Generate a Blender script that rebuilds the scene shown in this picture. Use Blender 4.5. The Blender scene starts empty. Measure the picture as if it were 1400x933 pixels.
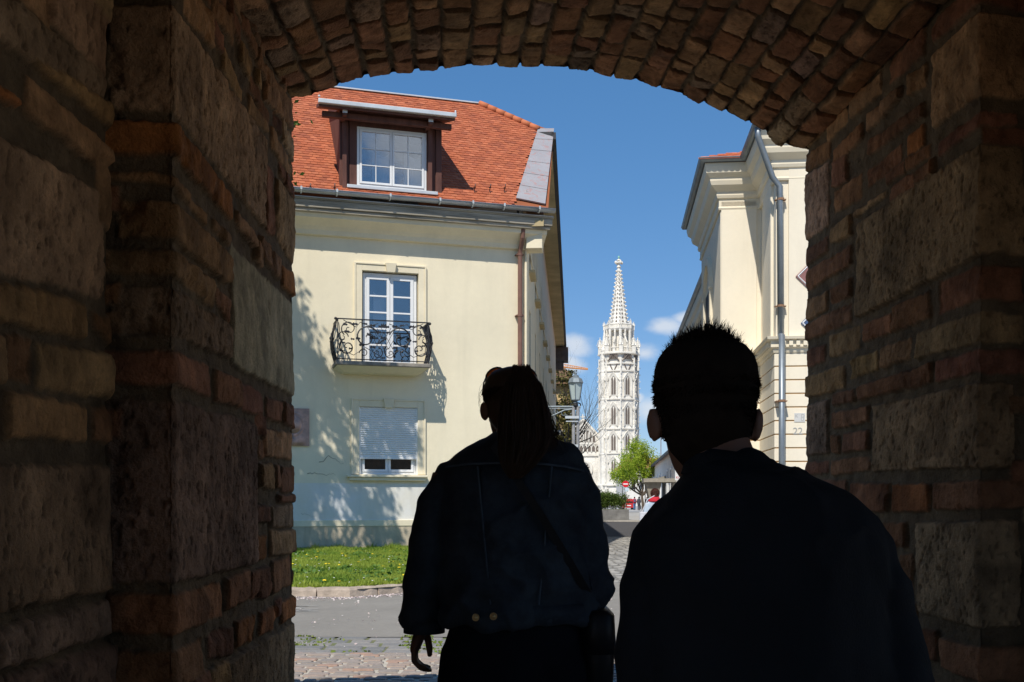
import bpy, bmesh, math, random
import numpy as np
from mathutils import Vector, Matrix
R = math.radians
rnd = random.Random(7)
sc = bpy.context.scene
COL = sc.collection
CAMZ = 1.3; FPX = 1400.0; HY = 685.0

def at(px, py, d):
    "point seen at photo pixel (px,py) at depth d (metres along +Y)"
    return Vector(((px-700)/FPX*d, d, CAMZ+(HY-py)/FPX*d))

# ------------------------------------------------------------ objects
def tag(o, label=None, cat=None, group=None, kind=None):
    if label: o['label'] = label
    if cat: o['category'] = cat
    if group: o['group'] = group
    if kind: o['kind'] = kind
    return o
def empty(name, loc=(0,0,0), rz=0):
    o = bpy.data.objects.new(name, None); COL.objects.link(o)
    o.location = loc; o.rotation_euler = (0,0,rz); o.empty_display_size = .1
    return o
def link_mesh(name, me, mat, parent=None, smooth=False, bevel=0):
    o = bpy.data.objects.new(name, me); COL.objects.link(o)
    if mat is not None: me.materials.append(mat)
    if parent is not None: o.parent = parent
    if smooth: me.polygons.foreach_set('use_smooth', [True]*len(me.polygons))
    if bevel:
        m = o.modifiers.new('bevel', 'BEVEL'); m.width = bevel; m.segments = 2; m.limit_method = 'ANGLE'
    return o
def np_mesh(name, V, F, mat, parent=None, colors=None, smooth=True):
    V = np.asarray(V, dtype=np.float32).reshape(-1,3); F = np.asarray(F, dtype=np.int32)
    k = F.shape[1]; n = F.shape[0]
    me = bpy.data.meshes.new(name)
    me.vertices.add(len(V)); me.vertices.foreach_set('co', V.ravel())
    me.loops.add(n*k); me.loops.foreach_set('vertex_index', F.ravel())
    me.polygons.add(n)
    me.polygons.foreach_set('loop_start', np.arange(0, n*k, k, dtype=np.int32))
    me.polygons.foreach_set('loop_total', np.full(n, k, dtype=np.int32))
    me.polygons.foreach_set('use_smooth', np.full(n, smooth))
    me.update(calc_edges=True)
    if colors is not None:
        c = np.ones((len(V),4), dtype=np.float32); c[:,:3] = colors
        at_ = me.color_attributes.new('Col', 'FLOAT_COLOR', 'POINT')
        at_.data.foreach_set('color', c.ravel())
    return link_mesh(name, me, mat, parent)
def grid_faces(na, nb):
    i = np.arange(na-1)[:,None]*nb + np.arange(nb-1)[None,:]
    i = i.ravel()
    return np.stack([i, i+nb, i+nb+1, i+1], 1)

class MB:
    def __init__(s): s.v = []; s.f = []
    def add(s, vs, fs):
        n = len(s.v); s.v += [tuple(v) for v in vs]; s.f += [tuple(i+n for i in f) for f in fs]; return s
    def box(s, x0, x1, y0, y1, z0, z1):
        return s.add([(x0,y0,z0),(x1,y0,z0),(x1,y1,z0),(x0,y1,z0),(x0,y0,z1),(x1,y0,z1),(x1,y1,z1),(x0,y1,z1)],
              [(0,3,2,1),(4,5,6,7),(0,1,5,4),(1,2,6,5),(2,3,7,6),(3,0,4,7)])
    def hexa(s, b, t):
        return s.add(list(b)+list(t), [(3,2,1,0),(4,5,6,7),(0,1,5,4),(1,2,6,5),(2,3,7,6),(3,0,4,7)])
    def prism(s, poly, z0, z1):
        n = len(poly)
        return s.add([(x,y,z0) for x,y in poly]+[(x,y,z1) for x,y in poly],
              [tuple(range(n-1,-1,-1)), tuple(range(n,2*n))]+[(i,(i+1)%n,(i+1)%n+n,i+n) for i in range(n)])
    def extrude(s, poly3, vec):
        n = len(poly3); v = Vector(vec)
        return s.add([Vector(p) for p in poly3]+[Vector(p)+v for p in poly3],
              [tuple(range(n-1,-1,-1)), tuple(range(n,2*n))]+[(i,(i+1)%n,(i+1)%n+n,i+n) for i in range(n)])
    def quad(s, a, b, c, d): return s.add([a,b,c,d], [(0,1,2,3)])
    def tube(s, pts, r, n=8, closed=False, caps=True):
        pts = [Vector(p) for p in pts]; m = len(pts)
        rs = r if isinstance(r, (list,tuple)) else [r]*m
        base = len(s.v); up = None
        for i,p in enumerate(pts):
            if closed: t = pts[(i+1)%m]-pts[i-1]
            else: t = pts[min(i+1,m-1)]-pts[max(i-1,0)]
            t = t.normalized() if t.length>1e-9 else Vector((0,0,1))
            if up is None:
                up = Vector((0,0,1)) if abs(t.z)<.9 else Vector((1,0,0))
            a = t.cross(up)
            if a.length<1e-6: a = t.cross(Vector((0,1,0)))
            a.normalize(); b = a.cross(t).normalized(); up = b
            for k in range(n):
                th = 2*math.pi*k/n
                s.v.append(tuple(p+(a*math.cos(th)+b*math.sin(th))*rs[i]))
        mm = m if closed else m-1
        for i in range(mm):
            for k in range(n):
                j = (i+1)%m
                s.f.append((base+i*n+k, base+i*n+(k+1)%n, base+j*n+(k+1)%n, base+j*n+k))
        if caps and not closed:
            s.f.append(tuple(base+k for k in range(n-1,-1,-1)))
            s.f.append(tuple(base+(m-1)*n+k for k in range(n)))
        return s
    def lathe(s, prof, n=16, cx=0, cy=0, a0=0):
        base = len(s.v)
        for r,z in prof:
            for k in range(n):
                th = a0+2*math.pi*k/n; s.v.append((cx+r*math.cos(th), cy+r*math.sin(th), z))
        for i in range(len(prof)-1):
            for k in range(n):
                s.f.append((base+i*n+k, base+i*n+(k+1)%n, base+(i+1)*n+(k+1)%n, base+(i+1)*n+k))
        s.f.append(tuple(base+k for k in range(n-1,-1,-1)))
        s.f.append(tuple(base+(len(prof)-1)*n+k for k in range(n)))
        return s
    def loft(s, rings, caps=True):
        base = len(s.v); n = len(rings[0])
        for r in rings: s.v += [tuple(p) for p in r]
        for i in range(len(rings)-1):
            for k in range(n):
                s.f.append((base+i*n+k, base+i*n+(k+1)%n, base+(i+1)*n+(k+1)%n, base+(i+1)*n+k))
        if caps:
            s.f.append(tuple(base+k for k in range(n-1,-1,-1)))
            s.f.append(tuple(base+(len(rings)-1)*n+k for k in range(n)))
        return s
    def ball(s, c, rx, ry=None, rz=None, nu=12, nv=8):
        ry = ry or rx; rz = rz or rx; rings = []
        for j in range(nv+1):
            ph = -math.pi/2*.995+math.pi*.995*j/nv
            rings.append([(c[0]+rx*math.cos(ph)*math.cos(2*math.pi*k/nu), c[1]+ry*math.cos(ph)*math.sin(2*math.pi*k/nu), c[2]+rz*math.sin(ph)) for k in range(nu)])
        return s.loft(rings)
    def build(s, name, mat, parent=None, smooth=False, bevel=0, fix=False):
        me = bpy.data.meshes.new(name); me.from_pydata(s.v, [], s.f); me.update()
        if fix:
            bm = bmesh.new(); bm.from_mesh(me); bmesh.ops.recalc_face_normals(bm, faces=bm.faces); bm.to_mesh(me); bm.free()
        return link_mesh(name, me, mat, parent, smooth, bevel)

def copy_tree(o, parent=None):
    c = o.copy(); COL.objects.link(c); c.parent = parent
    for ch in list(o.children): copy_tree(ch, c)
    return c

def remeshed(name, mb, mat, parent, voxel, smooth_it=6, disp=None):
    "one continuous surface around overlapping closed shapes"
    me = bpy.data.meshes.new(name); me.from_pydata(mb.v, [], mb.f); me.update()
    bm = bmesh.new(); bm.from_mesh(me); bmesh.ops.recalc_face_normals(bm, faces=bm.faces); bm.to_mesh(me); bm.free()
    o = bpy.data.objects.new(name, me); COL.objects.link(o)
    m = o.modifiers.new('r', 'REMESH'); m.mode = 'VOXEL'; m.voxel_size = voxel
    if smooth_it:
        m2 = o.modifiers.new('s', 'SMOOTH'); m2.iterations = smooth_it; m2.factor = .5
    dg = bpy.context.evaluated_depsgraph_get()
    me2 = bpy.data.meshes.new_from_object(o.evaluated_get(dg))
    bpy.data.objects.remove(o); me2.name = name
    if disp: disp(me2)
    return link_mesh(name, me2, mat, parent, smooth=True)

def text_mesh(name, body, size, mat, parent, loc, rot, extrude=.004, align='CENTER'):
    cu = bpy.data.curves.new(name, 'FONT'); cu.body = body; cu.size = size; cu.extrude = extrude
    cu.align_x = align; cu.align_y = 'CENTER'
    o = bpy.data.objects.new(name, cu); COL.objects.link(o)
    dg = bpy.context.evaluated_depsgraph_get()
    me = bpy.data.meshes.new_from_object(o.evaluated_get(dg)); bpy.data.objects.remove(o)
    o = link_mesh(name, me, mat, parent); o.location = loc; o.rotation_euler = rot
    return o

# ------------------------------------------------------------ noise
_rs = np.random.RandomState(3); _T = _rs.rand(256,256)
def vnoise(x, y, seed=0):
    x = x+seed*17.31; y = y+seed*7.77
    xi = np.floor(x).astype(int); yi = np.floor(y).astype(int)
    fx = x-xi; fy = y-yi; fx = fx*fx*(3-2*fx); fy = fy*fy*(3-2*fy)
    a = _T[xi&255, yi&255]; b = _T[(xi+1)&255, yi&255]; c = _T[xi&255, (yi+1)&255]; d = _T[(xi+1)&255, (yi+1)&255]
    return (a*(1-fx)+b*fx)*(1-fy)+(c*(1-fx)+d*fx)*fy
def fbm(x, y, seed=0, o=4):
    s = 0; a = .5; t = 0
    for i in range(o):
        s = s+a*vnoise(x*2**i, y*2**i, seed+i*3); t += a; a *= .55
    return s/t

# ------------------------------------------------------------ materials
def newmat(name):
    m = bpy.data.materials.new(name); m.use_nodes = True
    nt = m.node_tree; b = nt.nodes['Principled BSDF']
    return m, nt, b
def N(nt, typ, **kw):
    n = nt.nodes.new(typ)
    for k,v in kw.items():
        if k in n.inputs: n.inputs[k].default_value = v
        else: setattr(n, k, v)
    return n
def L(nt, a, b): nt.links.new(a, b)
def c4(c): return (c[0], c[1], c[2], 1)
def mat(name, col, rough=.8, var=.15, scale=4, bump=0, bscale=40, col2=None, metal=0, spec=.3, stretch=None, fine=0, attr=False):
    m, nt, b = newmat(name)
    tc = N(nt, 'ShaderNodeTexCoord'); mp = N(nt, 'ShaderNodeMapping')
    L(nt, tc.outputs['Object'], mp.inputs['Vector'])
    if stretch: mp.inputs['Scale'].default_value = stretch
    nz = N(nt, 'ShaderNodeTexNoise', Scale=scale, Detail=6, Roughness=.62); L(nt, mp.outputs[0], nz.inputs['Vector'])
    ramp = N(nt, 'ShaderNodeValToRGB'); L(nt, nz.outputs['Fac'], ramp.inputs['Fac'])
    c2 = col2 or tuple(x*(1-var) for x in col); c1 = tuple(min(1, x*(1+var*.5)) for x in col)
    ramp.color_ramp.elements[0].position = .32; ramp.color_ramp.elements[1].position = .68
    ramp.color_ramp.elements[0].color = c4(c2); ramp.color_ramp.elements[1].color = c4(c1)
    out = ramp.outputs['Color']
    if fine:
        n2 = N(nt, 'ShaderNodeTexNoise', Scale=scale*12, Detail=4, Roughness=.7); L(nt, mp.outputs[0], n2.inputs['Vector'])
        mr = N(nt, 'ShaderNodeMapRange'); L(nt, n2.outputs['Fac'], mr.inputs['Value'])
        mr.inputs['To Min'].default_value = 1-fine; mr.inputs['To Max'].default_value = 1+fine
        mx = N(nt, 'ShaderNodeVectorMath', operation='SCALE'); L(nt, out, mx.inputs[0]); L(nt, mr.outputs[0], mx.inputs['Scale'])
        out = mx.outputs[0]
    if attr:
        va = N(nt, 'ShaderNodeVertexColor', layer_name='Col')
        mx = N(nt, 'ShaderNodeVectorMath', operation='MULTIPLY'); L(nt, out, mx.inputs[0]); L(nt, va.outputs['Color'], mx.inputs[1])
        out = mx.outputs[0]
    L(nt, out, b.inputs['Base Color'])
    b.inputs['Roughness'].default_value = rough; b.inputs['Metallic'].default_value = metal
    b.inputs['Specular IOR Level'].default_value = spec
    if bump:
        n3 = N(nt, 'ShaderNodeTexNoise', Scale=bscale, Detail=5, Roughness=.6); L(nt, mp.outputs[0], n3.inputs['Vector'])
        bp = N(nt, 'ShaderNodeBump', Strength=1, Distance=bump); L(nt, n3.outputs['Fac'], bp.inputs['Height'])
        L(nt, bp.outputs[0], b.inputs['Normal'])
    return m
def streak(m, amt, sc_=(1.6,1.6,.16), c=.5):
    "rain streaks and grime: soft vertical darkening that belongs to the surface"
    nt = m.node_tree; b = nt.nodes['Principled BSDF']; src = b.inputs['Base Color'].links[0].from_socket
    tc = N(nt,'ShaderNodeTexCoord'); mp = N(nt,'ShaderNodeMapping'); mp.inputs['Scale'].default_value = sc_; L(nt, tc.outputs['Object'], mp.inputs['Vector'])
    nz = N(nt,'ShaderNodeTexNoise', Scale=2.2, Detail=8, Roughness=.6); L(nt, mp.outputs[0], nz.inputs['Vector'])
    mr = N(nt,'ShaderNodeMapRange'); mr.inputs['From Min'].default_value = c; mr.inputs['From Max'].default_value = c+.22; mr.inputs['To Min'].default_value = 1; mr.inputs['To Max'].default_value = 1-amt; L(nt, nz.outputs['Fac'], mr.inputs['Value'])
    sx = N(nt,'ShaderNodeVectorMath', operation='SCALE'); L(nt, src, sx.inputs[0]); L(nt, mr.outputs[0], sx.inputs['Scale']); L(nt, sx.outputs[0], b.inputs['Base Color'])
def glassmat(name, refl=.22, tint=(.95,.96,.97)):
    m, nt, b = newmat(name); nt.nodes.remove(b)
    tr = N(nt, 'ShaderNodeBsdfTransparent', Color=c4(tint)); gl = N(nt, 'ShaderNodeBsdfGlossy', Roughness=.01)
    tc = N(nt, 'ShaderNodeTexCoord'); nz = N(nt, 'ShaderNodeTexNoise', Scale=.8, Detail=1); L(nt, tc.outputs['Object'], nz.inputs['Vector'])
    bp = N(nt, 'ShaderNodeBump', Strength=.5, Distance=.01); L(nt, nz.outputs['Fac'], bp.inputs['Height']); L(nt, bp.outputs[0], gl.inputs['Normal'])
    fr = N(nt, 'ShaderNodeFresnel', IOR=1.5)
    ad = N(nt, 'ShaderNodeMath', operation='ADD', use_clamp=True); L(nt, fr.outputs[0], ad.inputs[0]); ad.inputs[1].default_value = refl
    mx = N(nt, 'ShaderNodeMixShader'); L(nt, ad.outputs[0], mx.inputs[0]); L(nt, tr.outputs[0], mx.inputs[1]); L(nt, gl.outputs[0], mx.inputs[2])
    L(nt, mx.outputs[0], nt.nodes['Material Output'].inputs['Surface'])
    return m
def leafmat(name, c1, c2, trans=.35):
    m, nt, b = newmat(name)
    va = N(nt, 'ShaderNodeVertexColor', layer_name='Col')
    mx = N(nt, 'ShaderNodeMixRGB', Color1=c4(c1), Color2=c4(c2)); L(nt, va.outputs['Color'], mx.inputs['Fac'])
    L(nt, mx.outputs[0], b.inputs['Base Color']); b.inputs['Roughness'].default_value = .6; b.inputs['Specular IOR Level'].default_value = .25
    tl = N(nt, 'ShaderNodeBsdfTranslucent'); L(nt, mx.outputs[0], tl.inputs['Color'])
    ms = N(nt, 'ShaderNodeMixShader'); ms.inputs[0].default_value = trans
    L(nt, b.outputs[0], ms.inputs[1]); L(nt, tl.outputs[0], ms.inputs[2]); L(nt, ms.outputs[0], nt.nodes['Material Output'].inputs['Surface'])
    return m
def leaves(name, pts, size, m, parent=None, seed=1, flat=0, aspect=.6):
    "leaf-shaped quads spread at pts (n,3)"
    rs = np.random.RandomState(seed); P = np.asarray(pts, dtype=float); n = len(P)
    a = rs.normal(size=(n,3)); a[:,2] *= (1-flat); a /= np.linalg.norm(a,axis=1)[:,None]
    b = rs.normal(size=(n,3)); b -= (b*a).sum(1)[:,None]*a; b /= np.linalg.norm(b,axis=1)[:,None]
    s = size*(.6+.8*rs.rand(n))[:,None]
    V = np.stack([P-a*s*.5, P+b*s*aspect*.5, P+a*s*.5, P-b*s*aspect*.5], 1)
    F = np.arange(n*4).reshape(n,4)
    c = np.repeat(rs.rand(n), 4)[:,None]*np.ones(3)
    return np_mesh(name, V, F, m, parent, colors=c, smooth=False)

# ------------------------------------------------------------ camera, world, sun
cam_d = bpy.data.cameras.new('camera'); cam = bpy.data.objects.new('camera', cam_d); COL.objects.link(cam)
cam.location = (0,0,CAMZ); cam.rotation_euler = (R(90),0,0)
cam_d.sensor_width = 36; cam_d.lens = 36; cam_d.shift_y = (HY-466.5)/1400; cam_d.shift_x = 0
cam_d.clip_start = .05; cam_d.clip_end = 6000
sc.camera = cam
SUN_EL = 52.0
SUN_H = Vector((-.32,-.947,0)).normalized()
SUN = Vector((SUN_H.x*math.cos(R(SUN_EL)), SUN_H.y*math.cos(R(SUN_EL)), math.sin(R(SUN_EL))))
w = bpy.data.worlds.new('World'); sc.world = w; w.use_nodes = True
nt = w.node_tree; bg = nt.nodes['Background']
sky = N(nt, 'ShaderNodeTexSky', sky_type='NISHITA', sun_disc=False)
sky.sun_elevation = R(SUN_EL); sky.sun_rotation = math.atan2(SUN_H.x, SUN_H.y)
sky.air_density = 1.0; sky.dust_density = .05; sky.ozone_density = 4.0; sky.altitude = 900
bg.inputs['Strength'].default_value = .15
# small fair-weather clouds low in the sky
tc = N(nt, 'ShaderNodeTexCoord')
def cloud_mask():
    mp = N(nt, 'ShaderNodeMapping'); mp.inputs['Scale'].default_value = (1,1,1.8); L(nt, tc.outputs['Generated'], mp.inputs['Vector'])
    nz = N(nt, 'ShaderNodeTexNoise', Scale=9, Detail=9, Roughness=.56); L(nt, mp.outputs[0], nz.inputs['Vector'])
    tot = None
    for (px,py,rx,ry) in CLOUDS+[None]*0+REAR:
        c = Vector(((px-700)/FPX, 1, (HY-py)/FPX)).normalized() if py > -900 else Vector((px, py+1000, .36)).normalized()
        sb = N(nt, 'ShaderNodeVectorMath', operation='SUBTRACT'); L(nt, tc.outputs['Generated'], sb.inputs[0]); sb.inputs[1].default_value = c
        ml = N(nt, 'ShaderNodeVectorMath', operation='MULTIPLY'); L(nt, sb.outputs[0], ml.inputs[0]); ml.inputs[1].default_value = (FPX/rx,FPX/rx,FPX/ry)
        ln = N(nt, 'ShaderNodeVectorMath', operation='LENGTH'); L(nt, ml.outputs[0], ln.inputs[0])
        mr = N(nt, 'ShaderNodeMapRange'); L(nt, ln.outputs['Value'], mr.inputs['Value'])
        mr.inputs['From Min'].default_value = 0; mr.inputs['From Max'].default_value = 1.5; mr.inputs['To Min'].default_value = .32; mr.inputs['To Max'].default_value = -.25
        if tot is None: tot = mr.outputs[0]
        else:
            a = N(nt, 'ShaderNodeMath', operation='MAXIMUM'); L(nt, tot, a.inputs[0]); L(nt, mr.outputs[0], a.inputs[1]); tot = a.outputs[0]
    ad = N(nt, 'ShaderNodeMath', operation='ADD'); L(nt, tot, ad.inputs[0]); L(nt, nz.outputs['Fac'], ad.inputs[1])
    mr = N(nt, 'ShaderNodeMapRange'); mr.interpolation_type = 'SMOOTHSTEP'; L(nt, ad.outputs[0], mr.inputs['Value'])
    mr.inputs['From Min'].default_value = .52; mr.inputs['From Max'].default_value = .80; mr.inputs['To Max'].default_value = .8
    return mr.outputs[0]
CLOUDS = [(908,447,40,18),(940,435,30,12),(790,470,46,22),(880,484,46,22),(760,500,50,20),(895,560,40,26),(868,545,20,10),(950,600,60,30),(1150,520,120,40),(1300,420,90,25),(520,430,90,30),(300,500,150,50),(690,590,120,24),(-500,300,200,80),(1900,350,260,90)]
REAR = [(.50,-1000.90,190,120),(.30,-1000.95,150,70)]
cm = cloud_mask()
mx = N(nt, 'ShaderNodeMixRGB'); L(nt, cm, mx.inputs['Fac']); hs_ = N(nt, 'ShaderNodeHueSaturation', Saturation=1.28); gm_ = N(nt, 'ShaderNodeGamma', Gamma=.60); L(nt, sky.outputs[0], hs_.inputs['Color']); L(nt, hs_.outputs[0], gm_.inputs['Color']); tn_ = N(nt, 'ShaderNodeVectorMath', operation='MULTIPLY'); tn_.inputs[1].default_value = (1.0,1.17,1.45); L(nt, gm_.outputs[0], tn_.inputs[0]); L(nt, tn_.outputs[0], mx.inputs['Color1']); mx.inputs['Color2'].default_value = (4.6,4.9,5.3,1)
L(nt, mx.outputs[0], bg.inputs['Color'])
sl = bpy.data.lights.new('sun','SUN'); sl.energy = 4.5; sl.angle = R(.53); sl.color = (1,.94,.84)
so = bpy.data.objects.new('sun', sl); COL.objects.link(so); so.location = (-10,-10,30)
so.rotation_euler = (-SUN).to_track_quat('-Z','Y').to_euler()
sc.view_settings.view_transform = 'Standard'; sc.view_settings.look = 'None'; sc.view_settings.exposure = .10; sc.view_settings.gamma = 1
sc.render.engine = 'CYCLES'
sc.cycles.use_denoising = True; sc.cycles.max_bounces = 8; sc.cycles.diffuse_bounces = 5; sc.cycles.transparent_max_bounces = 12
sc.cycles.sample_clamp_indirect = 6; sc.cycles.caustics_reflective = False; sc.cycles.caustics_refractive = False
# ============================================================ gateway masonry
MORTAR = (.22,.15,.085)
BT = {'S':((0.694,0.427,0.224),.010,1.0), 'G':((0.900,0.688,0.433),.010,.35), 'D':((0.558,0.345,0.204),.008,1.0), 'B':((.440,.190,.095),.004,.4),
      'O':((0.710,0.270,0.086),.005,.35), 'R':((0.514,0.233,0.108),.004,.5), 'P':((0.634,0.350,0.156),.006,.5), 'Y':((0.785,0.463,0.215),.008,.7)}
masonry_mat = mat('masonry', (1,1,1), rough=.93, var=.45, scale=9, bump=.010, bscale=85, fine=.3, attr=True, spec=.15)
mrs = np.random.RandomState(11)
def masonry(name, Pf, a_vals, b_vals, blocks, parent, fill=True, fillrow=.085, fill_types='BRPBR', amp=1.0, fill_len=(.13,.27), deep=.015, chip=.10):
    """grid surface Pf(A,B)->positions; heightfield of stones and bricks laid in (a,b).
    block = (a0, bt0, bb0, a1, bt1, bb1, type): left edge a0 with top/bottom b, right edge a1 with top/bottom b"""
    A, B = np.meshgrid(a_vals, b_vals, indexing='ij')
    P = Pf(A, B)
    da = np.gradient(P, axis=0); db = np.gradient(P, axis=1)
    Nn = np.cross(da, db); Nn /= np.maximum(np.linalg.norm(Nn, axis=2, keepdims=True), 1e-9)
    wa = (fbm(A*9, B*9, 1)-.5)*.018; wb = (fbm(A*9, B*9, 5)-.5)*.018
    wa += (fbm(A*40, B*40, 2, 3)-.5)*.012; wb += (fbm(A*40, B*40, 6, 3)-.5)*.012
    AA = A+wa; BB = B+wb
    H = -deep+(fbm(A*22, B*22, 9)-.5)*.016
    C = np.ones(A.shape+(3,))*np.array(MORTAR)*(.7+.7*fbm(A*14, B*14, 12))[...,None]
    occ = np.zeros(A.shape, bool)
    def lay(bl):
        a0,t0,o0,a1,t1,o1,ty = bl
        i0,i1 = np.searchsorted(a_vals, [a0-.02, a1+.02]); lo,hi = min(o0,o1,t0,t1)-.02, max(t0,t1,o0,o1)+.02
        j0,j1 = np.searchsorted(b_vals, [lo, hi])
        if i1-i0<2 or j1-j0<2: return
        sl = (slice(i0,i1), slice(j0,j1)); a = AA[sl]; b = BB[sl]
        f = (a-a0)/(a1-a0); top = t0+(t1-t0)*f; bot = o0+(o1-o0)*f
        d1 = np.minimum(a-a0, a1-a); d2 = np.minimum(top-b, b-bot)
        rr = .012
        q1 = np.clip(rr-d1,0,None); q2 = np.clip(rr-d2,0,None)
        d = np.where((d1<rr)&(d2<rr), rr-np.sqrt(q1*q1+q2*q2), np.minimum(d1,d2))
        col, rough, tool = BT[ty]; sd = mrs.randint(1,60)
        m = np.clip((d+.002)/.010, 0, 1); m = m*m*(3-2*m)
        off = mrs.uniform(-.006,.007)*amp
        tilt = mrs.uniform(-.02,.02)*(f-.5)+mrs.uniform(-.06,.06)*(b-(top+bot)/2)
        h = off+np.clip(tilt,-.006,.006)*amp+np.clip(d/.03,0,1)*.002+(fbm(A[sl]*16,B[sl]*16,sd)-.5)*.014
        pits = fbm(A[sl]*62,B[sl]*38,sd+4,3); h = h-np.clip(pits-.55,0,1)*.028*tool-np.clip(.42-pits,0,1)*.014*tool
        chunk = fbm(A[sl]*7,B[sl]*7,sd+8,3); h = h-np.clip(chunk-.60,0,1)*chip*np.clip(1.2-d/.05,.15,1)
        H[sl] = H[sl]*(1-m)+h*m
        v = mrs.uniform(.78,1.18); cc = np.array(col)*v*np.array([1,mrs.uniform(.93,1.06),mrs.uniform(.9,1.08)])
        st = fbm(A[sl]*11,B[sl]*6,sd+2,4)
        cf = cc[None,None,:]*(.62+.76*st)[...,None]
        dark = np.clip((fbm(A[sl]*5,B[sl]*5,sd+6)-.52)*4,0,.6)[...,None]
        cf = cf*(1-dark*.55)
        pit = np.clip((pits-.58)*5,0,.7)[...,None]*tool; cf = cf*(1-pit*.6)
        mm = np.clip(d/.010,0,1)[...,None]
        C[sl] = C[sl]*(1-mm)+cf*mm
        occ[sl] |= d>-.006
    for bl in blocks: lay(bl)
    if fill:
        b = b_vals[0]; k = 0
        while b < b_vals[-1]:
            h = fillrow*mrs.uniform(.85,1.2); a = a_vals[0]-mrs.uniform(0,.2)
            while a < a_vals[-1]:
                l = mrs.uniform(*fill_len)
                i0,i1 = np.searchsorted(a_vals,[a,a+l]); j0,j1 = np.searchsorted(b_vals,[b,b+h])
                sub = occ[i0:i1,j0:j1]
                if sub.size and sub.mean()<.30:
                    ty = fill_types[mrs.randint(len(fill_types))]
                    lay((a+.006,b+h-.006,b+.006,a+l-.006,b+h-.006,b+.006,ty))
                a += l
            b += h
    V = P+Nn*H[...,None]
    return np_mesh(name, V.reshape(-1,3), grid_faces(len(a_vals), len(b_vals)), masonry_mat, parent, colors=C.reshape(-1,3))

def path_surface(pts, rc=.02):
    "plan polyline with rounded corners -> f(s) giving xy; s=0 at pts[1]"
    pts = [np.array(p,float) for p in pts]
    seg = []
    out = [pts[0]]
    for i in range(1,len(pts)-1):
        p0,p1,p2 = pts[i-1],pts[i],pts[i+1]
        u = (p0-p1)/np.linalg.norm(p0-p1); v = (p2-p1)/np.linalg.norm(p2-p1)
        for t in np.linspace(0,1,7):
            out.append((1-t)**2*(p1+u*rc)+2*t*(1-t)*p1+t*t*(p1+v*rc))
    out.append(pts[-1]); out = np.array(out)
    s = np.concatenate([[0],np.cumsum(np.linalg.norm(np.diff(out,axis=0),axis=1))])
    s -= np.linalg.norm(pts[1]-pts[0])-rc*.4
    def f(sv): return np.stack([np.interp(sv,s,out[:,0]), np.interp(sv,s,out[:,1])],-1)
    return f, s[0], s[-1]

gate = empty('stone_gateway', (0,5,0)); GO = Vector((0,5,0))
tag(gate, 'dark arched stone and brick passage framing the whole view', 'gateway')
def gpos(x,y,z): return np.stack([x-GO.x, y-GO.y, z-GO.z], -1)
def reveal_solver(C, E):
    k = (E[0]-C[0])/(E[1]-C[1])
    def sz(px, py):
        d = (C[0]-k*C[1])/((px-700)/FPX-k)
        X = (px-700)/FPX*d
        s = math.hypot(X-C[0], d-C[1])
        return s, CAMZ+(HY-py)/FPX*d
    return sz
def conv(raw, sz, xc, xe, S1, flip):
    out = []
    for r in raw:
        x0,t0,b0,x1,t1,b1,ty = r
        s0,zt0 = sz(x0,t0); _,zb0 = sz(x0,b0); s1,zt1 = sz(x1,t1); _,zb1 = sz(x1,b1)
        if flip: s0,zt0,zb0,s1,zt1,zb1 = s1,zt1,zb1,s0,zt0,zb0
        # s from near corner (0) to exit corner (S1)
        if s0 < .09: s0e = -mrs.uniform(.14,.30); s0 = s0e
        if s1 > S1-.055: s1 = S1+mrs.uniform(.10,.24)
        out.append((s0,zt0,zb0,s1,zt1,zb1,ty))
    return out
def sample_s(lo, hi, corners, fine_lo, fine_hi, st=.008):
    v = [x for x in np.arange(lo, hi, st)]
    for c in corners: v += list(np.linspace(c-.025,c+.025,14))
    return np.unique(np.round(v,4))

# ---- left jamb
LC = (-.898,2.74); LE = (-1.06,5.0)
left_raw = [(257,-60,22,294,20,70,'P'),(247,25,168,364,190,312,'S'),(296,-10,20,322,28,67,'P'),(306,58,95,336,122,143,'P'),(330,50,85,346,80,118,'P'),
 (353,90,115,359,108,128,'P'),(364,85,140,402,132,170,'P'),(343,128,160,368,172,185,'P'),(373,172,205,403,222,243,'P'),(388,160,190,403,188,222,'S'),
 (249,184,230,319,265,304,'O'),(249,247,262,285,292,313,'P'),(249,285,338,315,350,392,'P'),(249,352,385,295,385,424,'P'),(297,388,410,316,408,445,'R'),
 (294,297,315,317,318,338,'P'),(325,284,308,350,318,341,'P'),(366,222,318,377,235,325,'B'),(380,243,325,404,270,366,'S'),(358,320,350,384,352,385,'P'),
 (387,362,392,404,366,405,'O'),(320,332,500,404,412,541,'G'),(250,402,468,317,445,493,'D'),(250,487,532,292,500,546,'B'),(297,505,549,331,520,560,'R'),
 (334,521,562,358,535,569,'B'),(366,541,572,386,549,580,'R'),(389,548,580,405,554,588,'B'),(246,548,795,351,578,772,'D'),(361,583,625,401,592,629,'P'),
 (357,632,668,377,634,672,'P'),(379,636,668,384,636,670,'R'),(386,636,675,405,638,674,'B'),(382,676,688,403,676,688,'B'),(353,690,715,368,690,715,'B'),
 (371,690,722,403,688,722,'D'),(371,724,762,402,724,757,'P'),(352,732,768,366,730,765,'O'),(373,768,814,401,758,800,'B'),(346,780,822,370,772,817,'B'),
 (311,790,836,343,777,820,'R'),(240,808,865,308,795,845,'R'),(386,823,853,404,812,845,'O'),(357,836,870,380,826,860,'O'),(325,848,888,354,838,875,'O'),
 (288,868,905,318,852,895,'B'),(241,882,940,284,870,925,'R'),(308,905,1100,402,853,1010,'D')]
szl = reveal_solver(LC, LE); S1L = math.hypot(LE[0]-LC[0], LE[1]-LC[1])
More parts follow.
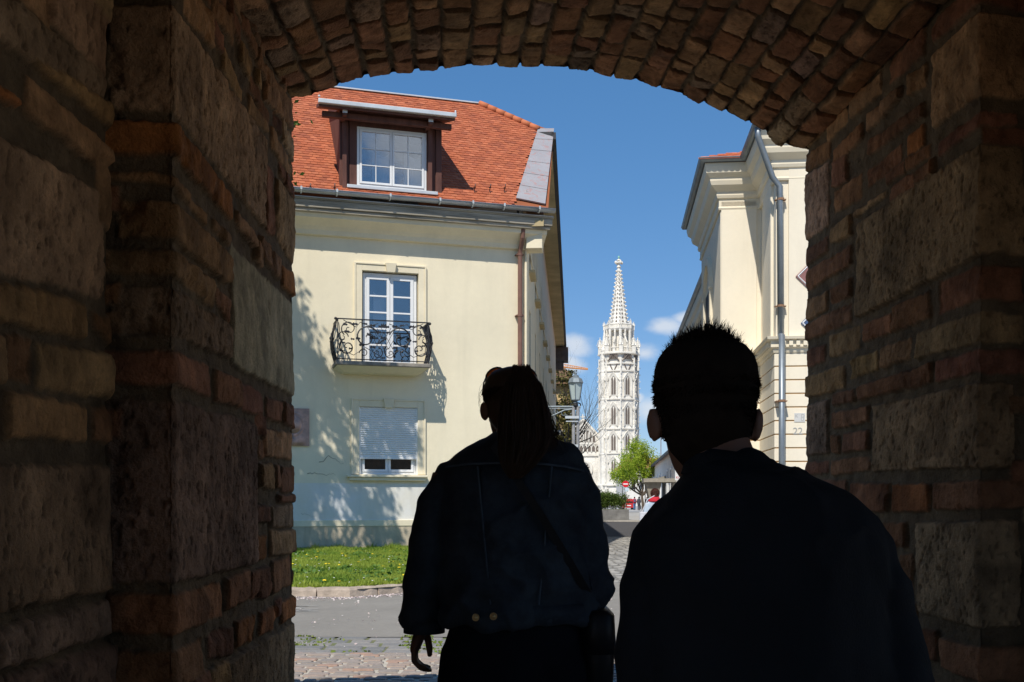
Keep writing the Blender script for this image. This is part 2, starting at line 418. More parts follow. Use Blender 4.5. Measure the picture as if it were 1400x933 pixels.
bl = conv(left_raw, szl, 241, 403, S1L, False)
fL, sa, sb = path_surface([(LC[0]-.5, LC[1]-.125), LC, LE, (LE[0]-1.2, LE[1]-.3)])
sv = sample_s(-.5, S1L+.35, (0,S1L), 0, 0, .0065)
zv = np.arange(-.15, 3.42, .0065)
def PL(A,B):
    xy = fL(A); return gpos(xy[...,0], xy[...,1], B)
masonry('jamb', PL, sv, zv, bl, gate)
# ---- right jamb
RC = (1.75,3.83); RE = (1.62,5.67)
right_raw = [(1129,172,198,1156,142,170,'P'),(1163,135,165,1203,97,128,'P'),(1212,82,118,1262,35,76,'R'),(1184,155,182,1231,116,135,'P'),(1241,103,132,1264,85,118,'P'),
 (1137,205,232,1178,166,190,'R'),(1184,192,215,1262,138,160,'R'),(1236,190,218,1261,165,200,'O'),(1183,232,260,1230,195,224,'B'),(1099,235,332,1131,220,308,'S'),
 (1138,222,258,1157,210,248,'R'),(1137,262,295,1176,235,272,'R'),(1167,290,300,1209,258,268,'Y'),(1132,312,335,1163,292,324,'P'),(1100,340,365,1130,321,345,'B'),
 (1100,370,401,1163,333,362,'R'),(1132,396,419,1163,378,405,'R'),(1100,408,440,1130,397,425,'P'),(1100,443,468,1161,412,441,'R'),(1170,304,436,1338,196,348,'S'),
 (1281,195,218,1338,148,170,'B'),(1274,75,178,1338,15,132,'Y'),(1273,30,62,1338,-30,10,'B'),(1279,385,432,1338,362,412,'B'),(1220,418,455,1270,396,435,'R'),
 (1250,455,492,1338,425,470,'Y'),(1177,443,470,1218,425,455,'R'),(1133,457,490,1173,443,478,'P'),(1101,480,505,1127,468,495,'B'),(1160,492,520,1198,478,506,'P'),
 (1203,474,505,1243,460,490,'P'),(1101,515,545,1153,497,531,'P'),(1136,538,557,1167,530,550,'B'),(1171,528,550,1272,495,525,'B'),(1277,493,525,1338,476,512,'B'),
 (1101,552,625,1131,546,620,'D'),(1136,564,587,1186,555,578,'B'),(1136,595,621,1146,593,620,'B'),(1150,592,620,1186,587,616,'B'),(1136,628,651,1186,623,645,'R'),
 (1103,631,648,1131,629,648,'B'),(1191,556,645,1338,521,640,'S'),(1160,660,702,1214,660,700,'B'),(1216,662,701,1270,662,700,'O'),(1276,659,697,1338,654,696,'R'),
 (1203,714,750,1237,713,750,'B'),(1252,713,838,1338,710,860,'S'),(1229,757,850,1246,757,850,'R'),(1262,858,900,1281,862,905,'B'),(1286,870,915,1338,885,935,'B'),
 (1099,206,232,1133,190,218,'R'),(1104,655,700,1155,655,698,'B'),(1104,705,760,1198,706,765,'D'),(1104,768,800,1160,770,812,'R'),(1164,772,808,1222,775,812,'R'),(1104,810,930,1250,822,990,'D'),(1262,925,980,1338,950,1015,'R')]
szr = reveal_solver(RC, RE); S1R = math.hypot(RE[0]-RC[0], RE[1]-RC[1])
br = conv(right_raw, szr, 1340, 1100, S1R, True)
fR, sa, sb = path_surface([(RC[0]+.9, RC[1]+.22), RC, RE, (RE[0]+1.2, RE[1]+.3)])
sv = sample_s(-.55, S1R+.35, (0,S1R), 0, 0, .0065)
zv = np.arange(-.15, 3.52, .0065)
def PR(A,B):
    xy = fR(-A[::-1][:]*-1) if False else fR(A); return gpos(xy[...,0], xy[...,1], B)
# normals must face the passage: reverse the b direction by mirroring a
def PRm(A,B):
    xy = fR(-A); return gpos(xy[...,0], xy[...,1], B)
masonry('jamb', PRm, -sv[::-1], zv, [(-s1,t1,o1,-s0,t0,o0,ty) for (s0,t0,o0,s1,t1,o1,ty) in br], gate)
# ---- near side walls
near_raw = [(-40,90,128,36,140,158,'O'),(45,45,85,172,160,195,'P'),(45,100,160,172,222,262,'P'),(-60,-60,30,170,110,150,'D'),(-60,150,362,150,268,412,'S'),
 (-60,368,428,127,415,468,'P'),(131,425,452,158,432,480,'R'),(-60,436,520,14,455,525,'P'),(18,456,520,58,465,530,'R'),(61,466,535,158,482,545,'P'),
 (14,533,600,128,553,606,'P'),(132,556,605,158,556,608,'R'),(-60,535,600,10,540,600,'R'),(-60,632,850,158,636,808,'D'),(2,856,918,157,818,870,'D'),(-60,868,930,-2,860,918,'B'),
 (-60,940,1010,157,880,965,'D'),(60,-90,20,172,40,130,'S')]
WX = -1.025
def nsz(px,py):
    d = WX/((px-700)/FPX); return d, CAMZ+(HY-py)/FPX*d
bn = []
for (x0,t0,b0,x1,t1,b1,ty) in near_raw:
    s0,a0 = nsz(x0,t0); _,c0 = nsz(x0,b0); s1,a1 = nsz(x1,t1); _,c1 = nsz(x1,b1)
    if x1>=157: s1 = 2.72
    bn.append((s0,a0,c0,s1,a1,c1,ty))
fN, sa, sb = path_surface([(WX,-3.2),(WX,2.655),(WX-.5,2.655)], rc=.05)
off = 2.655
sv = np.unique(np.round(np.concatenate([np.arange(1.05,1.6,.03), np.arange(1.6,2.9,.007)]),4))
zv = np.arange(-.2,3.7,.009)
def PN(A,B):
    xy = fN(A-off); return gpos(xy[...,0], xy[...,1], B)
masonry('side_wall', PN, sv, zv, bn, gate, fillrow=.17, fill_types='DPDSP', fill_len=(.2,.5), amp=1.1)
zv = np.arange(-.2,3.7,.03)
for y0_,y1_ in ((-3.2,-.2),(2.5,4.1)):
    sv = np.arange(y0_,y1_,.04); masonry('side_wall', lambda A,B: gpos(0*A+2.45, -A, B), -sv[::-1], zv, [], gate, fillrow=.2, fill_types='DPDSR', fill_len=(.2,.5))
# ---- vault
AP = [(395,140),(403,134),(425,131),(440,127),(455,121),(470,114),(490,107),(515,103),(540,102),(570,97),(610,94),(655,90),(700,89),(745,91),(800,97),(850,106),(900,120),(950,137),(1000,157),(1040,177),(1062,195),(1080,201),(1100,205),(1110,208)]
def exit_d(X): return LE[1]+(X-LE[0])*(RE[1]-LE[1])/(RE[0]-LE[0])
ap = []
kk = (RE[1]-LE[1])/(RE[0]-LE[0])
for px,py in AP:
    g = (px-700)/FPX; d = (LE[1]-kk*LE[0])/(1-kk*g); ap.append((g*d, d, CAMZ+(HY-py)/FPX*d))
ap = np.array(ap)
ks = np.concatenate([[0],np.cumsum(np.linalg.norm(np.diff(ap,axis=0),axis=1))]); TT = ks[-1]
def PV(A,B):
    "A across the span, B: >0 depth towards the camera, <0 up the outer face"
    X = np.interp(A,ks,ap[:,0]); Y = np.interp(A,ks,ap[:,1]); Z = np.interp(A,ks,ap[:,2])
    f = (X-LE[0])/(RE[0]-LE[0]); u = np.clip(B,0,None); up = np.clip(-B,0,None)
    r = .02; # rounded arris
    Zn = Z+(-.36*(1-f)+.08*f)*u/2.3
    return gpos(X+.0712*u, Y-.997*u, Zn+up)
vb = []
t = .01; col = 0
while t < TT:
    wd = .132*mrs.uniform(.88,1.12); u = -mrs.uniform(.10,.24) ; first = True
    while u < 2.4:
        ln = mrs.choice([.13,.25,.27,.30], p=[.25,.3,.3,.15])*mrs.uniform(.92,1.08)
        if first: ln = -u+mrs.uniform(.12,.28); first = False
        ty = 'PPRPPDRR'[mrs.randint(8)]
        jit = mrs.uniform(-.006,.006,4)
        vb.append((t+.007+jit[0], u+ln-.009, u+.007, t+wd-.007+jit[1], u+ln-.009+jit[2], u+.007+jit[3], ty))
        u += ln
    t += wd
for tyk in ('P','R','D','B'): pass
av = np.arange(0,TT+.008,.008)
bv = np.unique(np.round(np.concatenate([np.arange(-.45,0,.012), np.linspace(-.02,.02,8), np.arange(0,1.2,.008), np.arange(1.2,2.3,.02)]),4))
vault = masonry('vault', PV, av, bv, vb, gate, fill=False, amp=1.2, deep=.022, chip=.03)
# ---- solid core behind the facings
core = mat('masonry_core', (.17,.14,.11), rough=.95, var=.3, scale=5, bump=.01, bscale=20)
def plan(pts, z0, z1, name):
    MB().prism([(x-GO.x,y-GO.y) for x,y in pts], z0, z1).build(name, core, gate, fix=True)
i = .045
plan([(LC[0]-i,LC[1]+i),(LE[0]-i,LE[1]-i),(-7,LE[1]-i-1.6),(-7,2.0),(-1.55,2.0),(-1.55,LC[1]-.12+i)][::-1], -.2, 3.45, 'core')
plan([(WX-.05,1.0),(WX-.05,2.62),(-1.5,2.62),(-1.5,1.0)][::-1], -.2, 3.7, 'core')
plan([(WX,-3.2),(WX,-2.8),(-1.5,-2.8),(-1.5,-3.2)][::-1], -.2, 3.7, 'core')
plan([(WX,-2.8),(WX,1.0),(-1.5,1.0),(-1.5,-2.8)][::-1], 3.0, 3.7, 'core')  # lintel over an unseen left opening, added to light the right wall
plan([(RC[0]+i,RC[1]+i),(2.55,RC[1]+.26),(8,5.3),(8,7.2),(RE[0]+i,RE[1]-i)], -.2, 3.52, 'core')
plan([(2.48,-3.2),(2.7,-3.2),(2.7,-.2),(2.48,-.2)], -.2, 3.6, 'core')
plan([(2.48,2.5),(2.7,2.5),(2.7,4.3),(2.48,4.2)], -.2, 3.6, 'core')
plan([(2.45,-.2),(2.7,-.2),(2.7,2.5),(2.45,2.5)], 2.8, 3.6, 'core')  # lintel over an unseen right opening, added to light the left wall
# haunch and cap above the vault
mb = MB(); n = 24; ts = np.linspace(0,TT,n)
lo = PV(ts,0*ts-.0); rings = []
def ring(u, dz):
    X = np.interp(ts,ks,ap[:,0]); Y = np.interp(ts,ks,ap[:,1]); Z = np.interp(ts,ks,ap[:,2])
    f = (X-LE[0])/(RE[0]-LE[0]); Zn = Z+(-.36*(1-f)+.08*f)*u/2.3
    return X+.0712*u-GO.x, Y-.997*u-GO.y, Zn+dz
x0,y0,z0 = ring(.05,.05); x1,y1,z1 = ring(2.2,.05); x1 = x1; 
V = []; F = []
for k in range(n): V += [(x0[k],y0[k],z0[k]),(x0[k],y0[k],3.95),(x1[k],y1[k],z1[k]),(x1[k],y1[k],3.95)]
for k in range(n-1):
    a = 4*k; b = a+4
    F += [(a,b,b+1,a+1),(a+2,a+3,b+3,b+2),(a,a+2,b+2,b),(a+1,b+1,b+3,a+3)]
F += [(0,1,3,2),(4*n-4,4*n-2,4*n-1,4*n-3)]
mb.add(V,F).build('core', core, gate, fix=True)
# outer faces left and right of the arch above the jambs and roof slab
plan([(-7,3.3),(-7,1.0),(8,1.0),(8,6.4),(7.9,7.1),(1.5,5.58),(-1.0,4.92),(-7,3.36)], 3.62, 3.93, 'parapet')
plan([(-7,3.35),(-7,2.0),(-1.0,2.9),(-1.02,4.93)], 3.3, 3.64, 'core')
plan([(1.66,5.6),(1.8,4.2),(8,5.3),(8,7.1)], 3.4, 3.64, 'core')
plan([(-1.6,-3.2),(2.7,-3.2),(2.7,1.2),(-1.6,1.2)], 3.62, 3.9, 'parapet')
# rear end of the passage: closed; added side openings let light in instead
plan([(-1.6,-3.5),(.4,-3.5),(.4,-3.2),(-1.6,-3.2)], -.2, 3.9, 'core')
plan([(2.2,-3.5),(2.7,-3.5),(2.7,-3.2),(2.2,-3.2)], -.2, 3.9, 'core')
plan([(.4,-3.5),(2.2,-3.5),(2.2,-3.2),(.4,-3.2)], -.2, 3.9, 'core')
# ============================================================ ground
def poly_sheet(name, pts, z, m, kind='structure', thick=0):
    mb = MB(); n = len(pts)
    if thick: mb.prism(pts, z-thick, z)
    else: mb.add([(x,y,z) for x,y in pts], [tuple(range(n))])
    o = mb.build(name, m, None, fix=False); 
    if kind: tag(o, kind=kind)
    return o
def cobble_mat(name, cA, cB, joint, scale, stretch=(1,1,1), bump=.012):
    m, nt, b = newmat(name)
    tc = N(nt,'ShaderNodeTexCoord'); mp = N(nt,'ShaderNodeMapping'); mp.inputs['Scale'].default_value = stretch; L(nt, tc.outputs['Object'], mp.inputs['Vector'])
    v = N(nt,'ShaderNodeTexVoronoi', Scale=scale, feature='DISTANCE_TO_EDGE'); v.inputs['Randomness'].default_value = .55; L(nt, mp.outputs[0], v.inputs['Vector'])
    v2 = N(nt,'ShaderNodeTexVoronoi', Scale=scale); v2.inputs['Randomness'].default_value = .55; L(nt, mp.outputs[0], v2.inputs['Vector'])
    hs = N(nt,'ShaderNodeSeparateColor'); L(nt, v2.outputs['Color'], hs.inputs[0])
    mx = N(nt,'ShaderNodeMixRGB', Color1=c4(cA), Color2=c4(cB)); L(nt, hs.outputs[0], mx.inputs['Fac'])
    mr = N(nt,'ShaderNodeMapRange'); mr.inputs['From Min'].default_value=.03; mr.inputs['From Max'].default_value=.12; L(nt, v.outputs['Distance'], mr.inputs['Value'])
    nz = N(nt,'ShaderNodeTexNoise', Scale=1.3, Detail=6); L(nt, tc.outputs['Object'], nz.inputs['Vector'])
    m2 = N(nt,'ShaderNodeMixRGB', Color1=c4(joint)); L(nt, mr.outputs[0], m2.inputs['Fac']); L(nt, mx.outputs[0], m2.inputs['Color2'])
    r2 = N(nt,'ShaderNodeMapRange'); r2.inputs['To Min'].default_value=.7; r2.inputs['To Max'].default_value=1.3; L(nt, nz.outputs['Fac'], r2.inputs['Value'])
    sc_ = N(nt,'ShaderNodeVectorMath', operation='SCALE'); L(nt, m2.outputs[0], sc_.inputs[0]); L(nt, r2.outputs[0], sc_.inputs['Scale'])
    L(nt, sc_.outputs[0], b.inputs['Base Color']); b.inputs['Roughness'].default_value=.75
    r3 = N(nt,'ShaderNodeMapRange'); r3.inputs['From Max'].default_value=.25; L(nt, v.outputs['Distance'], r3.inputs['Value'])
    bp = N(nt,'ShaderNodeBump', Distance=bump); L(nt, r3.outputs[0], bp.inputs['Height']); L(nt, bp.outputs[0], b.inputs['Normal'])
    return m
ground_m = mat('paving_far', (.36,.31,.25), rough=.9, var=.2, scale=.6, fine=.1)
o = poly_sheet('ground', [(-3000,-3000),(3000,-3000),(3000,3000),(-3000,3000)], -.02, ground_m)
sett_m = cobble_mat('setts', (.20,.19,.175), (.50,.47,.42), (.13,.12,.10), 5.0, (1,1,1), bump=.03)
asph_m = mat('asphalt', (.255,.238,.212), rough=.92, var=.12, scale=1.2, fine=.18, bump=.004, bscale=180)
asph_dark = mat('asphalt_dark', (.085,.082,.085), rough=.9, var=.15, scale=1.2, fine=.18, bump=.003, bscale=150)
poly_sheet('cobbled_street', [(-12,15),(14,15),(16,40),(-4,40)], .002, sett_m)
poly_sheet('asphalt_road', [(-30,9.72),(30,9.72),(30,16.4),(2.2,16.2),(.9,16.0),(-30,16.0)], .008, asph_m)
poly_sheet('side_road', [(-2,37.5),(14,36.0),(30,36),(30,63),(-2,63)], .010, asph_dark)
# stone pavers: real stones bedded in light mortar
def pavers(name, x0, x1, y0, y1, w, l, m, jit, seed, zoff=0, rowskew=.0, gap=.012, dome=.006):
    rs = random.Random(seed); V = []; F = []; C = []
    y = y0; row = 0
    while y < y1:
        ww = w*rs.uniform(.85,1.15); x = x0-rs.uniform(0,l)
        while x < x1:
            ll = l*rs.choice([.6,.85,1,1,1.2])*rs.uniform(.92,1.08)
            cx0,cx1,cy0,cy1 = x+gap/2,x+ll-gap/2,y+gap/2,y+ww-gap/2
            z = zoff+rs.uniform(-.003,.004)
            if cy0 < 3.0: z += min(0,(cy0-3.0)*.07)
            b = len(V); j = lambda: rs.uniform(-jit,jit)
            c = [(cx0+j(),cy0+j()),(cx1+j(),cy0+j()),(cx1+j(),cy1+j()),(cx0+j(),cy1+j())]
            yy = lambda px_,py_: py_+ .05*math.sin(px_*1.7+row*.05)+rowskew*px_
            mx_ = sum(p[0] for p in c)/4; my_ = sum(p[1] for p in c)/4
            s1,s2 = .90,.70
            for s_,zz in ((1,-.02),(.985,-.004),(s1,dome*.6),(s2,dome)):
                for p in c:
                    qx = mx_+(p[0]-mx_)*s_; qy = my_+(p[1]-my_)*s_; V.append((qx,yy(qx,qy),z+zz))
            for k in range(3):
                for q in range(4): F.append((b+k*4+q,b+k*4+(q+1)%4,b+(k+1)*4+(q+1)%4,b+(k+1)*4+q))
            F.append((b+12,b+13,b+14,b+15))
            t = rs.random(); C += [(t,rs.random(),0)]*16
            x += ll
        y += ww; row += 1
    return np_mesh(name, V, F, m, None, colors=np.array(C), smooth=False)
def paver_mat(name, cols, moss=False):
    m, nt, b = newmat(name)
    va = N(nt,'ShaderNodeVertexColor', layer_name='Col'); s_ = N(nt,'ShaderNodeSeparateColor'); L(nt, va.outputs[0], s_.inputs[0])
    ramp = N(nt,'ShaderNodeValToRGB'); ramp.color_ramp.interpolation = 'CONSTANT'; L(nt, s_.outputs[0], ramp.inputs[0])
    el = ramp.color_ramp.elements
    while len(el) < len(cols): el.new(.5)
    for i_,c in enumerate(cols): el[i_].position = i_/len(cols); el[i_].color = c4(c)
    tc = N(nt,'ShaderNodeTexCoord'); nz = N(nt,'ShaderNodeTexNoise', Scale=22, Detail=7, Roughness=.65); L(nt, tc.outputs['Object'], nz.inputs['Vector'])
    mr = N(nt,'ShaderNodeMapRange'); mr.inputs['To Min'].default_value=.6; mr.inputs['To Max'].default_value=1.4; L(nt, nz.outputs['Fac'], mr.inputs['Value'])
    sc_ = N(nt,'ShaderNodeVectorMath', operation='SCALE'); L(nt, ramp.outputs[0], sc_.inputs[0]); L(nt, mr.outputs[0], sc_.inputs['Scale'])
    L(nt, sc_.outputs[0], b.inputs['Base Color']); b.inputs['Roughness'].default_value = .8
    bp = N(nt,'ShaderNodeBump', Distance=.006); L(nt, nz.outputs['Fac'], bp.inputs['Height']); L(nt, bp.outputs[0], b.inputs['Normal'])
    return m
brickpav = paver_mat('brick_pavers', [(.30,.25,.22),(.27,.235,.21),(.32,.25,.21),(.29,.25,.225),(.34,.23,.18),(.31,.26,.23),(.25,.22,.20)])
stonepav = paver_mat('stone_setts', [(.20,.195,.19),(.235,.225,.215),(.18,.18,.178),(.25,.235,.22)])
tag(pavers('brick_paving', -5.5, 6.5, -3.2, 8.72, .098, .21, brickpav, .006, 5, gap=.028), kind='structure')
tag(pavers('stone_sett_band', -12, 12, 8.74, 9.74, .20, .34, stonepav, .008, 6, zoff=.0, gap=.022), kind='structure')
bed = mat('joint_mortar', (.50,.46,.39), rough=.95, var=.3, scale=9, fine=.2)
tag(MB().add([(-5.5,3,-.007),(6.5,3,-.007),(6.5,8.74,-.007),(-5.5,8.74,-.007),(-5.5,-3.3,-.44),(6.5,-3.3,-.44)],[(0,1,2,3),(4,5,1,0)]).build('paving_bed', bed), kind='structure')
soil = mat('joint_soil', (.16,.14,.09), rough=.95, var=.3, scale=6, fine=.3, col2=(.10,.15,.04))
poly_sheet('joint_soil', [(-14,8.74),(14,8.74),(14,9.78),(-14,9.78)], -.003, soil)
# moss tufts in the joints and petals
rs = np.random.RandomState(4)
mossm = leafmat('moss', (.14,.22,.03), (.22,.26,.05), .2)
n = 2600; X = rs.uniform(-3.4,2.6,n); Y = rs.choice([8.76,8.94,9.14,9.34,9.54,9.75], n, p=[.08,.15,.17,.15,.10,.35])+rs.normal(0,.018,n)
keep = fbm(X*2.3,Y*2.3,3)>.5
tag(leaves('moss', np.stack([X,Y,np.full(n,.012)],1)[keep], .035, mossm, seed=2), kind='stuff')
petm = leafmat('petals', (.66,.52,.50), (.80,.74,.71), .2)
n = 1900; X = rs.uniform(-6,.5,n); kerb_x = [-14,-6,-2.97,-2.2,-1.56,-.8,-.2,.1,.2]; kerb_y = [12.6,13.3,13.86,13.75,14.35,15.2,17,21,25.3]
Yk = np.interp(X,kerb_x,kerb_y); Y = Yk-.13-np.abs(rs.normal(0,.16,n))
P1 = np.stack([X,Y,np.full(n,.016)],1)
n2 = 500; P2 = np.stack([rs.uniform(-5,5,n2), rs.uniform(8.0,13.8,n2), np.full(n2,.018)],1)
tag(leaves('fallen_petals', np.concatenate([P1,P2]), .03, petm, seed=5, flat=.9), kind='stuff')
# kerb of worn stones and the lawn behind it
kerb_m = mat('kerb_stone', (.44,.36,.29), rough=.9, var=.35, scale=5, fine=.2, bump=.01, bscale=25)
kp = [(kerb_x[i],kerb_y[i]) for i in range(len(kerb_x))]
kd = np.concatenate([[0],np.cumsum([math.dist(kp[i],kp[i+1]) for i in range(len(kp)-1)])])
mb = MB(); s = 0; rr = random.Random(2)
def kpt(s): return np.array([np.interp(s,kd,[p[0] for p in kp]), np.interp(s,kd,[p[1] for p in kp])])
while s < kd[-1]-.1:
    l = min(rr.uniform(.5,1.1), kd[-1]-s); a = kpt(s+.008); b = kpt(s+l-.008); t = (b-a)/np.linalg.norm(b-a); nrm = np.array([-t[1],t[0]])
    h = .12+rr.uniform(-.012,.012); k = 8; V=[];
    for q in range(k+1):
        p = kpt(s+.008+(l-.016)*q/k); e = rr.uniform(-.010,.010); hh = h+rr.uniform(-.008,.006)-(0.015 if q in(0,k) else 0)
        V.append([(p[0]+nrm[0]*(-.02+e),p[1]+nrm[1]*(-.02+e),-.02),(p[0]+nrm[0]*e,p[1]+nrm[1]*e,hh-.035),(p[0]+nrm[0]*(.035+e),p[1]+nrm[1]*(.035+e),hh),(p[0]+nrm[0]*.19,p[1]+nrm[1]*.19,hh),(p[0]+nrm[0]*.2,p[1]+nrm[1]*.2,-.02)])
    mb.loft(V); s += l
tag(mb.build('kerb', kerb_m, smooth=False, fix=True), kind='structure')
turf = mat('lawn_soil', (.07,.10,.03), rough=.95, var=.4, scale=3, fine=.3)
poly_sheet('lawn', [(x+.12,y+.1) for x,y in kp]+[(.3,25.6),(-16,21.5),(-16,12.7)], .105, turf)
grassm = leafmat('grass', (.13,.25,.025), (.36,.44,.07), .4)
def grass(n, seed):
    rs = np.random.RandomState(seed); out = []
    X = rs.uniform(-6.6,.3,n*2); f = rs.rand(n*2)**1.0
    Yk = np.interp(X,kerb_x,kerb_y)+.16; Yw = 25.6+(X-.366)*.293-.02
    Y = Yk+(Yw-Yk)*f
    k = (X/Y>-.235); X=X[k][:n]; Y=Y[k][:n]; m_ = len(X)
    hgt = (.035+.07*fbm(X*1.6,Y*1.6,4)**1.5+.05*np.clip(fbm(X*4,Y*4,8)-.55,0,1)*3)*(.6+.8*rs.rand(m_))
    hgt *= 1+.8*np.clip((Y-(25.6+(X-.366)*.293)+2.2)/2.2,0,1)
    th = rs.rand(m_)*6.283; w_ = .006+.006*rs.rand(m_)+.0003*Y; ln = hgt*rs.uniform(.1,.9,m_); t2 = rs.rand(m_)*6.283
    cx,cy = np.cos(th)*w_,np.sin(th)*w_
    B = np.stack([X,Y,np.full(m_,.10)],1)
    v0 = B+np.stack([-cx,-cy,0*cx],1); v1 = B+np.stack([cx,cy,0*cx],1)
    tip = B+np.stack([np.cos(t2)*ln,np.sin(t2)*ln,hgt],1)
    V = np.stack([v0,v1,tip],1).reshape(-1,3); F = np.arange(m_*3).reshape(-1,3)
    c = np.clip(.45*rs.rand(m_)+2.2*(fbm(X*1.3,Y*1.3,14,5)-.42)+.25,0,1)
    tag(np_mesh('grass', V, F, grassm, None, colors=np.repeat(c,3)[:,None]*np.ones(3), smooth=False), kind='stuff')
grass(190000, 9)
rs = np.random.RandomState(33); n = 9000; X = rs.uniform(-6,.1,n); f = rs.rand(n); Yk = np.interp(X,kerb_x,kerb_y)+.2; Yw = 25.55+(X-.366)*.293; Y = Yk+(Yw-Yk)*f
k = (fbm(X*1.7,Y*1.7,21)>.56)|(f>.93)
tag(leaves('broadleaf_weeds', np.stack([X,Y,.13+.07*rs.rand(n)],1)[k], .07, leafmat('weed_leaf',(.05,.13,.02),(.16,.28,.06),.3), seed=33, flat=.5), kind='stuff')
rs = np.random.RandomState(21)
def flowers(name, n, m, r, seed, h):
    rs = np.random.RandomState(seed); mb = MB()
    for _ in range(n):
        x = rs.uniform(-5.4,.0); f = rs.rand(); y0 = np.interp(x,kerb_x,kerb_y)+.25; y1 = 25.4+(x-.366)*.293
        y = y0+(y1-y0)*f; z = .10+h*rs.uniform(.6,1.3)
        rr_ = r*rs.uniform(.7,1.2)
        mb.add([(x+rr_*math.cos(a)*(1 if k%2 else .7),y+rr_*math.sin(a)*(1 if k%2 else .7),z+rs.uniform(-.2,.3)*rr_) for k,a in enumerate(np.linspace(0,6.283,9)[:-1])]+[(x,y,z+rr_*.35)],[(k,(k+1)%8,8) for k in range(8)])
    return tag(mb.build(name, m), kind='stuff')
flowers('dandelion_flowers', 90, mat('dandelion', (.85,.62,.03), var=.1), .034, 3, .08)
flowers('daisy_flowers', 300, mat('daisy', (.8,.78,.76), var=.05), .018, 4, .07)
# chalk-like worn paint mark on the asphalt
smear = mat('worn_paint', (.42,.41,.39), rough=.9, var=.35, scale=8, fine=.3)
mb = MB()
for k in range(26):
    a_ = at(400+rr.uniform(0,26), 833+rr.uniform(-5,6), 12); y = 1.3*1400/(833+rr.uniform(-4,5)-685); x = (rr.uniform(385,428)-700)/1400*y
    mb.add([(x-.09,y-.015,.0135),(x+.10,y-.01,.0135),(x+.08,y+.018,.0135),(x-.07,y+.012,.0135)],[(0,1,2,3)])
tag(mb.build('paint_smear', smear), kind='stuff')
# ============================================================ left building
LB_O = Vector((.366,25.6,0)); LB_T = math.atan(.293); ct,st_ = math.cos(LB_T), math.sin(LB_T)
house = empty('town_house', LB_O, LB_T)
tag(house, 'cream plastered house with steep orange tiled roof and a dormer', 'house')
def lray(px, py):
    o = Vector((0,0,CAMZ))-LB_O; d = Vector(((px-700)/FPX,1,(HY-py)/FPX))
    rot = lambda v: Vector((v.x*ct+v.y*st_, -v.x*st_+v.y*ct, v.z))
    return rot(o), rot(d)
def F(px, py, y=0):
    o,d = lray(px,py); t = (y-o.y)/d.y; p = o+d*t; return p.x, p.z
ZE = F(560,275,-.55)[1]; YE = -.55; PITCH = 1.0
def RP(px, py, lift=0):
    o,d = lray(px,py); # z = ZE+lift + (y-YE)*PITCH
    t = (ZE+lift+(o.y-YE)*PITCH-o.z)/(d.z-d.y*PITCH); return o+d*t
cream = mat('cream_plaster', (.83,.745,.555), rough=.92, var=.08, scale=.5, fine=.05, bump=.004, bscale=30)
streak(cream, .05)
trimm = mat('cream_trim', (.81,.725,.54), rough=.9, var=.10, scale=1.4, fine=.07, bump=.002, bscale=60)
plinthm = mat('plinth_plaster', (.60,.50,.36), rough=.92, var=.18, scale=1.6, fine=.12, bump=.005, bscale=30, col2=(.48,.41,.31))
whitepl = mat('white_patch_plaster', (.76,.76,.75), rough=.92, var=.06, scale=1.2, fine=.05, col2=(.74,.70,.60))
streak(plinthm, .25); streak(whitepl, .10)
weath = mat('weathered_board', (.40,.36,.29), rough=.9, var=.5, scale=2.2, fine=.25, stretch=(.35,1,6), bump=.01, bscale=14)
zincm = mat('zinc_gutter', (.42,.45,.48), rough=.45, var=.15, scale=3, metal=.7, fine=.1)
lightmet = mat('bright_zinc', (.66,.69,.70), rough=.45, var=.12, scale=4, metal=.35)
brownpipe = mat('brown_pipe', (.20,.105,.08), rough=.55, var=.2, scale=3)
white = mat('white_frame', (.80,.81,.82), rough=.45, var=.04, scale=3)
shutm = mat('white_shutter', (.84,.84,.83), rough=.5, var=.05, scale=3)
darkwood = mat('brown_timber', (.13,.055,.042), rough=.7, var=.35, scale=3, stretch=(3,3,.6), fine=.15)
dark = mat('dark_interior', (.02,.02,.022), rough=.9, var=.1)
roomm = mat('room', (.22,.24,.27), rough=.9, var=.1)
curtm = mat('curtain', (.82,.82,.82), rough=.9, var=.05)
glass = glassmat('window_glass', .26)
glassd = glassmat('door_glass', .20)
iron = mat('wrought_iron', (.022,.022,.026), rough=.5, var=.2, spec=.4)
tilem = mat('roof_tile', (1,1,1), rough=.8, var=.18, scale=3, fine=.12, attr=True)
flashm = mat('painted_sheet', (.345,.335,.35), rough=.5, var=.1, scale=2, fine=.08)
# ---- worn red showing at the seams of the sheet
nt_ = flashm.node_tree; bsd = nt_.nodes['Principled BSDF']; base = bsd.inputs['Base Color'].links[0].from_socket
tcx = N(nt_,'ShaderNodeTexCoord'); nzx = N(nt_,'ShaderNodeTexNoise', Scale=5.5, Detail=5, Roughness=.6); nzx.inputs['Distortion'].default_value = 1.2; L(nt_, tcx.outputs['Object'], nzx.inputs['Vector'])
mrx = N(nt_,'ShaderNodeMapRange'); mrx.inputs['From Min'].default_value=.53; mrx.inputs['From Max'].default_value=.62; mrx.inputs['To Max'].default_value=.5; L(nt_, nzx.outputs['Fac'], mrx.inputs['Value'])
mxx = N(nt_,'ShaderNodeMixRGB'); mxx.inputs['Color2'].default_value=(.42,.19,.16,1); L(nt_, base, mxx.inputs['Color1']); L(nt_, mrx.outputs[0], mxx.inputs['Fac']); L(nt_, mxx.outputs[0], bsd.inputs['Base Color'])

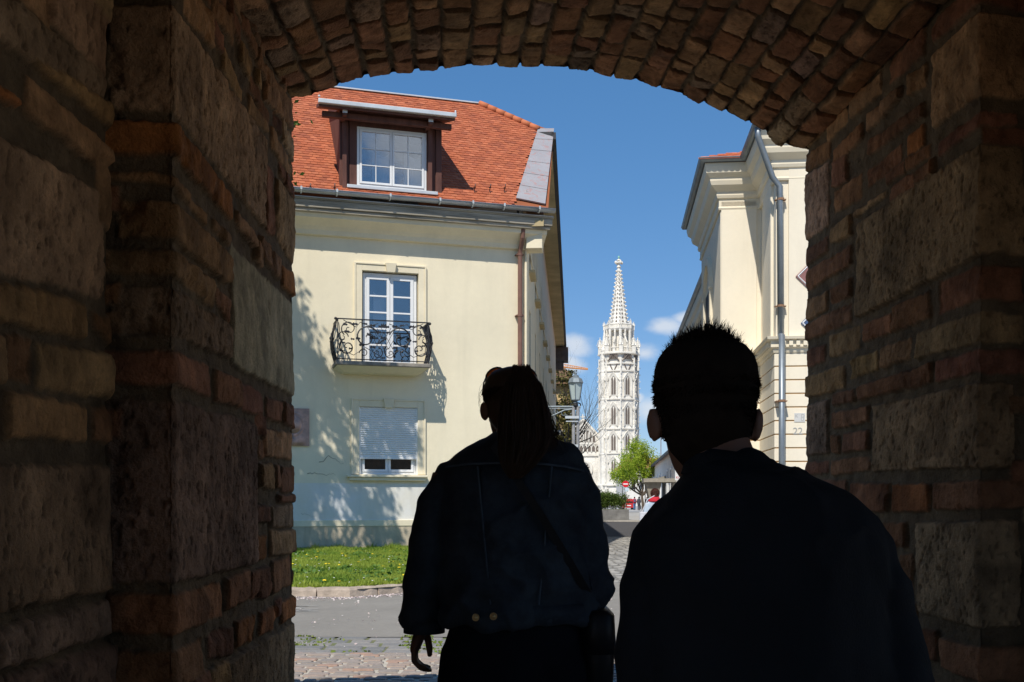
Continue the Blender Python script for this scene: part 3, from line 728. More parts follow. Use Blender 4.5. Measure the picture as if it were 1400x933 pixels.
def wall_open(mb, x0, x1, z0, z1, ops, depth=.16, y=0):
    xs = sorted({x0,x1}|{v for o in ops for v in o[:2]}); zs = sorted({z0,z1}|{v for o in ops for v in o[2:4]})
    for a,b in zip(xs,xs[1:]):
        for c,d in zip(zs,zs[1:]):
            mx_,mz_ = (a+b)/2,(c+d)/2
            if any(o[0]<mx_<o[1] and o[2]<mz_<o[3] for o in ops): continue
            mb.quad((a,y,c),(b,y,c),(b,y,d),(a,y,d))
    for o in ops:
        a,b,c,d = o[:4]; q = y+depth
        mb.quad((a,y,c),(a,y,d),(a,q,d),(a,q,c)); mb.quad((b,y,c),(b,q,c),(b,q,d),(b,y,d))
        mb.quad((a,y,d),(b,y,d),(b,q,d),(a,q,d)); mb.quad((a,y,c),(a,q,c),(b,q,c),(b,y,c))
SD = Vector((.339,.941,0)).normalized()   # side wall direction, local
# openings
dx0,dz1 = F(495,370); dx1,_ = F(572,370); dz0 = F(530,503)[1]
wx0,wz1 = F(491,556); wx1,_ = F(571,556); wz0 = F(530,649)[1]
ZC = ZE-.35
mb = MB(); wall_open(mb, -13, 0, 0, ZC, [(dx0,dx1,dz0,dz1),(wx0,wx1,wz0,wz1)], .17)
LW = 41.0; s3 = 3.1; ZS = 11.25
p = lambda s,z,o=0: (SD.x*s+SD.y*o, SD.y*s-SD.x*o, z)
# side wall with window recesses cut as real openings
side_ops = []
for (s0,s1_) in [(1.5,2.4),(5.4,6.3),(9.4,10.3),(13.4,14.3),(17.4,18.3),(21.6,22.5),(26,26.9),(31,31.9)]:
    side_ops += [(s0,s1_,4.4,6.4),(s0,s1_,7.4,9.1),(s0,s1_,1.3,3.0)]
sw = MB(); wall_open(sw, 0, LW, 0, ZC, side_ops, .18); wall_open(sw, s3, LW, ZC, ZS, [o for o in side_ops if 0], .18)
# upper windows cross ZC: cut from ZC up as plain wall, keep lintels below
sw.v = [p(v[0], v[2], -v[1]) for v in sw.v]
n0 = len(mb.v); mb.v += sw.v; mb.f += [tuple(i+n0 for i in f) for f in sw.f]
mb.add([p(0,ZC),p(s3,ZC),p(s3,ZS)],[(0,1,2)])
far = p(LW,0); far2 = p(LW,ZS)
mb.quad(far, (far[0]-9,far[1]+3,0), (far[0]-9,far[1]+3,ZS), far2)
mb.quad((-13,0,0),(-13,0,ZC),(-13,14,ZC),(-13,14,0))
mb.build('wall', cream, house)
# ---- rear blackout so windows read as rooms
rm = MB()
rm.box(dx0-.3,dx1+.3,1.2,1.25,dz0,dz1+.2); rm.box(dx0-.35,dx0-.3,.18,1.25,dz0,dz1+.2); rm.box(dx1+.3,dx1+.35,.18,1.25,dz0,dz1+.2)
rm.box(dx0-.3,dx1+.3,.18,1.2,dz1+.1,dz1+.15); rm.box(dx0-.3,dx1+.3,.18,1.2,dz0-.05,dz0)
# ---- bands
bz1 = F(460,661,-.02)[1]; bz0 = F(460,712,-.02)[1]
MB().box(-13,-.004,-.006,.1,bz0,bz1).build('plaster_band', whitepl, house)
MB().box(-13,.03,-.03,.1,0,F(460,719,-.03)[1]).build('plinth', plinthm, house)
MB().box(-13,.035,-.045,.1,F(460,720,-.04)[1]+.0,bz0+.01).build('plinth_moulding', trimm, house, bevel=.01)
mb = MB()
z = F(560,325,-.03)[1]; mb.box(-13,.03,-.035,.1,z-.045,z+.03); mb.box(-13,.05,-.06,.1,z+.034,z+.075)
mb.build('string_course', trimm, house, bevel=.008)
# ---- cornice: plaster cove below weathered boards
zc = F(560,302,-.42)[1]; zb = F(560,283,-.52)[1]
mb = MB(); prof = [(0,zc-.42),(-.10,zc-.40),(-.13,zc-.30),(-.20,zc-.22),(-.36,zc-.10),(-.40,zc-.08),(-.42,zc+.02),(.0,zc+.02)]
mb.loft([[(x,y,z) for y,z in prof] for x in (-13,.40)]); mb.build('cornice', trimm, house, fix=True)
mb = MB(); mb.box(-13,.46,-.50,.1,zc+.022,zc+.022+.08); mb.box(-13,.50,-.545,.1,zc+.105,zb-.02); mb.box(-13,.53,-.57,.1,zb-.018,zb+.03); mb.build('eaves_board', weath, house, bevel=.012)
mb = MB(); side_c = [(0,0),(0,0)]
# cornice return on the side
for k,(o0,o1,za,zb_) in enumerate([(.0,.40,zc-.42,zc-.04),(.0,.46,zc-.036,zc+.1),(0,.50,zc+.104,zb+.03)]):
    mb.prism([p(-.30,0,0)[:2],p(-.30,0,o1)[:2],p(.25,0,o1)[:2],p(.25,0,0)[:2]], za, zb_)
mb.build('cornice_return', trimm, house, fix=True, bevel=.01)
# ---- gutter with brackets
gz = F(560,274,-.66)[1]; gr = .085
def half_gutter(mb, a, b, r, yv, n=10, t=.006):
    ax = (Vector(b)-Vector(a)).normalized(); side = ax.cross(Vector((0,0,1))).normalized()
    def ringat(c, rr_): return [Vector(c)+side*(rr_*math.cos(th))+Vector((0,0,rr_*math.sin(th))) for th in np.linspace(math.pi,2*math.pi,n)]
    r0 = ringat(a,r)+ringat(a,r-t)[::-1]; r1 = ringat(b,r)+ringat(b,r-t)[::-1]
    mb.loft([r0,r1])
    mb.tube([Vector(a)-side*r*-1, Vector(b)+side*r], .012, 6); mb.tube([Vector(a)-side*r, Vector(b)-side*r], .012, 6)
mb = MB(); half_gutter(mb, (-13,-.66,gz+.06),(.52,-.66,gz+.06), gr, 0)
mb.box(-13,.5,-.60,-.56,gz-.10,gz-.075)
g = mb.build('gutter', zincm, house, smooth=True, fix=True)
for px in (412,461,534,602,647,690,738):
    x,_ = F(px,275,-.75); b = MB(); b.tube([(x,-.66+.10*math.cos(a),gz+.06+.10*math.sin(a)) for a in np.linspace(math.pi*.98,2.02*math.pi,9)], .016, 6)
    b.box(x-.02,x+.02,-.77,-.74,gz+.02,gz+.09); b.build('gutter_bracket', lightmet, g)
# ---- downpipes
x,_ = F(711,400,-.14); mb = MB(); zt = zc-.30
mb.tube([(x,-.40,zc+.02),(x,-.36,zc-.18),(x,-.18,zc-.42),(x,-.14,zc-.55),(x,-.14,.3),(x,-.16,.05)], .058, 12)
for zz in (zt-.25, 5.9, 4.0, 2.1): mb.tube([(x,-.14,zz-.03),(x,-.14,zz+.03)], .068, 12); mb.box(x-.1,x+.1,-.15,-.0,zz-.012,zz+.012)
mb.build('downpipe', brownpipe, house, smooth=False)
x,_ = F(719,400,-.05); mb = MB(); mb.tube([(x,-.05,F(719,322,-.05)[1]),(x,-.05,.2)], .035, 10); mb.box(x-.06,x+.06,-.1,0,F(719,331,-.05)[1]-.05,F(719,331,-.05)[1]+.05)
mb.build('cable_duct', trimm, house)
# ---- hairline cracks in the plaster
crm = mat('crack', (.30,.26,.19), rough=.95, var=.3, scale=20)
rr2 = random.Random(6)
for (px,py,dx_,dy_) in ((420,648,1,-.25),(436,632,1,-.5),(412,702,1,.1)):
    P_ = []; 
    for k in range(12):
        x_,z_ = F(px,py); P_.append((x_,-.001,z_)); px += dx_*rr2.uniform(1.5,5); py += dy_*rr2.uniform(-2,6)+rr2.uniform(-3,3)
    MB().tube(P_,[.009*(1-k/14) for k in range(12)],4).build('plaster_crack', crm, house)
# ---- window surrounds
def surround(mb, x0, x1, z0, z1, w_, d=.035, key=True, kw=.12, kh=.2):
    mb.box(x0-w_,x0,-d,.02,z0,z1+w_); mb.box(x1,x1+w_,-d,.02,z0,z1+w_); mb.box(x0,x1,-d,.02,z1,z1+w_)
    mb.box(x0-w_-.04,x0-w_,-d-.02,.02,z0,z1+w_+.04); mb.box(x1+w_,x1+w_+.04,-d-.02,.02,z0,z1+w_+.04); mb.box(x0-w_,x1+w_,-d-.02,.02,z1+w_,z1+w_+.04)
    c = (x0+x1)/2
    if key: mb.hexa([(c-kw*.8,-d-.07,z1-.02),(c+kw*.8,-d-.07,z1-.02),(c+kw*.8,.02,z1-.02),(c-kw*.8,.02,z1-.02)],[(c-kw*1.1,-d-.09,z1+kh),(c+kw*1.1,-d-.09,z1+kh),(c+kw*1.1,.02,z1+kh),(c-kw*1.1,.02,z1+kh)])
mb = MB(); surround(mb, dx0, dx1, dz0, dz1, .15); mb.build('door_surround', trimm, house, bevel=.006)
mb = MB(); surround(mb, wx0, wx1, wz0, wz1, .15); mb.build('window_surround', trimm, house, bevel=.006)
mb = MB(); sz_ = wz0; mb.box(wx0-.30,wx1+.22,-.16,.02,sz_-.07,sz_-.015); mb.box(wx0-.24,wx1+.18,-.11,.02,sz_-.15,sz_-.072); mb.build('window_sill', trimm, house, bevel=.012)
def leaf_window(parent, name, x0, x1, z0, z1, y, fr=.06, cols=2, bars=(.25,.5,.75), mid=.12, kick=0, sash=.05, gb=.022):
    "frame with two leaves, glazing bars and panes"
    f = MB(); f.box(x0,x0+fr,y,y+.08,z0,z1); f.box(x1-fr,x1,y,y+.08,z0,z1); f.box(x0+fr,x1-fr,y,y+.08,z1-fr,z1); f.box(x0+fr,x1-fr,y,y+.08,z0,z0+fr)
    fo = f.build('window_frame', white, parent, bevel=.006)
    c = (x0+x1)/2
    for a,b in ((x0+fr+.004,c-.004),(c+.004,x1-fr-.004)):
        s_ = MB(); zz0,zz1 = z0+fr+.004,z1-fr-.004
        yl = y-.02
        s_.box(a,a+sash,yl,yl+.06,zz0,zz1); s_.box(b-sash,b,yl,yl+.06,zz0,zz1); s_.box(a+sash,b-sash,yl,yl+.06,zz1-sash,zz1); s_.box(a+sash,b-sash,yl,yl+.06,zz0,zz0+sash+kick)
        lo = zz0+sash+kick; hi = zz1-sash
        for t in bars: s_.box(a+sash,b-sash,yl+.012,yl+.045,lo+(hi-lo)*t-gb/2,lo+(hi-lo)*t+gb/2)
        if cols==2: m_ = (a+b)/2; s_.box(m_-gb/2,m_+gb/2,yl+.010,yl+.047,lo,hi)
        so_ = s_.build('sash', white, parent, bevel=.004)
        MB().box(a+sash,b-sash,yl+.026,yl+.032,lo,hi).build('pane', glass if parent.name.startswith('dormer') else glassd, so_)
# balcony door
leaf_window(house, 'door', dx0+.03, dx1-.03, dz0, dz1-.03, .08, fr=.075, cols=1, bars=(.2,.4,.6,.8), sash=.075, gb=.04)
rm.build('room', roomm, house)
def curtain(name, x0, x1, z0, z1, y, parent, amp=.025, freq=26, scal=.12):
    n = 60; V = []
    for i_ in range(n+1):
        x = x0+(x1-x0)*i_/n; yy = y+amp*math.sin(freq*(x-x0)); zt_ = z1-scal*abs(math.sin(freq*.25*(x-x0)))
        V += [(x,yy,z0),(x,yy,zt_)]
    Fq = [(2*i_,2*i_+2,2*i_+3,2*i_+1) for i_ in range(n)]
    MB().add(V,Fq).build(name, curtm, parent, smooth=True)
curtain('curtain', dx0+.30, dx0+.66, dz0, dz1-.45, .20, house)
# lower window: shutter and frame showing below
shz = F(530,628)[1]
leaf_window(house, 'w', wx0+.02, wx1-.02, wz0, wz0+1.5, .10, fr=.06, cols=1, bars=(), sash=.06)
MB().box(wx0,wx1,.22,.25,wz0,wz1).build('window_backing', dark, house)
mb = MB(); zz = shz; hgt_ = .052
prof = [(.045,wz1)]
while zz < wz1: 
    prof = prof; zz += hgt_
ns = int((wz1-shz-.05)/hgt_); prof = []
for k in range(ns+1):
    z_ = shz+.05+k*hgt_; prof += [(.018,z_+.004),(.006,z_+.024),(.018,z_+.044),(.034,z_+.048)]
prof = [(.020,shz)]+[(.0,shz+.002),(.0,shz+.045)]+prof; prof = [(y_,min(z_,wz1)) for y_,z_ in prof]
mb.loft([[(x_,y_,z_) for y_,z_ in prof]+[(x_,.05,wz1),(x_,.05,shz)] for x_ in (wx0+.03,wx1-.03)])
mb.box(wx0,wx0+.03,-.0,.06,wz0,wz1); mb.box(wx1-.03,wx1,-.0,.06,wz0,wz1); mb.build('roller_shutter', shutm, house, fix=True)
# ---- balcony
bx0,_ = F(459,500,-.78); bx1,_ = F(589,500,-.78); bz = F(530,497,-.78)[1]
bal = empty('balcony', (0,0,0)); bal.parent = house
cx_ = (bx0+bx1)/2
mb = MB(); 
def slab(x0,x1,y0,za,zb_): mb.box(x0,x1,y0,0,za,zb_)
slab(bx0,bx1,-.80,bz-.05,bz+.03)
mb.hexa([(bx0+.30,-.36,bz-.21),(bx1-.30,-.36,bz-.21),(bx1-.30,.0,bz-.21),(bx0+.30,.0,bz-.21)],[(bx0+.03,-.76,bz-.052),(bx1-.03,-.76,bz-.052),(bx1-.03,0,bz-.052),(bx0+.03,0,bz-.052)])
concm = mat('balcony_stone', (.30,.27,.23), rough=.9, var=.4, scale=3, fine=.25, bump=.006, bscale=30, col2=(.16,.145,.13))
mb2 = MB(); mb2.box(bx0,bx1,-.80,-.002,bz-.07,bz+.025); mb2.build('slab', concm, bal, bevel=.02)
mb2 = MB(); mb2.hexa([(bx0+.22,-.45,bz-.20),(bx1-.22,-.45,bz-.20),(bx1-.22,-.002,bz-.20),(bx0+.22,-.002,bz-.20)],[(bx0+.03,-.765,bz-.072),(bx1-.03,-.765,bz-.072),(bx1-.03,-.002,bz-.072),(bx0+.03,-.002,bz-.072)]); mb2.build('corbel', trimm, bal, bevel=.015)
rt = F(530,439,-.76)[1]-.0
ry = -.76; rx0,rx1 = bx0+.05,bx1-.05; rb = bz+.07
def scroll(mb, cx, cz, r, turns, a0, sgn, mapf, rad=.010, n=26):
    pts = []
    for i_ in range(n+1):
        t = i_/n; rr_ = r*(1-t)**.8+.012; a = a0+sgn*turns*2*math.pi*t
        pts.append(mapf(cx+rr_*math.cos(a), cz+rr_*math.sin(a)))
    mb.tube(pts, [1.3*rad*(1.1-.4*i_/n) for i_ in range(n+1)], 6)
def panel(mapf, W, H, mb, dense=1):
    "scrollwork filling a W x H panel, (0..W,0..H)"
    c = W/2
    for sgn in (1,-1):
        m = lambda u,v: mapf(c+sgn*u, v)
        if dense:
            scroll(mb, W*.19, H*.55, H*.30, 1.3, math.pi*.9, -1, m, .014)
            scroll(mb, W*.38, H*.76, H*.19, 1.4, -math.pi*.3, 1, m, .010)
            scroll(mb, W*.40, H*.30, H*.20, 1.4, math.pi*.4, -1, m, .013)
            scroll(mb, W*.07, H*.17, H*.13, 1.3, math.pi*.6, 1, m, .009)
            scroll(mb, W*.22, H*.16, H*.10, 1.2, 0, 1, m, .009)
            scroll(mb, W*.45, H*.55, H*.13, 1.2, math.pi, -1, m, .009)
            mb.tube([m(W*.04,H*.1),m(W*.20,H*.30),m(W*.33,H*.10),m(W*.46,H*.22),m(W*.49,H*.9)], .009, 6)
            mb.tube([m(W*.06,H*.92),m(W*.16,H*.85),m(W*.26,H*.93),m(W*.30,H*.80),m(W*.44,H*.97)], .009, 6)
            for (lu,lv,s_) in [(W*.40,H*.68,.07),(W*.16,H*.64,.06),(W*.24,H*.36,.07),(W*.36,H*.26,.05),(W*.46,H*.20,.05),(W*.05,H*.70,.06),(W*.42,H*.86,.06),(W*.12,H*.86,.07),(W*.20,H*.90,.05),(W*.31,H*.88,.07),(W*.28,H*.52,.06),(W*.12,H*.32,.06),(W*.44,H*.40,.05),(W*.34,H*.50,.05)]:
                q = [(-1,0),(-.3,.45),(.2,.25),(.7,.6),(1,0),(.6,-.5),(.1,-.2),(-.4,-.5)]
                P = [Vector(m(lu+a*s_,lv+b*s_)) for a,b in q]; mb.extrude(P, (0,.014,0))
        for k in range(4):
            mb.tube([m(-W*.10+k*W*.05,H*.28),m(-W*.10+k*W*.05+W*.13,H*.82)], .006, 5)
    # crown leaf
    q = [(-.16,0),(-.15,.07),(-.09,.05),(-.07,.12),(-.02,.08),(0,.15),(.02,.08),(.07,.12),(.09,.05),(.15,.07),(.16,0)]
    mb.extrude([Vector(mapf(c+a*.8,H*.82+b*.8)) for a,b in q], (0,.014,0))
rail = MB(); W = rx1-rx0; H = rt-rb
panel(lambda u,v: (rx0+u, ry-.02*math.sin(v/H*3.1), rb+v), W, H, rail)
rail.tube([(rx0,ry,rb),(rx1,ry,rb)], .013, 6); rail.build('front_scrollwork', iron, bal)
for sx,xx in ((-1,rx0),(1,rx1)):
    side = MB()
    mf = lambda u,v: (xx+sx*(.01+.09*math.sin(min(1,max(0,1-v/H))*math.pi)**1.0*(1 if v<H*.75 else .7)), ry+u, rb+v)
    D = .70
    for k in range(12):
        u = .04+k*D/12
        side.tube([mf(u,H*t) for t in np.linspace(0,1,10)], .008, 5)
    for (u,v,r,a) in [(.2,.3,.16,0),(.5,.35,.15,2),(.35,.6,.13,4),(.15,.75,.10,1),(.55,.7,.12,3),(.35,.15,.1,2)]:
        scroll(side, u, v*H/.9, r, 1.3, a, 1, mf, .011)
    side.tube([mf(0,0),mf(D,0)], .012, 6)
    for (u,v) in [(.1,.5),(.3,.45),(.5,.5),(.25,.2),(.5,.2),(.4,.8),(.2,.85),(.6,.6)]:
        q = Vector(mf(u,v*H)); side.ball(q, .035, .05, .045, 6, 4)
    side.build('side_scrollwork', iron, bal)
tr = MB(); tr.box(rx0-.03,rx1+.03,ry-.022,ry+.022,rt-.012,rt+.012)
for xx in (rx0,rx1): tr.box(xx-.02,xx+.02,ry-.0,0,rt-.0115,rt+.0115)
for xx in (rx0,rx0+W*.262,rx1): tr.box(xx-.011,xx+.011,ry-.011,ry+.011,bz+.02,rt)
tr.ball((rx0-.05,ry,rt+.0),.035); tr.ball((rx1+.03,ry,rt-.02),.035)
tr.build('handrail', iron, bal)
# ---- roof planes
ridge_y = RP(655,143).y; ridge_z = ZE+(ridge_y-YE)
Pb = RP(705,273); Pt = RP(735,178); Pr = RP(655,143); Pr2 = Pr.copy()
Vb = RP(745,281); Vt = RP(757,178)
und = mat('roof_underlay', (.30,.10,.045), rough=.9)
mb = MB()
mb.add([(-13,YE,ZE-.02),(Vb.x,YE,ZE-.02),(Vt.x,Vt.y,Vt.z-.03),(Pr.x,ridge_y,ridge_z-.03),(-13,ridge_y,ridge_z-.03)],[(0,1,2,3,4)])
mb.add([(-13,ridge_y,ridge_z-.03),(Pr.x,ridge_y,ridge_z-.03),(Vt.x,Vt.y,Vt.z-.03),(Vt.x+1.2,ridge_y+5,Vt.z-.3),(-13,ridge_y+5,8.5)],[(0,1,2,3),(0,3,4)])
mb.build('roof_deck', und, house)
def tile_field(inside, x0, x1, L_, P0, ex, ev, nrm, seed, name, parent, tw=.165, exp=.122, cols=None):
    rs = random.Random(seed); V=[];Fc=[];C=[]
    rows = int(L_/exp); shape = [(-.5,1.9),(-.5,.16),(-.34,.05),(0,0),(.34,.05),(.5,.16),(.5,1.9)]
    for r in range(rows):
        v0 = r*exp; o_ = (r%2)*tw/2
        nx = int((x1-x0)/tw)+2
        for c_ in range(nx):
            xc = x0+c_*tw+o_
            if not inside(xc, v0+exp*.6): continue
            b = len(V); jl = rs.uniform(-.002,.003); js = rs.uniform(-.004,.004); jt = rs.uniform(-.003,.003)
            for q in (0,1):
                for (a,bb) in shape:
                    lift = (.026-(bb/1.9)*.022)+jl+jt*a-(0 if q else .011)
                    pt = P0+ex*(xc+a*tw*.965+js)+ev*(v0+bb*exp)+nrm*lift
                    V.append(tuple(pt))
            n=len(shape)
            Fc.append([b+n+k for k in range(n)]); 
            for k in range(n-1): Fc.append([b+k,b+k+1,b+n+k+1,b+n+k])
            base_ = rs.choice([(.52,.150,.068),(.50,.14,.062),(.55,.165,.075),(.47,.13,.06),(.56,.175,.085),(.42,.12,.06)]) if cols is None else rs.choice(cols)
            f = rs.uniform(.92,1.08); C += [tuple(x_*f for x_ in base_)]*(2*n)
    me = bpy.data.meshes.new(name); me.from_pydata(V,[],Fc); me.update()
    at_ = me.color_attributes.new('Col','FLOAT_COLOR','POINT'); cc = np.ones((len(V),4),dtype=np.float32); cc[:,:3] = np.array(C)*.88; at_.data.foreach_set('color', cc.ravel())
    return link_mesh(name, me, tilem, parent)
SL = (ridge_y-YE)*math.sqrt(2)
ev = Vector((0,1,1)).normalized(); nr = Vector((0,-1,1)).normalized(); ex = Vector((1,0,0)); P0 = Vector((0,YE,ZE))
def vof(P): return (P.y-YE)*math.sqrt(2)
vb_,vt_,vr_ = vof(Pb),vof(Pt),vof(Pr)
def inside(x,v):
    if v<0 or v>SL-.02: return False
    if v<vt_: lim = Pb.x+(Pt.x-Pb.x)*(v-vb_)/(vt_-vb_)
    else: lim = Pt.x+(Pr.x-Pt.x)*(v-vt_)/(vr_-vt_)
    if x>lim: return False
    return True
roof = tile_field(inside, -7.6, Pt.x+1.0, SL, P0, ex, ev, nr, 4, 'roof', house)
# ridge cap (thin lead strip) and hip tiles
MB().box(-13,Pr.x,ridge_y-.08,ridge_y+.12,ridge_z-.0,ridge_z+.035).build('ridge_flashing', lightmet, house)
hp = MB(); n = 7
for k in range(n):
    a = Pr.lerp(Pt, k/n)+nr*.04; b = Pr.lerp(Pt,(k+1.06)/n)+nr*.02
    hp.tube([a,b],[.075,.105],8)
hpo = hp.build('hip_tiles', tilem, house, smooth=True)
ca = hpo.data.color_attributes.new('Col','FLOAT_COLOR','POINT'); ca.data.foreach_set('color', np.tile([.56,.185,.085,1],len(hpo.data.vertices)))
# verge flashing
mb = MB(); t_ = nr*.05
mb.add([Pb+nr*.015,Vb+nr*.015,Vt+nr*.015,Pt+nr*.015,Pb+t_,Vb+t_,Vt+t_,Pt+t_],[(3,2,1,0),(4,5,6,7),(0,1,5,4),(1,2,6,5),(2,3,7,6),(3,0,4,7)])
fo = mb.build('verge_flashing', flashm, house, fix=True)
for k in range(1,6):
    f = k/6; a = Pb.lerp(Pt,f)+nr*.054; b = Vb.lerp(Vt,f)+nr*.054; MB().tube([a,b],.008,4).build('seam', flashm, fo)
# snow hooks
for px in (424,457,648,669,689):
    mb = MB(); q = RP(px,262); q0 = q+nr*.03; mb.tube([q0-ev*.12,q0,q0+nr*.14-ev*.02,q0+nr*.16+ev*.02],.012,5); mb.tube([q0+nr*.07-ex*.03,q0+nr*.07+ex*.03],.012,5); mb.build('snow_hook', iron, house)
# ---- side eaves: soffit, dark gutter, verge board
tan_sof = mat('soffit', (.52,.42,.24), rough=.9, var=.25, scale=1, fine=.1)
darkg = mat('dark_gutter', (.05,.05,.055), rough=.6, var=.2)
mb = MB()
def sbox(mb, s0,s1_,o0,o1,z0,z1,z2=None,z3=None):
    z2 = z0 if z2 is None else z2; z3 = z1 if z3 is None else z3
    mb.hexa([p(s0,z0,o0),p(s0,z0,o1),p(s1_,z2,o1),p(s1_,z2,o0)],[p(s0,z1,o0),p(s0,z1,o1),p(s1_,z3,o1),p(s1_,z3,o0)])
sbox(mb, s3-.3,LW,.0,.56,ZS,ZS+.14); sbox(mb,-.5,s3-.3,.0,.44,ZE-.36,ZE-.22,ZE+2.72,ZE+2.88)
mb.build('soffit', tan_sof, house, fix=True)
mb = MB(); sbox(mb, s3-.4,LW,.56,.68,ZS+.03,ZS+.22); sbox(mb,s3-.4,LW,-3,.62,ZS+.15,ZS+.24,ZS+.15,ZS+.24); mb.build('side_gutter', darkg, house, fix=True)
sbr = MB(); sbox(sbr, LW-.9,LW+.1,.0,.8,ZS-1.0,ZS-.1); sbox(sbr, LW-.8,LW,.0,.5,ZS-1.5,ZS-1.0); sbr.build('eaves_block', mat('old_timber',(.12,.10,.09),var=.3), house, fix=True)
# side windows: sills, hoods and panes
for (s0,s1_,z0,z1) in side_ops:
    mb = MB(); sbox(mb,s0-.12,s1_+.12,.0,.16,z0-.09,z0-.01); mb.build('side_window_sill', mat('sill_stone',(.52,.44,.27),var=.2) if 'sill_stone' not in bpy.data.materials else bpy.data.materials['sill_stone'], house, fix=True)
    mb = MB(); sbox(mb,s0,s1_,-.18,-.15,z0,z1); mb.build('side_window_pane', glass, house, fix=True)
    mb = MB(); sbox(mb,s0,s1_,-.32,-.30,z0,z1); mb.build('side_window_backing', dark, house, fix=True)
mb = MB(); sbox(mb,0,LW,0,.03,ZC-.2,ZC-.05); mb.build('side_string_course', trimm, house, fix=True)
# small wrought lamps on the side wall
for s_,zz in ((2.6,3.9),(6.0,3.2)):
    wl = empty('wall_lantern'); wl.parent = house
    mb = MB(); a = Vector(p(s_,zz,0)); b = Vector(p(s_,zz+.05,.35)); mb.tube([a,a+(b-a)*.5+Vector((0,0,.12)),b],.02,6); mb.tube([a-Vector((0,0,.2)),a+Vector((0,0,.2))],.025,6); mb.build('bracket', iron, wl)
    mb = MB(); mb.lathe([(.04,0),(.11,.12),(.14,.30),(.03,.40)],6); o = mb.build('lantern', iron, wl); o.location = b-Vector((0,0,.42))
# ---- dormer
dm = empty('dormer'); dm.parent = house
yd = -.22
def D(px,py,y=yd): return F(px,py,y)
x0,_ = D(464,200); x1,_ = D(604,200); zt = D(530,158)[1]; zb0 = D(530,262)[1]-.1
wx0_,wzt = D(488,173); wx1_,_ = D(583,173); wzb = D(530,258)[1]
mb = MB()
for a,b in ((464,475),(478,488)):
    xa,xb = D(a,200)[0],D(b,200)[0]; mb.box(xa,xb,yd-(.05 if a==464 else .0),yd+.12,zb0,zt)
for a,b in ((583,591),(596,604)):
    xa,xb = D(a,200)[0],D(b,200)[0]; mb.box(xa,xb,yd-.0,yd+.12,zb0,zt)
for a in (471,588):
    xa = D(a,200,yd-.1)[0]; mb.box(xa-.05,xa+.05,yd-.12,yd-.06,zb0,zt+.1)
mb.box(wx0_,wx1_,yd+.0,yd+.10,wzt+.0,zt)
mb.build('post', darkwood, dm, bevel=.008)
mb = MB(); bk = 2.6
mb.quad((x0+.02,yd+.10,zb0),(x0+.02,yd+bk,zb0+bk),(x0+.02,yd+bk,zt+1),(x0+.02,yd+.10,zt)); mb.quad((x1-.02,yd+.10,zb0),(x1-.02,yd+.10,zt),(x1-.02,yd+bk,zt+1),(x1-.02,yd+bk,zb0+bk))
mb.quad((x0+.03,yd+.04,zb0),(wx0_,yd+.04,zb0),(wx0_,yd+.04,zt),(x0+.03,yd+.04,zt)); mb.quad((wx1_,yd+.04,zb0),(x1-.03,yd+.04,zb0),(x1-.03,yd+.04,zt),(wx1_,yd+.04,zt))
mb.build('cheek', darkwood, dm)
leaf_window(dm, 'dw', wx0_, wx1_, wzb, wzt, yd-.01, fr=.06, cols=2, bars=(.333,.666), sash=.05, gb=.022)
rm = MB(); rm.box(wx0_,wx1_,yd+1.0,yd+1.05,wzb-.2,wzt+.3); rm.box(wx0_-.02,wx0_,yd+.1,yd+1,wzb,wzt); rm.box(wx1_,wx1_+.02,yd+.1,yd+1,wzb,wzt); rm.box(wx0_,wx1_,yd+.1,yd+1,wzt+.05,wzt+.08); rm.build('room', roomm, dm)
curtain('curtain', wx0_+.38, wx0_+.80, wzb+.02, wzb+.95, yd+.13, dm, amp=.03, scal=.16)
curtain('curtain', wx1_-.52, wx1_-.12, wzb+.02, wzb+.98, yd+.13, dm, amp=.03, scal=.16)
# roof of the dormer
ye = yd-.62
ga = F(436,139,ye); gb_ = F(622,160,ye); zr = (ga[1]+gb_[1])/2
mb = MB(); x0r,x1r = ga[0],gb_[0]; yb = 2.0; sl_ = .30; ym = yd-.02; zm = zr+(ym-ye)*sl_; xs_ = x0-.04
mb.hexa([(x0r,ye,zr-.10),(x1r,ye,zr-.10),(x1r,ym,zm-.10),(x0r,ym,zm-.10)],[(x0r,ye,zr-.02),(x1r,ye,zr-.02),(x1r,ym,zm-.02),(x0r,ym,zm-.02)])
mb.hexa([(xs_,ym,zm-.10),(x1r,ym,zm-.10),(x1r,yb,zr-.10+(yb-ye)*sl_),(xs_,yb,zr-.10+(yb-ye)*sl_)],[(xs_,ym,zm-.02),(x1r,ym,zm-.02),(x1r,yb,zr-.02+(yb-ye)*sl_),(xs_,yb,zr-.02+(yb-ye)*sl_)])
dr = mb.build('dormer_roof', darkwood, dm, fix=True)
mb = MB(); mb.box(x0r-.02,x1r+.02,ye-.10,ye+.02,zr-.045,zr+.055); mb.tube([(x0r,ye-.06,zr+.09),(x0r,ye-.06,zr+.13)],.03,6); mb.tube([(x1r,ye-.06,zr+.05),(x1r,ye-.06,zr+.12)],.025,6)
mb.build('dormer_gutter', lightmet, dm, bevel=.015)
mb = MB(); mb.box(x0r+.1,x1r-.02,ye+.25,ye+.37,zr-.22,zr-.09)
mb.build('beam', darkwood, dm, bevel=.01)
for px in (471,588):
    xa = F(px,160,ye+.2)[0]; b = MB(); b.box(xa-.05,xa+.05,ye+.1,yd+.1,zr-.20,zr-.085); b.build('rafter_end', darkwood, dm); 
    b = MB(); b.box(xa-.055,xa+.055,ye+.09,ye+.12,zr-.15,zr-.08); b.build('cap', lightmet, dm)
mb = MB(); mb.box(wx0_-.25,wx1_+.25,yd-.16,yd+.02,wzb-.1,wzb-.02); mb.build('sill_flashing', lightmet, dm, bevel=.01)
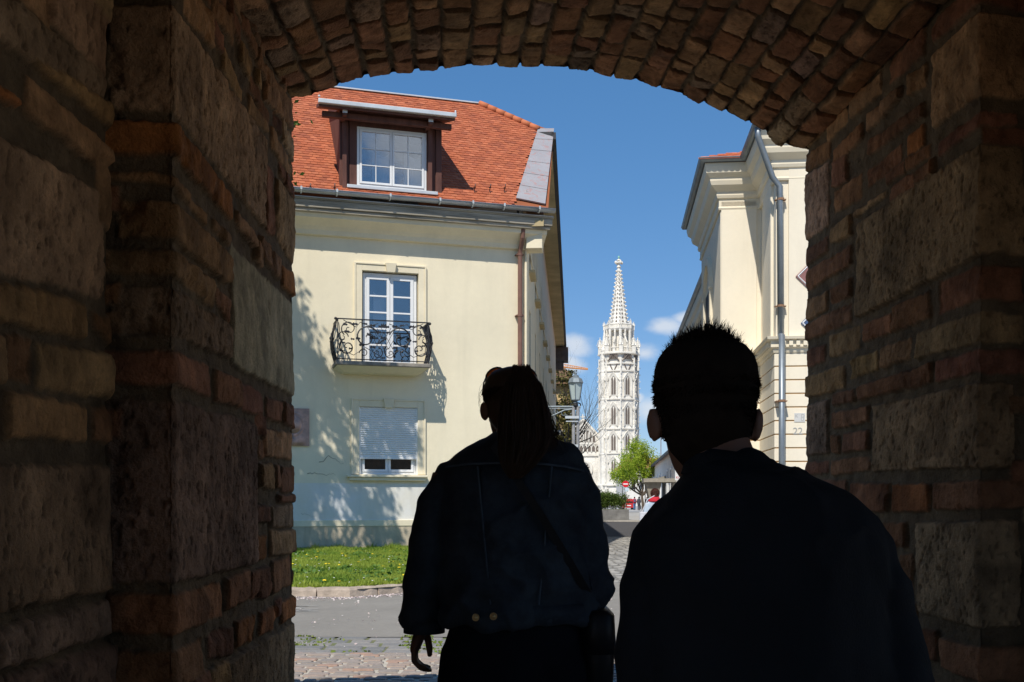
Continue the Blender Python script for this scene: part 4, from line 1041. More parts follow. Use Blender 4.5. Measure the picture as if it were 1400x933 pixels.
# ---- plaque with a shallow relief
copper = mat('copper_plaque', (.50,.30,.235), rough=.42, var=.35, scale=5, fine=.15, metal=.45, col2=(.26,.18,.16))
pq = empty('wall_plaque'); 
x0,z1 = F(384,558,-.04); x1,z0 = F(423,610,-.04)
n = 40; V = []
for i_ in range(n+1):
    for j_ in range(n+1):
        u = i_/n; v = j_/n; h = 0
        r = math.hypot((u-.42)*1.0,(v-.58)*1.2); h += .035*max(0,1-(r/.30)**2)**.5 if r<.30 else 0
        h += .012*math.exp(-((r-.36)/.02)**2)+.018*max(0,1-(math.hypot(u-.55,(v-.12)*1.4)/.34)**2)+.01*math.sin(9*u+5*v)*math.exp(-((v-.45)/.2)**2)
        e = min(u,v,1-u,1-v); h = h*min(1,e/.08)+.0
        V.append((x0+(x1-x0)*u, -.05-h*1.3, z0+(z1-z0)*v))
V = [tuple(LB_O+Vector((a*ct-b*st_, a*st_+b*ct, c))) for a,b,c in V]
pc = Vector(V[0]); pq.location = pc
o = np_mesh('relief', np.array(V)-np.array(pc), grid_faces(n+1,n+1), copper, pq)
mb = MB(); mb.box(x0,x1,-.048,.0,z0,z1); mb.v = [tuple(LB_O+Vector((a*ct-b*st_, a*st_+b*ct, c))-pc) for a,b,c in mb.v]; mb.build('backplate', copper, pq)
tag(pq, 'square copper relief plaque on the cream house wall, beside the dark stone jamb', 'plaque')
# ============================================================ right building
RB_T = -R(5.5); RB_O = Vector((7.2,28,0)); c2,s2 = math.cos(RB_T), math.sin(RB_T)
pal = empty('corner_building', RB_O, RB_T)
tag(pal, 'pale yellow corner building with grooved ground floor and grey downpipe', 'building')
def RF(px, py, y=0):
    o = Vector((0,0,CAMZ))-RB_O; d = Vector(((px-700)/FPX,1,(HY-py)/FPX))
    rot = lambda v: Vector((v.x*c2+v.y*s2, -v.x*s2+v.y*c2, v.z)); o = rot(o); d = rot(d)
    t = (y-o.y)/d.y; p_ = o+d*t; return p_.x, p_.z
yel = mat('pale_yellow_plaster', (.82,.745,.60), rough=.92, var=.05, scale=.7, fine=.04, bump=.003, bscale=30)
streak(yel, .05)
yeltrim = mat('pale_yellow_trim', (.80,.72,.56), rough=.9, var=.06, scale=1.5, fine=.04)
gpipe = mat('grey_pipe', (.25,.285,.315), rough=.45, var=.2, scale=2, metal=.55, fine=.1)
rustjoint = mat('groove_stain', (.50,.30,.13), rough=.9, var=.25, scale=3)
HT = RF(1060,178,-.7)[1]; zs1 = RF(1080,460,-.2)[1]; zs0 = RF(1080,480,-.05)[1]
EZ = 11.35                                # eaves height
by0 = 2.75; by1 = 9.2; bxl = RF(985,400,by0)[0]
# main walls
mb = MB(); mb.box(.02,14,.02,12,0,EZ-.3); mb.box(.02,14,12,38,0,EZ-.9); 
mb.build('core_wall', yel, pal)
mb = MB(); mb.box(bxl,.2,by0,by1,0,EZ-.35)
mb.build('bay', yel, pal)
# bay side window (tall arched) as recess frame proud of the wall
mb = MB()
for (ya,yb_,z0_,z1_) in [(by0+2.6,by0+4.6,4.9,8.2)]:
    mb.box(bxl-.10,bxl+.02,ya-.25,ya,z0_,z1_); mb.box(bxl-.10,bxl+.02,yb_,yb_+.25,z0_,z1_)
    c = (ya+yb_)/2; r = (yb_-ya)/2; n = 10
    for k in range(n):
        a0,a1 = math.pi*k/n, math.pi*(k+1)/n
        q = [(bxl-.12,c+rr_*math.cos(a),z1_+rr_*math.sin(a)) for rr_,a in ((r,a0),(r+.28,a0),(r+.28,a1),(r,a1))]; mb.extrude(q,(.12,0,0))
mb.build('window_arch', yeltrim, pal, fix=True)
mb = MB(); mb.box(bxl-.02,bxl+.01,by0+2.6,by0+4.6,4.9,8.3); mb.build('window', darkg, pal)
mb = MB(); mb.box(bxl-.05,bxl-.02,by0+2.9,by0+3.0,4.9,8.2); mb.box(bxl-.14,bxl,by0+2.4,by0+4.8,4.6,4.75); mb.build('window_bar', gpipe, pal)
# pilaster strips
mb = MB()
px0,px1 = RF(1070,300,-.05)[0], RF(1118,300,-.05)[0]
mb.box(.35,1.4,-.06,.02,zs1,EZ-.9); mb.box(3.2,4.2,-.06,.02,zs1,EZ-.9)
mb.box(-.06,.03,.45,1.9,zs1,EZ-.9)
mb.box(bxl+.02,-.12,by0-.05,by0+.02,zs1,EZ-1.05)
mb.build('pilaster', yel, pal, bevel=.01)
# cornice profile swept round plan path
def sweep(mb, path, prof):
    "plan path (x,y) with outward = left of travel ; prof list of (out,z)"
    n = len(path); nor = []
    for i_ in range(n):
        def ed(a,b): d = Vector((b[0]-a[0],b[1]-a[1])).normalized(); return Vector((d.y,-d.x))
        if i_==0: m_ = ed(path[0],path[1])
        elif i_==n-1: m_ = ed(path[-2],path[-1])
        else:
            a = ed(path[i_-1],path[i_]); b = ed(path[i_],path[i_+1]); m_ = (a+b); m_ = m_/ (m_.dot(a))
        nor.append(m_)
    rings = [[(path[i_][0]+nor[i_].x*o_, path[i_][1]+nor[i_].y*o_, z) for o_,z in prof] for i_ in range(n)]
    mb.loft(rings)
pathm = [(0,38),(0,by1),(bxl,by1),(bxl,by0),(0,by0),(0,0),(14,0)]
prof = [(-.05,EZ-1.30),(.05,EZ-1.30),(.07,EZ-1.25),(.05,EZ-1.20),(.05,EZ-.98),(.10,EZ-.96),(.13,EZ-.88),(.12,EZ-.78),(.30,EZ-.62),(.34,EZ-.50),(.34,EZ-.42),(.46,EZ-.30),(.50,EZ-.12),(.50,EZ-.02),(-.05,EZ-.02)]
mb = MB(); sweep(mb, pathm[1:], prof); mb.build('cornice', yeltrim, pal, fix=True)
mb = MB(); sweep(mb, [(0,38),(0,by1+.1)], [(o_,z-.55) for o_,z in prof]); mb.build('cornice', yeltrim, pal, fix=True)
prof2 = [(-.05,zs0-.05),(.05,zs0-.05),(.07,zs0),(.07,zs0+.06),(.14,zs0+.10),(.14,zs1-.10),(.24,zs1-.07),(.26,zs1),(.05,zs1+.03),(-.05,zs1+.03)]
mb = MB(); sweep(mb, pathm, prof2); mb.build('string_course', yeltrim, pal, fix=True)
mb = MB(); x = .15
while x < 5: mb.box(x,x+.10,-.20,-.13,zs1-.24,zs1-.105); x += .19
y = .15
while y < 2.6: mb.box(-.20,-.13,y,y+.10,zs1-.24,zs1-.105); y += .19
mb.build('dentils', yeltrim, pal)
# grooved ground floor: blocks standing proud of stained joints
mb = MB(); jb = MB(); z = zs0-.06; pitch = RF(1080,500,0)[1]-RF(1080,518.6,0)[1]
while z > .3:
    z0_ = z-pitch+.035
    for (a,b,c_,d_) in [(0,14,0,.3)]: pass
    mb.box(-.03,14,-.03,.3,z0_,z); mb.box(-.0301,.3,.3,by0+.02,z0_,z); mb.box(bxl-.03,-.0302,by0-.03,by0+.3,z0_,z); mb.box(bxl-.0301,bxl+.3,by0+.3,by1,z0_,z)
    mb.box(-.03,.3,by1+.01,38,z0_,z)
    z -= pitch
mb.build('rustication', yel, pal, bevel=.008)
jb.box(.0,14,-.004,.02,.2,zs0-.06); jb.box(-.004,.02,.0,by0,.2,zs0-.06); jb.box(bxl-.004,-.02,by0-.004,by0,.2,zs0-.06); jb.box(bxl-.004,bxl,by0+.01,by1,.2,zs0-.06); jb.build('joints', rustjoint, pal)
# gutters
def sweep_gutter(path, z, o_):
    mb = MB(); prof = [(o_+.11*math.cos(a),z+.11*math.sin(a)) for a in np.linspace(math.pi,2*math.pi,9)]+[(o_+.095*math.cos(a),z+.095*math.sin(a)) for a in np.linspace(2*math.pi,math.pi,9)]
    sweep(mb, path, prof); prof = [(o_+.11+.014*math.cos(a),z+.014*math.sin(a)) for a in np.linspace(0,2*math.pi,7)[:-1]]
    sweep(mb, path, prof); return mb
sweep_gutter(pathm[1:], EZ+.09, .57).build('gutter', gpipe, pal, fix=True)
sweep_gutter([(0,38),(0,by1+.8)], EZ-.46, .57).build('gutter', gpipe, pal, fix=True)
# roof
redt = tilem
mb = MB(); e = .62
ridge = 5.5
mb.add([(-e,-e,EZ),(14,-e,EZ),(14,6,EZ+ridge*.5),(6,6,EZ+ridge*.5)],[(0,1,2,3)])
mb.add([(-e,-e,EZ),(6,6,EZ+ridge*.5),(6,12,EZ+ridge*.5),(-e,12,EZ)],[(0,1,2,3)])
mb.add([(bxl-e,by0-e,EZ),(.4,by0-e,EZ),(4,by0+3.9,EZ+1.9),(bxl-e,by1+e,EZ),(.2,by1+e,EZ)],[(0,1,2),(0,2,3),(3,2,4)])
mb.add([(-e,by1,EZ-.55),(6,16,EZ+4),(6,38,EZ+4),(-e,38,EZ-.55)],[(0,1,2,3)])
mb.build('roof_deck', und, pal)
exr = Vector((1,0,0)); evr = Vector((0,4.5,3.7)).normalized(); 
evb = Vector((0,1,.60)).normalized(); nrb = Vector((0,-.60,1)).normalized()
W_ = -e+.0
tile_field(lambda x,v: -.2<x<e+(.4-bxl) and v<.25+x*.42, 0, 2.9, 1.0, Vector((bxl-e,by0-e-.08,EZ+.02)), exr, evb, nrb, 9, 'roof', pal, tw=.17, exp=.13, cols=[(.60,.16,.07),(.55,.14,.065),(.64,.19,.08)])
# grey downpipe: swan neck from the corner gutter
mb = MB(); mb.tube([(-.55,-.50,EZ+.02),(-.52,-.46,EZ-.25),(-.1,-.16,EZ-1.25),(.10,-.14,EZ-1.5),(.12,-.14,zs1+.02)], .085, 12)
mb.tube([(.12,-.34,zs1+.02),(.12,-.34,.0)], .085, 12); mb.tube([(.12,-.14,zs1+.03),(.12,-.24,zs1+.0),(.12,-.34,zs1-.06)],.085,12)
pp = mb.build('downpipe', gpipe, pal, smooth=True)
for zz in (9.5, 6.6, 4.0, 2.0):
    yo = -.14 if zz>zs1 else -.34
    m_ = MB(); m_.tube([(.12,yo,zz-.03),(.12,yo,zz+.03)],.10,12); m_.box(-.03,.27,yo,.0,zz-.012,zz+.012); m_.build('pipe_clip', mat('rusty_clip',(.30,.17,.10),rough=.7,var=.3) if 'rusty_clip' not in bpy.data.materials else bpy.data.materials['rusty_clip'], pp)
# house number and street plate
gn = mat('number_grey', (.40,.40,.39), rough=.7, var=.1)
x,z = RF(1091,590,-.05)
nb = text_mesh('house_number', '22', .27, gn, pal, (x,-.034,z), (R(90),0,0), .006)
x0,z1_ = RF(1086,565,-.05); x1,z0_ = RF(1101,577,-.05)
pl = MB().box(x0,x1,-.045,-.031,z0_,z1_).build('wall_sign', mat('grey_plate',(.60,.60,.58),rough=.6,var=.08), pal)
text_mesh('lettering', 'K  D', .13, gn, pl, ((x0+x1)/2,-.048,z1_-.08), (R(90),0,0), .002)
text_mesh('lettering', 'U', .13, gn, pl, ((x0+x1)/2+.07,-.048,z0_+.07), (R(90),0,0), .002)
# diamond signs on brackets, mostly behind the jamb
def diamond(px, py, half, m, mw, label):
    x,z = RF(px,py,-.10); o = empty('diamond_sign', RB_O+Vector(((x+half)*c2-(-.10)*s2*1, (x+half)*s2+(-.10)*c2, z)), RB_T)
    a = MB(); a.extrude([(-half,0,0),(0,0,-half),(half,0,0),(0,0,half)],(0,.03,0)); a.build('panel', m, o, fix=True)
    b = MB(); q = half*.86
    for s_ in (0,1,2,3):
        an = s_*math.pi/2; A = Vector((-q*math.cos(an),-.004,-q*math.sin(an))); B = Vector((-q*math.cos(an+math.pi/2),-.004,-q*math.sin(an+math.pi/2))); b.tube([A,B],.018,4)
    b.build('border', mw, o); c = MB(); c.tube([(0,.03,0),(0,.10,0)],.03,6); c.build('bracket', iron, o)
    tag(o, label, 'sign')
diamond(1088,378,.42, mat('brown_enamel',(.27,.13,.12),rough=.5,var=.1), white, 'brown diamond sign with white border on the yellow wall, mostly behind the brick jamb')
diamond(1095,442,.34, mat('blue_enamel',(.06,.10,.20),rough=.5,var=.1), white, 'dark blue diamond sign just above the string course, mostly behind the brick jamb')
# pavement along the building
pav = mat('pavement', (.33,.31,.28), rough=.9, var=.15, scale=2, fine=.12)
pts = [RB_O+Vector((a*c2-b*s2,a*s2+b*c2,0)) for a,b in [(-2.0,-1.5),(14,-1.5),(14,38),(-2.0,38)]]
poly_sheet('pavement', [(q.x,q.y) for q in pts], .12, pav, thick=.2)
# ============================================================ church, distance 300 m
CD = 300.0; U = CD/FPX        # metres per photo pixel at that distance
lime = mat('white_limestone', (.82,.785,.71), rough=.9, var=.16, scale=.35, fine=.2, bump=.25, bscale=1.2)
streak(lime, .22, (.35,.35,.07), .47)
lime2 = mat('limestone_trim', (.76,.72,.64), rough=.9, var=.2, scale=.5, fine=.2)
cdark = mat('church_glass', (.16,.13,.11), rough=.6, var=.2)
X0 = (846-700)*U; church = empty('gothic_church', (X0,CD,0)); tag(church, 'white gothic church with tall openwork spire rising beyond the street', 'church')
def cz(py): return CAMZ+(HY-py)*U
def cx(px): return (px-700)*U-X0
RT = 26.3*U
def octo(r, z, a0=-math.pi/2, n=8): return [(r*math.cos(a0+2*math.pi*k/n), r*math.sin(a0+2*math.pi*k/n), z) for k in range(n)]
base = cz(692)
# tower octagon with face frames; faces k between vertices k,k+1 starting with the vertex towards the camera
mb = MB(); zt = cz(505); rings = []
for (r,z) in [(RT*1.05,-.3),(RT*1.05,cz(666)),(RT*1.0,cz(664)),(RT*1.0,cz(622)),(RT,cz(508)),(RT*.97,cz(500)),(RT*.93,cz(484))]: rings.append(octo(r,z))
mb.loft(rings); mb.build('tower_wall', lime, church)
# string courses
for py,w_ in ((664,.5),(637-16,.35),(588,.4),(548,.4),(510,.35),(486,.6),(500,.3)):
    mb = MB(); z = cz(py); r = RT*1.0+w_ if py<660 else RT*1.05+w_; mb.loft([octo(r-.5,z-.35),octo(r,z-.15),octo(r,z+.2),octo(r-.6,z+.35)]); mb.build('string_course', lime2, church)
def face(k, r=RT):
    a0 = -math.pi/2+2*math.pi*k/8; a1 = a0+2*math.pi/8; A = Vector((r*math.cos(a0),r*math.sin(a0),0)); B = Vector((r*math.cos(a1),r*math.sin(a1),0))
    c = (A+B)/2; ex_ = (B-A).normalized(); nn = c.normalized(); return c, ex_, nn
def gothic_outline(w_, z0, zs, n=6, k=1.25):
    "points u,z of a pointed arch opening half width w"
    pts = [(-w_,z0),(-w_,zs)]; Rr = 2*w_*k; cxr = -w_+Rr
    a_end = math.acos((cxr)/Rr)
    for i_ in range(1,n+1):
        a = math.pi-(a_end)*i_/n; pts.append((cxr+Rr*math.cos(a), zs+Rr*math.sin(a)))
    rt_ = [(-u,z) for u,z in pts[:-1]][::-1]
    return pts+rt_
for fk in (-3,-2,-1,0,1,2):
    c,exf,nn = face(fk)
    for (yb_,ys,wpx) in ((543,524,3.6),(583,564,3.6),(618,602,3.6),(655,636,3.2)):
        if yb_==655 and fk not in (-1,0): continue
        wnd = empty('window'); wnd.parent = church; wnd.location = c
        w_ = wpx*U; z0_ = cz(yb_); zs_ = cz(ys)
        to3 = lambda u,z,o_: Vector((exf.x*u+nn.x*o_, exf.y*u+nn.y*o_, z))
        mb = MB(); out = gothic_outline(w_+.55,z0_-.4,zs_); inn = gothic_outline(w_,z0_,zs_)
        n = len(out)
        for i_ in range(n-1):
            mb.hexa([to3(*out[i_],-.1),to3(*out[i_+1],-.1),to3(*inn[i_+1],-.1),to3(*inn[i_],-.1)],[to3(*out[i_],.45),to3(*out[i_+1],.45),to3(*inn[i_+1],.25),to3(*inn[i_],.25)])
        # gable hood above
        mb.tube([to3(-w_-1.0,zs_+.3,.3),to3(0,zs_+w_*3.4,.35),to3(w_+1.0,zs_+.3,.3)],.16,4)
        mb.box(0,0,0,0,0,0) if False else None
        mb.build('frame', lime2, wnd, fix=True)
        mb = MB(); mb.add([to3(u,z,.06) for u,z in inn],[tuple(range(len(inn)))]); mb.build('opening', lime2 if yb_==655 else lime2, wnd)
        mb = MB()
        for sg in (-1,1):
            o2 = [(u*.38+sg*w_*.46,z0_+(z-z0_)*.9+.2) for u,z in inn]; mb.add([to3(u,z,.10) for u,z in o2],[tuple(range(len(o2)))])
        mb.build('light', cdark, wnd)
    # blind corner shafts
mb = MB()
for k in (-3,-2,-1,0,1,2,3):
    a = -math.pi/2+2*math.pi*k/8; r = RT*1.0+.1; mb.tube([(r*math.cos(a),r*math.sin(a),cz(664)),(r*math.cos(a),r*math.sin(a),cz(492))],.26,6)
    mb.tube([(r*math.cos(a),r*math.sin(a),cz(664)),(r*math.cos(a),r*math.sin(a),-.2)],.5,6)
    for j in range(18):
        z = cz(660)+(cz(495)-cz(660))*j/18; mb.ball(((r+.45)*math.cos(a),(r+.45)*math.sin(a),z),.16,.16,.22,5,3)
mb.build('shafts', lime, church)
# blind tracery on upper stage
mb = MB()
for fk in (-2,-1,0,1):
    c,exf,nn = face(fk, RT*.985)
    to3 = lambda u,z,o_: c+Vector((exf.x*u+nn.x*o_, exf.y*u+nn.y*o_, z))
    for sg in (-1,1):
        mb.tube([to3(sg*3.6*U*1.5,cz(500),.2),to3(0,cz(512),.25)],.14,4)
    mb.tube([to3(-8*U,cz(497),.25),to3(0,cz(488),.3),to3(8*U,cz(497),.25)],.2,4)
    for sg in (-4,-1.2,1.2,4): mb.add([to3(sg*U+u,z,.30) for u,z in gothic_outline(.45,cz(494),cz(491.5))],[tuple(range(15))])
mb.build('tracery', cdark, church)
# gallery: balustrades, open columns, pinnacles
def pinnacle(x, y, z0, z1, r, n=4):
    pc_ = MB(); h = z1-z0
    pc_.lathe([(r,z0),(r,z0+h*.42),(r*1.35,z0+h*.44),(r*1.1,z0+h*.5),(r*.12,z0+h*.94),(r*.4,z0+h*.96),(r*.05,z1)],n,x,y,math.pi/4)
    for j in range(5):
        f = .54+.07*j; rr_ = r*(1.15-(f-.5)/.5)
        for q in range(4):
            a = q*math.pi/2; pc_.ball((x+(rr_+.05)*math.cos(a),y+(rr_+.05)*math.sin(a),z0+h*f),r*.22,r*.22,r*.25,5,3)
    pc_.build('pinnacle', lime, church)
R2 = 19.5*U
mb = MB(); mb.loft([octo(RT*.93,cz(484)),octo(RT*.93,cz(483)),octo(R2*.72,cz(482)),octo(R2*.66,cz(455)),octo(R2*.66,cz(452))]); mb.build('drum', lime2, church)
mb = MB(); mb.loft([octo(R2*1.0,cz(454)),octo(R2*1.08,cz(452)),octo(R2*1.08,cz(450)),octo(R2*.8,cz(448))]); mb.loft([octo(RT*.95,cz(486)),octo(RT*1.03,cz(485)),octo(RT*1.03,cz(484)),octo(RT*.9,cz(483))]); mb.build('gallery_floor', lime, church)
for (r,z0_,z1_,nn_) in ((RT*1.0,cz(484),cz(478.5),10),(R2*1.04,cz(450),cz(446),8)):
    mb = MB()
    for k in range(8):
        A = Vector(octo(r,z0_)[k]); B = Vector(octo(r,z0_)[(k+1)%8]); mb.tube([A+Vector((0,0,z1_-z0_)),B+Vector((0,0,z1_-z0_))],.16,4)
        for j in range(nn_): q = A.lerp(B,j/nn_); mb.tube([q,q+Vector((0,0,z1_-z0_))],.11,4)
    mb.build('balustrade', lime2, church)
for k in range(8):
    a = -math.pi/2+math.pi/4*k
    mb = MB(); x,y = R2*.98*math.cos(a),R2*.98*math.sin(a)
    mb.tube([(x,y,cz(483)),(x,y,cz(452))],.42,6); x2,y2 = R2*.98*math.cos(a+math.pi/8)*.95,R2*.98*math.sin(a+math.pi/8)*.95; mb.tube([(x2,y2,cz(483)),(x2,y2,cz(452))],.28,6)
    mb.build('column', lime, church)
    pinnacle(R2*1.03*math.cos(a),R2*1.03*math.sin(a),cz(452),cz(438 if k%2 else 440),.40)
    pinnacle(RT*.98*math.cos(a),RT*.98*math.sin(a),cz(486),cz(462),.75)
    a += math.pi/8; pinnacle(RT*.90*math.cos(a),RT*.90*math.sin(a),cz(486),cz(470),.45)
    # flying struts
    mb = MB(); mb.tube([(RT*.92*math.cos(a),RT*.92*math.sin(a),cz(472)),(R2*.75*math.cos(a),R2*.75*math.sin(a),cz(458))],.25,4); mb.build('flying_strut', lime2, church)
# spire with crockets on every arris
mb = MB(); zb_ = cz(450); zt_ = cz(366); rb_ = 15.0*U; rt2 = 1.9*U
rings = [octo(rb_,zb_),octo(rb_*.78,cz(438)),octo(rb_*.52,cz(412)),octo(rb_*.30,cz(388)),octo(rt2,zt_)]; mb.loft(rings)
prf = [(15.0,450),(11.7,438),(7.8,412),(4.5,388),(1.9,366)]
for k in range(8):
    a = -math.pi/2+math.pi/4*k
    for j in range(15):
        py = 446-j*5.3; r = np.interp(-py,[-q[1] for q in prf],[q[0] for q in prf])*U
        c = Vector(((r+.18)*math.cos(a),(r+.18)*math.sin(a),cz(py))); mb.tube([c-Vector((.5*math.cos(a),.5*math.sin(a),.25)),c+Vector((.18*math.cos(a),.18*math.sin(a),.28))],[.30,.20],5)
mb.build('spire', lime, church)
mb = MB()
for k in range(8):
    a0 = -math.pi/2+math.pi/4*(k+.5)
    for j in range(13):
        py = 442-j*5.6; r = np.interp(-py,[-q[1] for q in prf],[q[0] for q in prf])*U*math.cos(math.pi/8)+.04; q = Vector((r*math.cos(a0),r*math.sin(a0),cz(py))); e_ = Vector((-math.sin(a0),math.cos(a0),0)); s_ = .10+.03*(13-j)/2
        mb.quad(q-e_*s_,q-Vector((0,0,s_*2)),q+e_*s_,q+Vector((0,0,s_*2)))
mb.build('spire_piercing', cdark, church)
mb = MB(); mb.lathe([(rt2,cz(367)),(rt2*1.7,cz(366)),(rt2*1.2,cz(364)),(.3,cz(362)),(.3,cz(361)),(1.0,cz(360)),(.9,cz(358.8)),(.3,cz(358)),(.25,cz(357)),(.7,cz(356.4)),(.6,cz(355.5)),(.2,cz(354.8)),(.15,cz(352.5))],8)
for q in range(4):
    a = q*math.pi/2+.4; mb.ball((1.0*math.cos(a),1.0*math.sin(a),cz(359.4)),.4,.4,.5,6,4)
mb.build('finial', lime2, church); MB().ball((0,0,cz(352.2)),.3,.3,.5).build('finial_tip', mat('verdigris',(.25,.5,.42)), church)
# stair turret on the left
tx,ty = cx(825.5),-RT*.35
mb = MB(); mb.loft([[(x+tx,y+ty,z) for x,y,z in octo(r,z)] for r,z in ((6.2*U*1.1,-.2),(6.2*U*1.1,cz(664)),(6.0*U,cz(662)),(6.0*U,cz(480)))]);
mb.loft([[(x+tx,y+ty,z) for x,y,z in octo(r,z)] for r,z in ((6.6*U,cz(482)),(6.6*U,cz(479)),(4.2*U,cz(478)),(3.6*U,cz(474)),(.3*U,cz(449)))])
for py in (664,622,588,548,510,495): mb.loft([[(x+tx,y+ty,z) for x,y,z in octo(r,z)] for r,z in ((6.0*U,cz(py)-.3),(6.5*U,cz(py)),(6.0*U,cz(py)+.3))])
mb.build('stair_turret', lime, church)
mb = MB()
for j in range(14):
    z = cz(655-j*12.5); a = -math.pi/2+math.pi/8+(0 if j%2 else -.0); r = 6.0*U*.93+.04; e_ = Vector((-math.sin(a),math.cos(a),0)); q = Vector((tx+r*math.cos(a),ty+r*math.sin(a),z)); mb.quad(q-e_*.2-Vector((0,0,.4)),q+e_*.2-Vector((0,0,.4)),q+e_*.2+Vector((0,0,.4)),q-e_*.2+Vector((0,0,.4)))
mb.build('turret_slit', cdark, church)
for q in range(4):
    a = q*math.pi/2+.3; pinnacle(tx+6*U*math.cos(a),ty+6*U*math.sin(a),cz(486),cz(470),.35)
# right side buttress with statue pinnacle
for px,(za,zb2) in ((871,(508,478)),(866,(486,466))): pinnacle(cx(px),-1.5,cz(za),cz(zb2),.55)
# west front left of the tower
gx0,gx1,gxc = cx(772),cx(821),cx(797.5); yf = 2.0
mb = MB(); ap_ = cz(575)
mb.extrude([(gx0,yf,-.2),(gx1,yf,-.2),(gx1,yf,cz(598)),(gx1-.5,yf,cz(598)),(gxc,yf,ap_),(gx0+.5,yf,cz(598)),(gx0,yf,cz(598))],(0,2.5,0)); mb.build('west_wall', lime, church, fix=True)
mb = MB(); mb.tube([(gx0,yf-.1,cz(599)),(gxc,yf-.1,ap_+.3),(gx1,yf-.1,cz(599))],.42,5)
for z in (606,622,664): MB().box(gx0,gx1,yf-.35,yf,cz(z)-.3,cz(z)+.25).build('ledge', lime2, church)
for k in range(16):
    f = k/16; 
    for sg in (-1,1): mb.ball((gxc+sg*(gx1-gxc)*f,yf-.1,ap_+.6+(cz(599)-ap_)*f),.28,.28,.4,5,3)
mb.tube([(gxc,yf,ap_),(gxc,yf,cz(566))],.2,5); mb.box(gxc-.7,gxc+.7,yf-.12,yf+.12,cz(569.5)-.15,cz(569.5)+.15)
mb.build('gable_coping', lime2, church)
def lancet(px, yb_, ys, w_, parent=church, m=cdark):
    wd = empty('lancet_window'); wd.parent = parent
    inn = gothic_outline(w_,cz(yb_),cz(ys)); out = gothic_outline(w_+.3,cz(yb_)-.2,cz(ys)); mb = MB(); x = cx(px)
    mb.add([(x+u,yf-.10,z) for u,z in inn],[tuple(range(len(inn)))]); mb.build('light', m, wd)
    mb = MB()
    for i_ in range(len(out)-1): mb.hexa([(x+out[i_][0],yf+.02,out[i_][1]),(x+out[i_+1][0],yf+.02,out[i_+1][1]),(x+inn[i_+1][0],yf+.02,inn[i_+1][1]),(x+inn[i_][0],yf+.02,inn[i_][1])],[(x+out[i_][0],yf-.35,out[i_][1]),(x+out[i_+1][0],yf-.35,out[i_+1][1]),(x+inn[i_+1][0],yf-.25,inn[i_+1][1]),(x+inn[i_][0],yf-.25,inn[i_][1])])
    mb.build('frame', lime2, wd, fix=True)
for px,yb_,ys in ((783.5,604,594),(787.5,604,590),(791,604,592),(796,604,586),(799,604,586),(804,604,592),(807.5,604,594),(812.5,604,599)): lancet(px,yb_,ys,.42)
for k in range(8): lancet(778.5+k*5.6,617,613,.42)
mb = MB(); xr = cx(799); zr = cz(641)
for rr_,tt in ((10.5*U,.5),(9*U,.3),(3*U,.25)): mb.tube([(xr+rr_*math.cos(a),yf-.15,zr+rr_*math.sin(a)) for a in np.linspace(0,2*math.pi,33)[:-1]],tt,5,closed=True)
for k in range(12): a = k*math.pi/6; mb.tube([(xr+3*U*math.cos(a),yf-.15,zr+3*U*math.sin(a)),(xr+9*U*math.cos(a),yf-.15,zr+9*U*math.sin(a))],.14,4)
rw = mb.build('rose_window', lime2, church); MB().add([(xr+9*U*math.cos(a),yf-.06,zr+9*U*math.sin(a)) for a in np.linspace(0,2*math.pi,25)[:-1]],[tuple(range(24))]).build('rose_glass', cdark, rw)
lancet(846,676,671,1.2)
croof = mat('church_tiles', (.30,.12,.08), rough=.7, var=.4, scale=.35, stretch=(1,1,2), fine=.25, col2=(.42,.28,.14))
mb = MB(); zr_ = cz(577); mb.add([(gxc,yf+2.5,ap_-.3),(gxc,yf+45,ap_-.3),(gx1+2,yf+45,cz(600)),(gx1+2,yf+2.5,cz(600)),(gx0-2,yf+45,cz(600)),(gx0-2,yf+2.5,cz(600))],[(0,1,2,3),(0,5,4,1)]); 
mb.build('nave_roof', croof, church)
mb = MB(); mb.box(gx0,cx(868),yf+3,yf+46,-.2,cz(601)); mb.box(cx(869),cx(891),yf+8,yf+46,-.2,cz(628)); mb.build('nave_wall', lime, church)
mb = MB(); mb.hexa([(cx(868),yf+7.5,cz(628)),(cx(892),yf+7.5,cz(628)),(cx(892),yf+46,cz(628)),(cx(868),yf+46,cz(628))],[(cx(868),yf+20,cz(612)),(cx(886),yf+20,cz(612)),(cx(886),yf+40,cz(612)),(cx(868),yf+40,cz(612))]); mb.build('chapel_roof', croof, church)
# portal porch and entrance in the tower foot
mb = MB(); c,exf,nn = face(0); 
for py in (668,): pass
